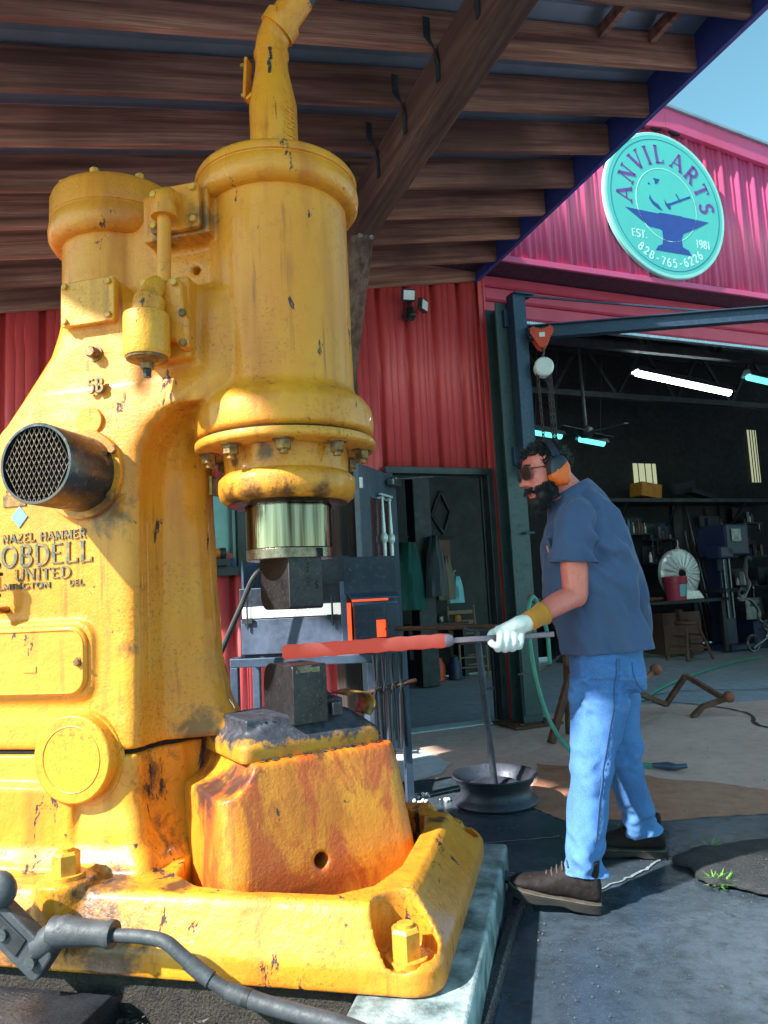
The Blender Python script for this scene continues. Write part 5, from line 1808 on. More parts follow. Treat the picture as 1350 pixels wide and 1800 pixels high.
for k in range(4):
    MB().ball(tuple(EM @ Vector((.05, -.047, .93 + .035 * k))), .004, 8, 6).build('rivet', 'dark_iron', dr)
eb('door_table', (.15, -.06, .882), (.32, .1, .018), 'forge_steel')
for x in (.30, ):
    for y in (-.08, .2):
        MB().box((x, y, .43), (.04, .04, .86), M=EM).build('leg', 'blue_steel', fg, smooth=0)
MB().tube([tuple(EM @ Vector((.02, -.09, .60))), tuple(EM @ Vector((.36, -.12, .66)))], .013, 8).build('tool_rail', 'rust_iron', fg)
# tongs on the rail
for k in range(4):
    tg = thing('tongs', ('first pair', 'second pair', 'third pair', 'last pair')[k] + ' of tongs from the left, hanging on the forge tool rail', 'tongs', fg.matrix_basis @ (EM @ Vector((.12 + .05 * k, -.12, .40))), R(10 + 8 * k), 'tongs on the forge rail')
    for s in (-1, 1):
        MB().tube([(s * .012, 0, .42), (s * .006, 0, .28), (-s * .012, 0, .2), (-s * .02, 0, -.1)], .007, 6).build('handle', 'dark_iron', tg)
    MB().cyl((0, -.014, .24), (0, .014, .24), .011, n=10).build('rivet', 'dark_iron', tg)

# black hose arching from behind the ram to the floor
mb = MB()
mb.tube(bez([(-.62, 4.20, 1.36), (-.74, 4.18, 1.30), (-.83, 4.17, 1.12), (-.95, 4.15, .86), (-1.05, 4.12, .60), (-1.08, 4.1, .2), (-1.0, 4.1, .02)], 8), .016, 10)
tag(mb.build('forge_hose', 'black_rubber'), 'black rubber hose arching down the left of the forge', 'hose')
# lone bar heating in the furnace, carried by the stand
mb = MB()
pA = fg.matrix_basis @ (EM @ Vector((.195, .03, .955)))
mb.tube([tuple(pA), (.66, 4.10, .947)], .0125, 8)
tag(mb.build('heating_bar', 'rust_iron'), 'long dark bar heating in the furnace mouth and resting on the wheel stand', 'bar')

# ------------------------------------------------------------------ open steel door with its two white pulls
dl = thing('steel_door', 'grey steel door standing open beside the doorway with a tall window', 'door', B(.03, -.06, 0), BROT + math.atan2(-.553, -.527))
W_ = .80
for nm, c, s in (('stile', (.06, 0, 1.08), (.12, .045, 2.14)), ('stile', (W_ - .10, 0, 1.08), (.20, .045, 2.14)), ('rail', (.36, 0, 2.03), (.48, .045, .24)), ('rail', (.36, 0, .62), (.48, .045, 1.22))):
    MB().box(c, s).build(nm, 'door_grey', dl, smooth=0, bevel=.003)
mottled('door_glass', (.10, .03, .035), (.05, .03, .04), 2, .06)
MB().box((.36, 0, 1.57), (.48, .008, .68)).build('pane', 'door_glass', dl, smooth=0)
mottled('pull_white', (.72, .80, .78), (.6, .7, .68), 12, .3, .2)
for k, x in enumerate((.26, .42)):
    p = MB()
    y = .055
    prof = [(.008, 1.24), (.012, 1.26), (.013, 1.4), (.017, 1.52), (.016, 1.56), (.030, 1.58), (.032, 1.60), (.030, 1.62), (.016, 1.64), (.017, 1.68), (.012, 1.8), (.009, 1.93)]
    p.lathe(prof, (x, y, 0), n=16)
    o = p.build('pull', 'pull_white', dl)
    for z in (1.25, 1.92):
        MB().box((x, y / 2 + .01, z), (.05, y, .014)).build('pull_foot', 'pull_white', o, smooth=0)
MB().box((.34, .058, 1.945), (.26, .02, .016)).build('pull_bridge', 'pull_white', dl, smooth=0)
MB().box((.16, .07, 2.07), (.2, .06, .06)).box((.12, .06, 2.1), (.06, .05, .05)).build('door_closer', 'grey_iron', dl, smooth=0, bevel=.008)
mb = MB().tube([(.1, .08, 2.11), (-.05, .34, 2.12)], .009, 6)
mb.build('closer_arm', 'grey_iron', dl)
MB().box((W_ - .07, .035, 1.0), (.05, .02, .2)).cyl((W_ - .07, .03, 1.0), (W_ - .07, .085, 1.0), .025, n=14).build('door_knob', 'grey_iron', dl, smooth=30)
for z in (.9, 2.0):
    MB().box((W_ - .02, .03, z), (.03, .02, .08)).build('latch', 'white_paint', dl, smooth=0)

# things on the window ledge
mottled('sticker_blue', (.02, .09, .42), (.02, .08, .36), 8, .5)
mottled('orange_paint', (.62, .22, .02), (.5, .16, .015), 8, .5)
gr_ = thing('angle_grinder', 'orange bodied power tool lying on the window ledge behind the ram', 'power tool', B(-1.52, -.12, 1.53), BROT)
MB().cyl((-.16, 0, 0), (.06, 0, .0), .036, n=18).build('body', 'orange_paint', gr_, bevel=.006)
MB().cyl((.06, 0, 0), (.10, 0, 0), .042, n=18).box((.05, 0, -.06), (.16, .07, .03)).build('guard', 'lamp_black', gr_, smooth=20)
MB().box((-.03, 0, -.085), (.3, .16, .018)).build('ledge_plate', 'lamp_black', gr_, smooth=0)
stk = thing('window_sticker', 'red and blue oval sticker low on the window glass', 'sticker', B(-1.42, -.055, 1.445), BROT)
MB().lathe([(0, 0), (.09, 0), (.09, -.003), (0, -.003)], (0, 0, 0), 'Y', 28).build('blue_oval', 'sticker_blue', stk, smooth=0)
MB().prism([(-.09, .045), (.085, .05), (.06, .085), (0, .10), (-.06, .085)], -.0032, -.006, 'Y').build('red_band', 'hoist_red', stk, smooth=0)
mb = MB()
lettering(mb, 'APS', .042, lambda u, v, w: (-.06 + u, -.0032 - w, -.02 + v), .002, serif=0)
mb.build('sticker_lettering', 'white_paint', stk, smooth=0)
# ------------------------------------------------------------------ hot bar held by the smith
m_ = Mat('glowing_bar', (.06, .02, .018), .8)
n_ = m_.noise(40, 5, .6)
cc = m_.ramp(n_, [(.3, (1.0, .105, .06)), (.7, (1.0, .13, .075))])
m_.link(cc, m_.p.inputs['Emission Color'])
m_.p.inputs['Emission Strength'].default_value = .145
m_.bump(m_.noise(26, 4), .3, .004)
mottled('bar_cooling', (.30, .22, .26), (.2, .16, .2), 30, .4, .6, .2)
BA, BBk = Vector((-.375, 2.585, .972)), Vector((.655, 2.765, .966))
bd = (BBk - BA).normalized()
hb = thing('hot_bar', 'glowing red forged steel bar with a dark handle, held on the lower die', 'steel bar', BA, math.atan2(bd.y, bd.x))
rn = random.Random(9)
rings = []
HL_ = .605
for i in range(40):
    f = i / 39
    x = f * HL_
    hw = .0235 + .0012 * math.sin(i * 1.25) + rn.uniform(-.0008, .0008)
    hy = .021 + .0015 * math.sin(i * 1.25 + 2)
    zc = .0 + .006 * f
    if i == 0 or i == 39:
        hw, hy = hw * .75, hy * .75
    rings.append([(x, a * hy * .92, zc + b * hw) for a, b in ((-1, -.8), (-.8, -1), (.8, -1), (1, -.8), (1, .8), (.8, 1), (-.8, 1), (-1, .8))])
MB().loft(rings[:38]).build('hot_end', 'glowing_bar', hb, smooth=50)
MB().loft(rings[37:]).build('cooling_end', 'bar_cooling', hb, smooth=50)
MB().box((HL_ + .19, 0, .004), (.39, .018, .020)).build('handle', 'bar_cooling', hb, smooth=0, bevel=.003)

# ------------------------------------------------------------------ bar stand on an old wheel rim
ws = thing('wheel_stand', 'black wheel rim with an upright pole, a bar stand on the wet floor', 'bar stand', (.53, 4.19, 0), 0)
MB().lathe([(0.165, 0.0), (0.225, 0.0), (0.232, 0.01), (0.226, 0.022), (0.205, 0.032), (0.19, 0.055), (0.187, 0.075), (0.194, 0.095), (0.21, 0.112), (0.216, 0.13), (0.23, 0.14), (0.236, 0.147), (0.23, 0.152), (0.216, 0.146), (0.198, 0.122), (0.176, 0.1), (0.168, 0.07), (0.165, 0.03)], n=56, closed=False).build('rim', 'dark_steel', ws, smooth=40)
MB().lathe([(0, .085), (.06, .085), (.09, .102), (.12, .106), (.15, .09), (.172, .082), (.172, .07), (0, .07)], n=40).build('hub_disc', 'dark_steel', ws, smooth=40)
MB().tube([(0, 0, .08), (-.045, -.02, .86)], .019, 14).build('pole', 'dark_steel', ws)
MB().tube([(-.043, -.02, .80), (-.047, -.02, .925)], .013, 12).build('inner_pole', 'dark_steel', ws)
MB().tube([(-.12, -.03, .945), (-.10, -.027, .93), (.01, -.01, .93), (.03, -.008, .945)], .011, 10).build('cradle', 'dark_steel', ws)
MB().tube([(-.03, -.01, .60), (.03, -.01, .61)], .007, 8).build('set_screw', 'dark_steel', ws)

# ------------------------------------------------------------------ rusty iron sculptures with ball ends
mottled('rust_ball', (.28, .09, .045), (.18, .055, .03), 20, .7)
s1 = thing('iron_trestle', 'rusty iron trestle with ball finials standing behind the man', 'trestle', (1.35, 5.75, 0), BROT)
def ibar(par, name, a, b, w=.045, mat='rust_iron'):
    mb = MB().tube([a, b], w * .7, 4)
    return mb.build(name, mat, par, smooth=0, bevel=.003)
s1M = s1.matrix_basis.inverted()
def lw(p, par=s1):
    return tuple(par.matrix_basis.inverted() @ Vector(p))
ibar(s1, 'leg', lw((1.15, 5.64, .0)), lw((1.40, 5.86, .52)), .05)
ibar(s1, 'leg', lw((1.36, 5.95, .0)), lw((1.38, 5.86, 1.0)), .045)
ibar(s1, 'leg', lw((1.545, 5.27, .0)), lw((1.52, 5.45, .62)), .045)
ibar(s1, 'arm', lw((1.03, 5.25, 1.06)), lw((1.42, 5.84, .86)), .04)
ibar(s1, 'brace', lw((1.03, 5.25, 1.04)), lw((1.25, 5.3, 1.05)), .03)
MB().ball(lw((1.0, 5.22, 1.075)), .032, 14, 8).build('ball_finial', 'rust_ball', s1)
s2 = thing('zigzag_sculpture', 'low zigzag iron sculpture with two orange ball ends on the apron', 'sculpture', (2.1, 6.6, 0), BROT)
l2 = lambda p: tuple(s2.matrix_basis.inverted() @ Vector(p))
# four points seen along the zigzag, resting on the slab at its tips
Z = [(1.83, 5.95, .33), (2.42, 6.75, .055), (2.62, 6.75, .30), (2.86, 6.55, .11), (2.62, 6.45, .07), (2.50, 6.38, .0)]
for a, b in zip(Z[:-1], Z[1:]):
    ibar(s2, 'bar', l2(a), l2(b), .042)
ibar(s2, 'bar', l2((1.72, 6.05, .20)), l2((2.25, 6.55, .36)), .042, 'rust_ball')
ibar(s2, 'leg', l2((1.86, 6.2, .0)), l2((1.85, 6.2, .26)), .05)
MB().ball(l2((2.30, 6.58, .385)), .052, 16, 10).build('ball_end', 'rust_ball', s2)
MB().ball(l2((2.89, 6.53, .13)), .05, 16, 10).build('ball_end', 'rust_ball', s2)
MB().tube([l2((1.75, 6.0, .21)), l2((2.1, 6.1, .2))], .008, 6).build('pin', 'rust_iron', s2)

# ------------------------------------------------------------------ green garden hose
mottled('hose_green', (.07, .33, .25), (.045, .25, .2), 10, .4)
mb = MB()
mb.tube(bez([(1.10, 5.24, .62), (1.09, 5.22, .85), (1.02, 5.16, 1.06), (.975, 5.12, 1.07), (.945, 5.1, .95), (.95, 5.1, .72), (.98, 5.1, .48), (1.04, 5.1, .26), (1.12, 5.0, .10), (1.22, 4.9, .022), (1.38, 4.85, .014), (1.50, 4.82, .014), (1.60, 4.74, .014)], 9), .0145, 10)
gh = tag(mb.build('garden_hose', 'hose_green'), 'green garden hose looped over the trestle and ending on the slab', 'hose')
MB().tube([(1.59, 4.75, .016), (1.66, 4.69, .022), (1.70, 4.66, .02), (1.76, 4.645, .03)], [.016, .026, .02, .014], 12).build('spray_nozzle', 'blue_steel', gh)
mb = MB()
mb.tube(bez([(1.75, 6.05, .20), (1.95, 6.45, .12), (2.25, 7.1, .015), (3.0, 8.3, .014), (3.8, 9.3, .014), (4.64, 10.2, .014), (5.2, 10.6, .014)], 8), .0135, 8)
tag(mb.build('garden_hose', 'hose_green'), 'green hose running across the apron deep into the bay', 'hose')
# small chain off the column
mb = MB()
chain(mb, (1.0, 5.98, .47), (1.18, 5.92, .50), .03, .004, .008)
chain(mb, (1.18, 5.92, .50), (1.36, 5.95, .62), .03, .004, .008)
tag(mb.build('loose_chain', 'grey_iron', smooth=60), 'thin steel chain strung between the column and the trestle', 'chain')
tag(MB().box((1.37, 5.93, .57), (.05, .03, .06)).cyl((1.35, 5.93, .60), (1.39, 5.93, .62), .015, n=10).build('padlock', 'lamp_black', smooth=0, bevel=.005), 'black padlock hanging at the end of the thin chain', 'padlock')

# two long bolts, soap foam, rail in the gutter, treadle
for k, (x, y, a) in enumerate(((.07, 5.62, 6), (.06, 5.52, -4))):
    nb = thing('long_bolt', ('farther', 'nearer')[k] + ' of two long steel bolts lying by the open door', 'bolt', (x, y, .012), R(a))
    MB().cyl((-.11, 0, 0), (.09, 0, 0), .008, n=8).build('shank', 'dark_iron', nb)
    MB().cyl((.09, 0, 0), (.105, 0, 0), .016, n=6).build('head', 'dark_iron', nb, smooth=0)
rn = random.Random(17)
mottled('foam_white', (.75, .8, .8), (.6, .66, .68), 30, .3)
mb = MB()
for i in range(46):
    x, y = .08 + rn.gauss(0, .06), 4.3 + rn.gauss(0, .10)
    if i < 8:
        x, y = .27 + rn.gauss(0, .012), 4.27 + rn.gauss(0, .01)
    mb.ball((x, y, .004), rn.uniform(.003, .012), 7, 5)
o = mb.build('soap_foam', 'foam_white')
o['kind'] = 'stuff'
o['label'] = 'white soap foam specks on the wet floor'
mb = MB()
P = [(.455, 3.0, .02), (.425, 2.86, .02), (.37, 2.68, .02), (.28, 2.38, .02), (.20, 2.11, .02), (.10, 1.8, .02), (0, 1.4, .02)]
Q = bez(P, 5)
rings = []
for i, p in enumerate(Q):
    d = (Q[min(i + 1, len(Q) - 1)] - Q[max(i - 1, 0)]).normalized()
    s = Vector((d.y, -d.x, 0))
    rings.append([p + s * a + Vector((0, 0, b)) for a, b in ((-.02, -.02), (.02, -.02), (.022, .004), (.012, .02), (-.012, .02), (-.022, .004))])
mb.loft(rings)
mottled('wet_steel', (.03, .034, .045), (.06, .066, .085), 14, .25, .6, .4)
tag(mb.build('treadle_bar', 'wet_steel', smooth=40), 'long dark treadle bar on the floor along the concrete plinth', 'treadle')
mb = MB().tube(bez([(.30, 2.93, .10), (.38, 2.90, .085), (.45, 2.88, .065)], 4), .022, 10)
tag(mb.build('treadle_pedal', 'wet_steel'), 'short dark pedal bar under the toe of the near boot', 'pedal')

# ------------------------------------------------------------------ heavy cable with a clamp across the hammer base
def H(x, y, z):
    c, n = math.cos(HROT), math.sin(HROT)
    return Vector((HLOC[0] + x * c - y * n, HLOC[1] + x * n + y * c, z))
cl = thing('cable_clamp', 'grey rubber covered clamp and thick cable lying across the hammer base', 'cable', HLOC, HROT)
pts = bez([(-.40, -.60, .292), (-.335, -.602, .294), (-.285, -.605, .293), (-.22, -.61, .296), (-.15, -.615, .29), (-.10, -.62, .262), (-.04, -.622, .222), (.03, -.625, .188), (.12, -.63, .168), (.21, -.64, .158), (.38, -.66, .138), (.50, -.70, .10), (.70, -.85, .06)], 6)
MB().tube(pts, .0175, 14).build('cable', 'grey_rubber', cl)
sl = bez([(-.10, -.62, .262), (-.04, -.622, .222), (.03, -.625, .188)], 6)
MB().tube(sl[2:9], .0205, 14).build('sleeve', 'grey_rubber', cl)
sl = bez([(.03, -.625, .188), (.12, -.63, .168), (.21, -.64, .158), (.38, -.66, .138), (.50, -.70, .10)], 6)
MB().tube(sl, .0215, 14).build('sleeve', 'grey_rubber', cl)
MB().tube(sl[3:5], .0225, 14).build('tape_band', 'black_rubber', cl)
MB().tube([(-.49, -.60, .288), (-.44, -.60, .292), (-.385, -.60, .292), (-.335, -.602, .294), (-.318, -.602, .294), (-.305, -.602, .294)], [.042, .038, .033, .031, .036, .034], 20).build('collar', 'grey_rubber', cl)
MB().tube(bez([(-.40, -.60, .29), (-.45, -.60, .30), (-.49, -.602, .275), (-.53, -.604, .25)], 4), [.03] * 4 + [.036] * 4 + [.04] * 5, 16).build('neck', 'grey_rubber', cl)
jm = Matrix.Translation((-.60, -.612, .285)) @ Matrix.Rotation(R(37), 4, 'Y')
jb = MB().prism(rrect(-.20, .13, -.05, .05, .02), -.022, .022, 'Y', M=jm).build('jaw', 'grey_rubber', cl, smooth=0, bevel=.006)
MB().box((-.03, -.024, .0), (.15, .006, .055), M=jm).build('jaw_plate', 'dark_iron', jb, smooth=0, bevel=.002)
for x in (-.02, .09):
    p0, p1 = jm @ Vector((x, -.024, -.004)), jm @ Vector((x, -.036, -.004))
    MB().cyl(p0, p1, .016, n=14).build('screw', 'grey_iron', jb)
MB().ball(tuple(jm @ Vector((-.10, -.02, .075))), .05, 14, 8, (1, .6, 1)).build('jaw_knob', 'grey_rubber', jb)

# dark steel channel and litter in front of the footing at the bottom left
ck = thing('floor_channel', 'wet dark steel channel at the lower left under the hammer base', 'steel channel', HLOC, HROT)
mb = MB().prism([(-.74, .0), (-.52, .0), (-.52, .095), (-.56, .118), (-.72, .118), (-.74, .10)], -1.9, -.34, 'X')
mb.build('channel', 'wet_steel', ck, smooth=0, bevel=.006)
mottled('leaf_dark', (.03, .026, .022), (.09, .075, .06), 20, .7)
mottled('leaf_pale', (.16, .14, .12), (.08, .08, .09), 20, .6)
rn = random.Random(31)
for nm, mat, cnt in (('leaf_litter', 'leaf_dark', 500), ('leaf_litter', 'leaf_pale', 160)):
    mb = MB()
    for i in range(cnt):
        x, y = rn.uniform(-.36, .34), rn.uniform(-.80, -.52)
        p = H(x, y, .01 + rn.uniform(0, .05) + max(0, (-.52 - y) * -.0))
        r = rn.uniform(.006, .02)
        a = rn.uniform(0, 2 * PI)
        t1, t2 = rn.uniform(-.8, .8), rn.uniform(-.8, .8)
        d = Vector((math.cos(a), math.sin(a), t1 * .6)) * r
        e = Vector((-math.sin(a), math.cos(a), t2 * .6)) * r * .45
        mb.add([p - d, p + e, p + d, p - e], [(0, 1, 2, 3)])
    o = mb.build(nm, mat, smooth=0)
    o['kind'] = 'stuff'
    o['label'] = 'dry leaf litter and scale in the gap under the hammer base'
struct(sheet('pit_floor', [tuple(H(-.42, -.9, 0))[:2], tuple(H(.33, -.9, 0))[:2], tuple(H(.33, -.45, 0))[:2], tuple(H(-.42, -.45, 0))[:2]], .004, 'debris'))

# ------------------------------------------------------------------ weeds at the broken slab edge
mottled('weed_green', (.08, .26, .03), (.16, .36, .05), 20, .6)
for k, (x, y, n, s) in enumerate(((1.33, 3.30, 26, .055), (1.19, 2.93, 40, .062))):
    wd_ = thing('weed', ('small tuft of grass behind the asphalt dip at the slab edge', 'spiky tuft of bright grass in front on the asphalt edge')[k], 'weed', (x, y, 0), 0, 'weeds at the slab edge')
    rn = random.Random(40 + k)
    mb = MB()
    for i in range(n):
        a = rn.uniform(0, 2 * PI)
        L = s * rn.uniform(.5, 1.25)
        el = rn.uniform(.25, 1.2)
        d = Vector((math.cos(a) * math.cos(el), math.sin(a) * math.cos(el), math.sin(el)))
        sd = Vector((-math.sin(a), math.cos(a), 0)) * .004
        b0 = Vector((rn.uniform(-.02, .02), rn.uniform(-.02, .02), 0))
        m1 = b0 + d * L * .55
        tip = b0 + d * L + Vector((math.cos(a), math.sin(a), -.6)) * L * .25
        mb.add([b0 - sd, b0 + sd, m1 + sd * .8, m1 - sd * .8, tip], [(0, 1, 2, 3), (3, 2, 4)])
    o = mb.build('blades', 'weed_green', wd_, smooth=0)
    o['kind'] = 'stuff'
# ------------------------------------------------------------------ the smith
def _cloth(name, a, b, fine, sc=7, weave=700, rough=.85, bump=.25):
    m = Mat(name, a, rough)
    c = m.ramp(m.noise(sc, 5, .6), [(.32, a), (.7, b)])
    c = m.mix(m.math('MULTIPLY', m.ramp(m.noise(weave, 2, .5), [(.4, 0.0), (.65, 1.0)]), .5), c, fine)
    m.color(c)
    m.p.inputs['Sheen Weight'].default_value = .15
    m.bump(m.noise(weave, 2, .5), .15, .002)
    m.bump(m.noise(16, 4, .6), bump, .006)
    return m
_cloth('shirt_blue', (.036, .062, .14), (.05, .088, .195), (.065, .105, .22), sc=4)
def _denim():
    m = Mat('denim', (.04, .13, .38), .85)
    c = m.ramp(m.noise(3.2, 4, .6, (1, 1, .5)), [(.34, (.030, .105, .34)), (.55, (.06, .18, .46)), (.72, (.13, .30, .58))])
    geo = m.n('ShaderNodeNewGeometry')
    worn = m.ramp(geo.outputs['Pointiness'], [(.50, 0.0), (.60, .35)])
    c = m.mix(worn, c, (.18, .36, .62))
    c = m.mix(m.math('MULTIPLY', m.ramp(m.noise(650, 2, .5, (1, 1, .35)), [(.42, 0.0), (.62, 1.0)]), .35), c, (.16, .33, .6))
    dirt = m.ramp(m.noise(9, 5, .7), [(.60, 0.0), (.72, .6)])
    c = m.mix(dirt, c, (.05, .075, .11))
    m.color(c)
    m.bump(m.noise(260, 2, .5), .15, .002)
    m.bump(m.noise(22, 4, .6), .3, .005)
_denim()
_cloth('denim_seam', (.014, .04, .13), (.03, .085, .22), (.05, .12, .28), sc=60)
_cloth('glove_white', (.72, .76, .76), (.6, .65, .66), (.8, .83, .83), sc=20, rough=.75)
_cloth('glove_cuff', (.62, .22, .015), (.5, .17, .012), (.7, .28, .03), sc=20)
m_ = mottled('skin', (.80, .225, .17), (.72, .17, .13), 9, .46, 0, .12, fine=(.58, .14, .12))
m_.p.inputs['Subsurface Weight'].default_value = .12
m_.p.inputs['Subsurface Radius'].default_value = (.012, .004, .002)
mottled('lip', (.36, .085, .075), (.30, .07, .06), 20, .4)
mottled('hair_black', (.008, .007, .008), (.016, .013, .013), 60, .45, 0, .3)
mottled('leather_brown', (.011, .008, .009), (.020, .014, .014), 10, .74, 0, .35, fine=(.035, .028, .027), rvar=.08, Specular_IOR_Level=.25)
mottled('boot_sole', (.010, .009, .009), (.018, .016, .015), 20, .7)
mottled('boot_welt', (.11, .09, .07), (.05, .042, .035), 30, .7)
mottled('muff_black', (.012, .016, .024), (.02, .028, .04), 10, .4)
mottled('muff_orange', (.80, .13, .012), (.72, .10, .010), 8, .35)
mottled('lens_green', (.006, .03, .025), (.005, .02, .02), 3, .05, 0, .0)

man = thing('person', 'man in slate blue t-shirt, jeans, ear defenders and sunglasses holding the hot bar', 'person', (.78, 2.97, 0), 0)
MI = Vector((.78, 2.97, 0))


def L(p):
    return Vector(p) - MI


def ell_ring(cx, cy, z, a, b, n=36, pw=2.3, tilt=0.0):
    """superellipse ring; tilt leans the ring forward (towards -x)"""
    out = []
    for i in range(n):
        t = 2 * PI * i / n
        c, s = math.cos(t), math.sin(t)
        x = a * math.copysign(abs(c) ** (2 / pw), c)
        y = b * math.copysign(abs(s) ** (2 / pw), s)
        out.append(L((cx + x, cy + y, z + x * tilt)))
    return out


def limb(mb, pts, rs, n=18, fl=1.0, open_end=False):
    P = bez([L(p) for p in pts], 6)
    k = len(P) - 1
    m = len(rs) - 1
    R_ = []
    for i in range(len(P)):
        f = i / k * m
        j = min(int(f), m - 1)
        R_.append(rs[j] + (rs[j + 1] - rs[j]) * (f - j))
    mb.tube(P, R_, n, flat_=fl)
    mb.ball(tuple(P[0]), R_[0] * .98, 14, 8)
    if not open_end:
        mb.ball(tuple(P[-1]), R_[-1] * .98, 14, 8)


def displace(o, fn):
    me = o.data
    nrm = [v.normal.copy() for v in me.vertices]
    for v, q in zip(me.vertices, nrm):
        v.co += q * fn(v.co + MI, q)
    me.update()


CY = 2.985
SHL, ELL, WRL = (.745, 2.815, 1.415), (.703, 2.80, 1.112), (.502, 2.685, 1.032)
SHR, ELR, WRR = (.795, 3.165, 1.40), (.90, 3.22, 1.14), (.86, 3.17, 1.02)

# --- body: torso core, neck, head and both arms as one skin
HC = Vector((.655, 2.95, 1.612))
HM = Matrix.Translation(HC - MI) @ Matrix.Rotation(R(180 + 14), 4, 'Z') @ Matrix.Rotation(R(10), 4, 'Y')   # head: +x face, +y its left, +z crown
def hb_(mb, c, r, s, n=20, m=14):
    k = len(mb.v)
    mb.ball((0, 0, 0), r, n, m, s)
    for i in range(k, len(mb.v)):
        mb.v[i] = tuple(HM @ (Vector(mb.v[i]) + Vector(c)))
body = MB()
body.loft([ell_ring(.86, CY, .80, .10, .12), ell_ring(.84, CY, 1.0, .12, .14), ell_ring(.825, CY, 1.2, .12, .15), ell_ring(.81, CY, 1.34, .11, .155), ell_ring(.80, CY, 1.41, .075, .12), ell_ring(.79, CY, 1.45, .05, .07)])
limb(body, [(.80, CY, 1.42), (.765, CY - .005, 1.50), (.725, 2.97, 1.55), (.695, 2.96, 1.585)], [.075, .068, .065, .066], 22)
limb(body, [(.745, 2.85, 1.37), (.712, 2.81, 1.25), ELL], [.048, .055, .047])
limb(body, [ELL, (.62, 2.755, 1.085), WRL], [.046, .044, .030], fl=.9)
limb(body, [(.80, 3.14, 1.37), (.835, 3.20, 1.26), ELR], [.06, .054, .044])
limb(body, [ELR, (.88, 3.20, 1.07), WRR], [.044, .042, .03])
hb_(body, (-.012, 0, .030), .1, (.98, .77, .86))            # cranium
hb_(body, (.030, 0, -.030), .1, (.62, .66, .84))            # face
hb_(body, (.045, 0, -.088), .1, (.42, .50, .30))            # jaw and chin
hb_(body, (.068, 0, .028), .1, (.22, .58, .14))             # brow
for s in (-1, 1):
    hb_(body, (.058, s * .040, -.018), .1, (.22, .20, .22))  # cheeks
    hb_(body, (.0, s * .073, -.012), .1, (.18, .10, .30))    # ears
body.add([tuple(HM @ Vector(p)) for p in ((.082, -.010, .018), (.082, .010, .018), (.118, .012, -.036), (.118, -.012, -.036), (.09, .020, -.045), (.09, -.020, -.045), (.07, -.014, .0), (.07, .014, .0))],
         [(0, 1, 2, 3), (3, 2, 4, 5), (0, 3, 5, 6), (1, 7, 4, 2), (6, 5, 4, 7), (0, 6, 7, 1)])
hb_(body, (.107, 0, -.036), .1, (.15, .13, .11))            # nose tip
for s in (-1, 1):
    hb_(body, (.095, s * .014, -.040), .1, (.11, .07, .08))
hb_(body, (.085, 0, -.070), .1, (.12, .26, .06))            # lips
hb_(body, (.082, 0, -.083), .1, (.11, .22, .06))
bo = cast('body', body, 'skin', man, .0052, 4)
MB()
lp = MB()
hb_(lp, (.0895, 0, -.0705), .1, (.095, .21, .05), 14, 8)
hb_(lp, (.087, 0, -.0825), .1, (.09, .18, .055), 14, 8)
lp.build('lips', 'lip', man, smooth=180)

# --- t-shirt
sh_ = MB()
RG = [(.868, 0, .850, .166, .185), (.93, 0, .843, .171, .187), (1.03, 0, .827, .180, .190), (1.125, 0, .819, .188, .198), (1.216, 0, .815, .184, .205), (1.29, .06, .810, .178, .210), (1.346, .127, .805, .166, .210), (1.40, .22, .797, .143, .20), (1.447, .32, .789, .116, .17), (1.49, .40, .775, .096, .125), (1.525, .46, .760, .080, .09), (1.535, .48, .757, .074, .082)]
sh_.loft([ell_ring(cx, CY, z, a_, b_, 44, 2.25, tilt=tl - (.02 if z < .9 else 0)) for z, tl, cx, a_, b_ in RG])
sl1, sl2 = MB(), MB()
limb(sl1, [(.765, 2.90, 1.415), (.74, 2.838, 1.395), (.717, 2.812, 1.31), (.697, 2.80, 1.222)], [.080, .085, .077, .078], 26, open_end=True)
limb(sl2, [(.78, 3.07, 1.41), (.775, 3.135, 1.385), (.79, 3.17, 1.30), (.82, 3.19, 1.23)], [.09, .093, .085, .083], 24, open_end=True)
shirt = cast('t_shirt', sh_, 'shirt_blue', man, .0065, 4)


def cut_hem(o, p, n, test=None, thick=.003, last=True):
    """slice cloth with a plane (everything on the side of n goes) so that it ends in a real edge"""
    bm = bmesh.new()
    bm.from_mesh(o.data)
    fs = [f for f in bm.faces if test is None or test(f.calc_center_median() + MI)]
    geom = list({v for f in fs for v in f.verts}) + list({e for f in fs for e in f.edges}) + fs
    bmesh.ops.bisect_plane(bm, geom=geom, plane_co=L(p), plane_no=Vector(n), clear_outer=True)
    bm.to_mesh(o.data)
    bm.free()
    if last:
        md = o.modifiers.new('cloth', 'SOLIDIFY')
        md.thickness = thick
        md.offset = -1


def fold(p, d, freq, seed, sharp=2.0):
    """ridged wrinkles running along direction d"""
    d = Vector(d).normalized()
    a = d.orthogonal().normalized()
    b = d.cross(a)
    q = Vector((p.dot(d) * freq * .22, p.dot(a) * freq, p.dot(b) * freq)) + Vector((seed, seed * 1.7, 0))
    n1, n2 = noise.noise(q), noise.noise(q * 2.1 + Vector((5, 1, 3)))
    v = n1 + .35 * n2
    return math.copysign(abs(v) ** .8, v) * .6


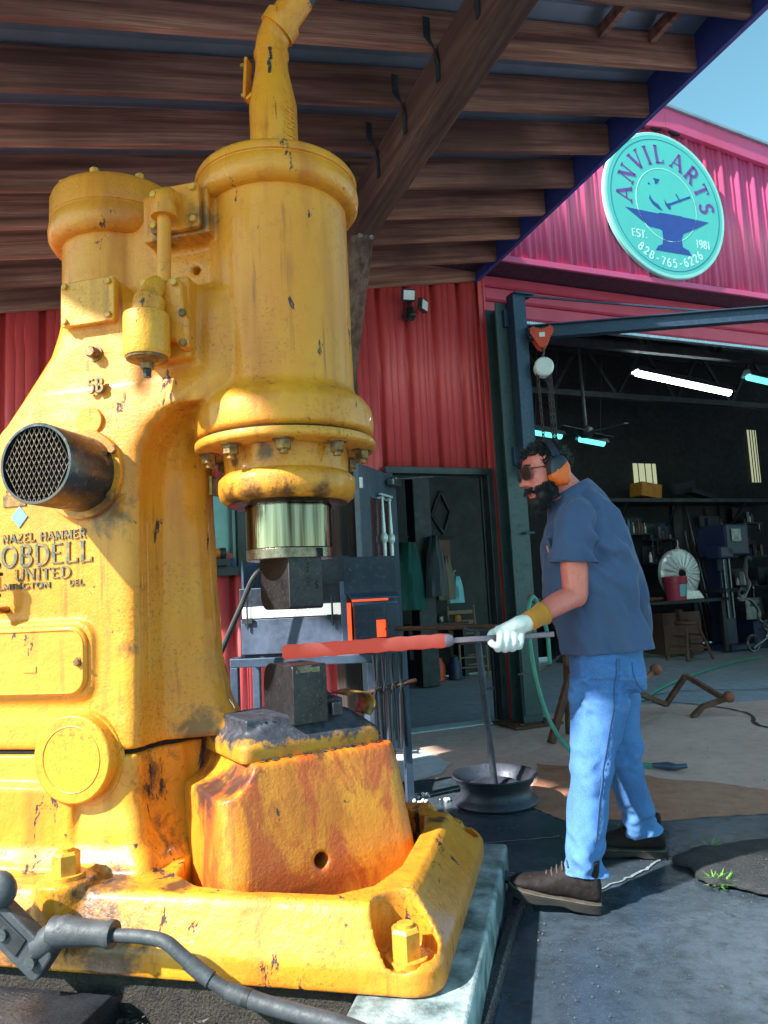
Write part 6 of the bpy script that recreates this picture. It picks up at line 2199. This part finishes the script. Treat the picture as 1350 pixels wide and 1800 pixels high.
def shirt_fn(p, n):
    k = .0
    back = max(0, min(1, (p.x - .80) / .15))
    low = max(0, min(1, (1.25 - p.z) / .35))
    k += .055 * (.25 + low) * fold(p, (.35, 0, -1), 13, 3.1, 3) * (.5 + back)
    k += .028 * fold(p, (.7, .2, -1), 11, 8.2, 3)
    arm = max(0, 1 - (Vector((.77, 2.86, 1.36)) - p).length / .2)
    k += .055 * arm * fold(p, (-.3, -.2, -1), 22, 5.5, 3)
    # pull lines from armpit
    pit = max(0, 1 - (Vector((.82, 2.80, 1.25)) - p).length / .16)
    k += .085 * pit * fold(p, (.8, 0, -.7), 20, 1.3, 3)
    if p.z < .93 and abs(n.z) < .7:
        k += .010 * (.93 - p.z) / .05 * math.sin(p.y * 26 + p.x * 14) * .6
    if .892 < p.z < .912 and abs(n.z) < .8:
        k += .0012
    return k
displace(shirt, shirt_fn)
cut_hem(shirt, (.85, CY, .892), (.06, 0, -1))
for sm_, pt in ((sl1, (.70, 2.80, 1.236)), (sl2, (.82, 3.19, 1.245))):
    so_ = cast('sleeve', sm_, 'shirt_blue', shirt, .0055, 3)
    displace(so_, shirt_fn)
    cut_hem(so_, pt, (-.06, 0, -1))
# collar rib, hems, pocket with its little orange tab
mb = MB()
ring = [ell_ring(.757, CY - .002, 1.537, .074, .083, 28, 2.2, tilt=.48)[i] for i in range(28)]
mb.tube(ring + [ring[0]], .0065, 8, caps=False)
mb.build('collar', 'shirt_blue', shirt)
pk = MB().box(tuple(L((.648, 2.885, 1.29))), (.012, .085, .10), rot=(0, R(-12), R(-25)))
po = pk.build('pocket', 'shirt_blue', shirt, smooth=0, bevel=.004)
MB().box(tuple(L((.630, 2.873, 1.295))), (.006, .022, .026), rot=(0, R(-12), R(-25))).build('pocket_tab', 'muff_orange', po, smooth=0)

# --- jeans
jn = MB()
jn.loft([ell_ring(.85, CY, .93, .13, .15, 32), ell_ring(.85, CY, .86, .138, .160, 32), ell_ring(.852, CY, .80, .142, .165, 32), ell_ring(.85, CY, .74, .13, .155, 32)])
KN, AN_ = (.735, 2.865, .475), (.655, 2.800, .15)
KF, AF = (.915, 3.105, .455), (1.005, 3.215, .14)
limb(jn, [(.815, 2.905, .84), (.785, 2.892, .70), (.750, 2.875, .55), KN, (.705, 2.845, .36), (.668, 2.81, .20), (.655, 2.800, .105)], [.108, .103, .089, .081, .077, .073, .078], 26, open_end=True)
limb(jn, [(.895, 3.07, .84), (.90, 3.08, .70), (.908, 3.095, .55), KF, (.945, 3.14, .34), (.99, 3.195, .20), (1.01, 3.22, .095)], [.10, .093, .083, .076, .070, .067, .071], 26, open_end=True)
jeans = cast('jeans', jn, 'denim', man, .0065, 4)


def jeans_fn(p, n):
    k = 0
    knee = max(0, 1 - abs(p.z - .46) / .14)
    k += .028 * knee * fold(p, (0, 1, .2), 16, 2.2, 3)
    ank = max(0, min(1, (.32 - p.z) / .15))
    k += .045 * ank * fold(p, (.5, 1, .25), 15, 6.1, 2)
    hipz = max(0, min(1, (p.z - .62) / .15))
    k += (.045 if p.z < .80 else .008) * hipz * fold(p, (1, .3, -.25), 18, 4.4, 3)
    k += .012 * fold(p, (.1, .1, 1), 13, 9.0, 3)
    return k
displace(jeans, jeans_fn)
cut_hem(jeans, (.655, 2.80, .122), (-.12, 0, -1), lambda c: c.x < .83 and c.z < .3, last=False)
cut_hem(jeans, (1.01, 3.22, .112), (.2, 0, -1), lambda c: c.x > .83 and c.z < .3)


def surf_line(o, pts, off=.001, toward=(0, -1, 0)):
    """project a polyline on to an object's mesh along a direction (all local)"""
    from mathutils.bvhtree import BVHTree
    bv = BVHTree.FromPolygons([v.co.copy() for v in o.data.vertices], [tuple(q.vertices) for q in o.data.polygons])
    d = -Vector(toward)
    out = []
    for p in bez([L(q) for q in pts], 10):
        h = bv.ray_cast(Vector(p) - d * .6, d)
        if h[0] is not None:
            out.append(h[0] + h[1] * off)
    return out
sm = surf_line(jeans, [(.84, 2.8, .87), (.81, 2.8, .72), (.775, 2.8, .58), (.745, 2.8, .46), (.715, 2.8, .34), (.69, 2.8, .24)], .0012)
MB().tube(sm, .0028, 6).build('side_seam', 'denim_seam', jeans)
sm2 = [p + Vector((.010, 0, 0)) for p in sm]
st_b = MB()
for a, b in list(zip(sm2[:-1], sm2[1:]))[::2]:
    st_b.tube([a - Vector((0, .0015, 0)), b - Vector((0, .0015, 0))], .0013, 4)
o = st_b.build('stitching', 'denim_seam', jeans)
o['kind'] = 'stuff'
pk_ = surf_line(jeans, [(.905, 2.8, .85), (.905, 2.8, .79), (.93, 2.8, .755), (.965, 2.8, .735)], .001, toward=(0, -1, 0))
if len(pk_) > 3:
    MB().tube(pk_, .0022, 6).build('pocket_seam', 'denim_seam', jeans)

# --- boots
def boot(heel, toe, lift, name):
    heel, toe = Vector(heel), Vector(toe)
    d = (toe - heel)
    ln = d.length
    d.normalize()
    sx = Vector((-d.y, d.x, 0)).normalized()
    up = d.cross(sx)
    if up.z < 0:
        up = -up
    def P(u, v, w):
        return L(heel + d * (u * ln) + sx * v + up * w)
    upper = MB()
    #       u     half width, top height, bottom
    SEC = [(-.03, .028, .09, .036), (.02, .038, .135, .030), (.12, .043, .165, .028), (.26, .044, .168, .028), (.38, .044, .142, .028), (.52, .047, .112, .028), (.68, .051, .092, .030), (.82, .051, .082, .033), (.93, .043, .070, .038), (1.0, .024, .055, .042)]
    rings = []
    for u, hw, tp, bt_ in SEC:
        rg = []
        for k in range(20):
            t = 2 * PI * k / 20
            c, s = math.cos(t), math.sin(t)
            h = (tp - bt_) / 2
            y = hw * math.copysign(abs(c) ** .85, c) * (1 if s < 0 else (1 - .28 * s))
            z = bt_ + h + h * math.copysign(abs(s) ** .75, s)
            rg.append(P(u, y, z))
        rings.append(rg)
    upper.loft(rings)
    upper.tube([P(.12, 0, .10), P(.13, 0, .17)], [.040, .038], 18)
    bt_o = cast(name, upper, 'leather_brown', man, .005, 4)
    displace(bt_o, lambda p, n: .004 * fold(p, tuple(sx), 26, 2.0, 2) * (1 if p.z > .04 else .2))
    sole = MB()
    for lo, hi, mat, grow, nm in ((.0, .028, 'boot_sole', .005, 'sole'), (.029, .034, 'boot_welt', .006, 'welt')):
        s_ = MB()
        out = []
        for side in (-1, 1):
            sec = SEC if side < 0 else list(reversed(SEC))
            for u, hw, tp, b in sec:
                out.append((u * 1.02 - .01, side * (hw + grow)))
        def zoff(u):
            return (.010 * max(0, math.sin(max(0, min(1, (u - .28) / .3)) * PI)) if hi <= .03 and lo == 0 else 0) , (.016 * max(0, (u - .7) / .3) ** 2)
        bot = [P(u, y, lo + zoff(u)[0] + zoff(u)[1]) for u, y in out]
        top = [P(u, y, hi + zoff(u)[1]) for u, y in out]
        s_.loft([bot, top])
        s_.build(nm, mat, bt_o, smooth=30, bevel=.002)
    lac = MB()
    for k in range(5):
        u = .36 + .055 * k
        tp = .150 - .0135 * k
        lac.tube([P(u, -.030, tp - .012), P(u + .01, -.012, tp + .004), P(u + .012, .012, tp + .004), P(u, .030, tp - .012)], .003, 6)
        lac.ball(tuple(P(u, -.033, tp - .016)), .0045, 6, 5)
    lac.build('laces', 'boot_welt', bt_o)
    return bt_o
boot((.685, 2.772, .0), (.385, 2.845, .045), 0, 'boot')
boot((1.105, 3.262, .0), (.815, 3.345, .0), 0, 'boot')

# --- gloves: left hand closed round the bar, right hand relaxed behind the body
bar_at = lambda x: BA + bd * ((x - BA.x) / bd.x)
def glove_left():
    g = MB()
    c = bar_at(.425)
    u = bd
    s = Vector((u.y, -u.x, 0)).normalized()            # towards the camera
    up = Vector((0, 0, 1))
    def Q(a, b, h):                                    # along the bar, towards camera, up
        return c + u * a + s * b + up * h
    for k, (a, ln, r) in enumerate(((-.040, .92, .0125), (-.014, 1.0, .0135), (.013, .97, .0132), (.038, .82, .0118))):
        q = [Q(a + .012, .012, .040), Q(a + .002, .034, .022), Q(a - .002, .038, -.004), Q(a - .002, .026, -.028 * ln), Q(a, .0, -.034 * ln), Q(a, -.018, -.026 * ln), Q(a, -.024, -.010)]
        limb(g, q, [r * 1.1, r * 1.15, r * 1.05, r, r, r * .92, r * .8], 12)
    # back of the hand and wrist
    w = Vector(WRL)
    k0 = Q(0, .012, .036)
    for a, b, r0, r1 in ((Q(-.036, .010, .034), w + Vector((-.006, .006, -.012)), .018, .026), (Q(-.010, .016, .038), w, .021, .029), (Q(.018, .014, .034), w + Vector((.006, -.004, .002)), .020, .028), (Q(.036, .006, .028), w + Vector((.01, .004, -.01)), .016, .024)):
        limb(g, [a, (a + b) / 2 + Vector((0, -.004, .004)), b], [r0, (r0 + r1) / 2 + .003, r1], 14)
    # palm behind the bar
    limb(g, [Q(-.030, -.022, .016), Q(.03, -.022, .018), w + Vector((0, .01, -.008))], [.018, .02, .024], 12)
    # thumb leaves the side of the palm and closes over the index finger
    limb(g, [Q(-.012, -.030, .030), Q(-.048, -.028, .022), Q(-.062, -.010, .0), Q(-.060, .016, -.014), Q(-.052, .030, -.022)], [.017, .0155, .0140, .0135, .011], 12)
    o = cast('glove', g, 'glove_white', man, .0042, 3)
    displace(o, lambda p, n: .0018 * fold(p, (.5, .2, 1), 60, 1.0, 2))
    d = (Vector(ELL) - w).normalized()
    cu = MB()
    prof = [(w - d * .012, .033), (w + d * .012, .0365), (w + d * .04, .037), (w + d * .062, .040), (w + d * .070, .044)]
    cu.tube([L(p) for p, r in prof], [r for p, r in prof], 26, caps=False)
    co = cu.build('cuff', 'glove_cuff', o, smooth=60)
    co.modifiers.new('solid', 'SOLIDIFY').thickness = .003
    # printed round mark on the back of the glove
    mk = MB()
    cc = Q(.022, .046, .006)
    pts = []
    for k in range(19):
        t = 2 * PI * k / 18
        pts.append(L(cc + u * (.013 * math.cos(t)) + up * (.013 * math.sin(t)) + s * .0))
    mk.tube(pts, .0012, 5, caps=False)
    mk.tube([L(cc + u * (.006 * math.cos(t)) + up * (.007 * math.sin(t))) for t in (.6, 1.4, 2.2, 3.0, 3.8, 4.6)], .0014, 5)
    mk.build('printed_mark', 'machine_blue', o)
    return o
glove_left()
g = MB()
w = Vector(WRR)
limb(g, [w, w + Vector((-.03, -.02, -.03)), w + Vector((-.06, -.03, -.06))], [.03, .038, .036], 14)
for k in range(4):
    a = w + Vector((-.06 - .004 * k, -.055 + .022 * k, -.065))
    limb(g, [a, a + Vector((-.03, 0, -.025)), a + Vector((-.04, .0, -.06)), a + Vector((-.025, .0, -.08))], [.0135, .013, .012, .010], 10)
limb(g, [w + Vector((-.03, -.045, -.03)), w + Vector((-.055, -.07, -.055)), w + Vector((-.075, -.07, -.085))], [.016, .015, .012], 10)
go = cast('glove', g, 'glove_white', man, .0045, 3)
MB().tube([L(w + (Vector(ELR) - w) * f) for f in (-.05, .1, .3, .4)], [.034, .037, .039, .043], 24, caps=False).build('cuff', 'glove_cuff', go, smooth=60)

# --- hair, beard, brows
def tufts(name, mat, cnt, sample, length, r0, seed, curl=.4, segs=3):
    rn_ = random.Random(seed)
    mb = MB()
    for i in range(cnt):
        p, d = sample(rn_)
        p, d = Vector(p), Vector(d).normalized()
        ln = length * rn_.uniform(.6, 1.25)
        jit = Vector((rn_.uniform(-1, 1), rn_.uniform(-1, 1), rn_.uniform(-1, 1))) * curl
        pts = [HM @ (p + d * ln * f + jit * ln * f * f) for f in [k / segs for k in range(segs + 1)]]
        mb.tube(pts, [r0 * (1 - .8 * (k / segs)) for k in range(segs + 1)], 4, caps=False)
    return mb.build(name, mat, man, smooth=60)
def scalp(rn_):
    while True:
        a, e = rn_.uniform(-PI, PI), math.asin(rn_.uniform(-.35, 1))
        x, y, z = math.cos(a) * math.cos(e), math.sin(a) * math.cos(e), math.sin(e)
        px, py, pz = -.012 + .098 * x, .078 * y, .03 + .087 * z
        front = px > .035 and pz < .072 + (px - .035) * -.25
        side = abs(py) > .05 and pz < .01 and px > -.03
        if front or side:
            continue
        return (px * 1.0, py, pz), (x + (.5 if pz > .08 else -.1), y, z * .6 + .15)
hcap = MB()
hb_(hcap, (-.018, 0, .036), .1, (.97, .79, .845), 26, 18)
hv = [(HM.inverted() @ Vector(v)) for v in hcap.v]
keep = [f for f in hcap.f if all(not (hv[i].x > .035 and hv[i].z < .066) and not (abs(hv[i].y) > .045 and hv[i].z < .0 and hv[i].x > -.02) and hv[i].z > -.05 for i in f)]
hcap.f = keep
hr = hcap.build('hair', 'hair_black', man, smooth=60)
tf = tufts('hair_curls', 'hair_black', 2600, scalp, .0125, .0026, 2, .9, 3)
tf.parent = hr
tf['kind'] = 'stuff'
def chin(rn_):
    a = rn_.uniform(-1.35, 1.35)
    h = rn_.uniform(0, 1)
    r = .058 + .008 * h
    z = -.128 + .085 * h
    x = .028 + r * math.cos(a) * (.92 if h < .8 else 1.0)
    y = .062 * math.sin(a) * (.62 + .5 * h)
    if h > .55 and abs(a) < .55:
        return chin(rn_)
    return (x - .012, y, z), (.35 * math.cos(a) + .1, .35 * math.sin(a), -1)
def cheek(rn_):
    s = rn_.choice((-1, 1))
    f = rn_.uniform(0, 1)
    x = -.005 + .06 * f
    z = rn_.uniform(-.10, -.01 - .045 * f)
    return (x, s * (.068 - .022 * f * f), z), (.25, s * .25, -1)
def lipline(rn_):
    s = rn_.uniform(-1, 1)
    return (.098 - .02 * s * s, s * .030, -.056 - .012 * abs(s)), (.35, .7 * s, -.7)
bmass = MB()
hb_(bmass, (.056, 0, -.114), .1, (.38, .40, .30), 20, 12)
for s_ in (-1, 1):
    hb_(bmass, (.040, s_ * .036, -.090), .1, (.40, .26, .36), 16, 10)
    hb_(bmass, (.012, s_ * .056, -.060), .1, (.26, .15, .42), 16, 10)
    hb_(bmass, (.086, s_ * .018, -.058), .1, (.13, .17, .075), 14, 8)
hb_(bmass, (.052, 0, -.138), .1, (.30, .32, .22), 16, 10)
be = cast('beard', bmass, 'hair_black', man, .005, 3)
for nm, cnt, fn, ln, r0, sd in (('beard_hairs', 1900, chin, .030, .0013, 5), ('beard_hairs', 1600, cheek, .017, .0011, 6), ('moustache_hairs', 420, lipline, .016, .0012, 7)):
    t_ = tufts(nm, 'hair_black', cnt, fn, ln, r0, sd, .35)
    t_.parent = be
    t_['kind'] = 'stuff'
for s in (-1, 1):
    mb = MB()
    mb.tube([HM @ Vector(p) for p in ((.096, s * .012, .030), (.092, s * .03, .036), (.078, s * .048, .032))], [.004, .005, .0025], 8)
    mb.build('eyebrow', 'hair_black', man)

# --- ear defenders and sunglasses
def muff(side):
    q = HM @ Matrix.Translation((-.006, side * .083, -.012)) @ Matrix.Rotation(R(-8), 4, 'Y')
    cup = MB()
    rings = []
    for hgt, k in ((0, .98), (.012, 1.0), (.028, .97), (.038, .86), (.043, .6)):
        rings.append([q @ Vector((.043 * k * math.copysign(abs(math.cos(t)) ** .75, math.cos(t)), side * hgt, .058 * k * math.copysign(abs(math.sin(t)) ** .75, math.sin(t)))) for t in [2 * PI * i / 32 for i in range(32)]])
    cup.loft(rings)
    o = cup.build('ear_cup', 'muff_black', ed, smooth=50)
    # orange lower shell
    P = [(-.046, -.036), (-.030, -.061), (.010, -.062), (.040, -.038), (.044, -.020), (.0, .004), (-.036, .034), (-.046, .014)]
    sh2 = MB()
    sh2.loft([[q @ Vector((x * k, side * h, z * k)) for x, z in P] for h, k in ((.008, 1.0), (.030, 1.0), (.041, .88), (.046, .62))])
    so = sh2.build('orange_shell', 'muff_orange', o, smooth=45, bevel=.003)
    mk = MB()
    for i in range(5):
        x = -.020 + .008 * i
        mk.tube([q @ Vector((x, side * .0435, -.014 + .004 * i * .5)), q @ Vector((x + .006, side * .0435, -.011 + .004 * i * .5))], .0012, 4)
    mk_o = mk.build('embossed_mark', 'white_paint', o)
    mk_o['kind'] = 'stuff'
    pad = MB()
    pad.loft([[q @ Vector((.036 * k * math.cos(t), side * h, .050 * k * math.sin(t))) for t in [2 * PI * i / 24 for i in range(24)]] for h, k in ((-.016, .8), (-.014, .95), (-.006, 1.0), (.0, .95))])
    pad.build('cushion', 'lamp_black', o, smooth=50)
ed = thing('ear_defenders', 'black and orange ear defenders worn by the man', 'ear defenders', (.78, 2.97, 0))
muff(1)
muff(-1)
mb = MB()
P = []
for i in range(25):
    a = R(-8 + 196 * i / 24)
    P.append(HM @ Vector((-.012 - .004 * math.sin(a), .098 * math.cos(a), .018 + .106 * math.sin(a))))
vv, ff = [], []
for i, p in enumerate(P):
    fw = (HM.to_3x3() @ Vector((1, 0, 0))) * .016
    out = (p - (HM @ Vector((-.012, 0, .02)))).normalized() * .004
    vv += [p - fw, p + fw, p + fw + out, p - fw + out]
ff = []
for i in range(24):
    for k in range(4):
        ff.append((4 * i + k, 4 * i + (k + 1) % 4, 4 * i + 4 + (k + 1) % 4, 4 * i + 4 + k))
mb.add(vv, ff)
mb.build('head_band', 'muff_black', ed, smooth=40)
for s in (-1, 1):
    MB().tube([HM @ Vector((.012, s * .100, .045)), HM @ Vector((.026, s * .106, -.005)), HM @ Vector((.030, s * .104, -.045))], .003, 6).build('wire_arm', 'lamp_black', ed)

sg_ = thing('sunglasses', 'dark green lensed sunglasses on the man\'s face', 'sunglasses', (.78, 2.97, 0))
for s in (-1, 1):
    cc = Vector((.098, s * .033, .006))
    nrm = Vector((1, s * .22, 0)).normalized()
    tx = Vector((-s * .22, 1, 0)).normalized()
    pts = []
    for i in range(24):
        t = 2 * PI * i / 24
        x, z = .029 * math.copysign(abs(math.cos(t)) ** .8, math.cos(t)), .025 * math.copysign(abs(math.sin(t)) ** .8, math.sin(t)) - (.002 if math.sin(t) < 0 else 0)
        pts.append(cc + tx * x + Vector((0, 0, z)))
    MB().loft([[HM @ (p - nrm * .001) for p in pts], [HM @ (p + nrm * .002) for p in pts]]).build('lens', 'lens_green', sg_, smooth=0)
    MB().tube([HM @ p for p in pts] + [HM @ pts[0]], .0024, 6, caps=False).build('rim', 'wood_brown', sg_)
    MB().tube([HM @ (cc + Vector((-.004, s * .026, .012))), HM @ Vector((.06, s * .074, .016)), HM @ Vector((.02, s * .082, .014))], .0026, 6).build('temple', 'wood_brown', sg_)
MB().tube([HM @ Vector((.101, -.010, .012)), HM @ Vector((.106, 0, .014)), HM @ Vector((.101, .010, .012))], .0028, 6).build('bridge', 'wood_brown', sg_)
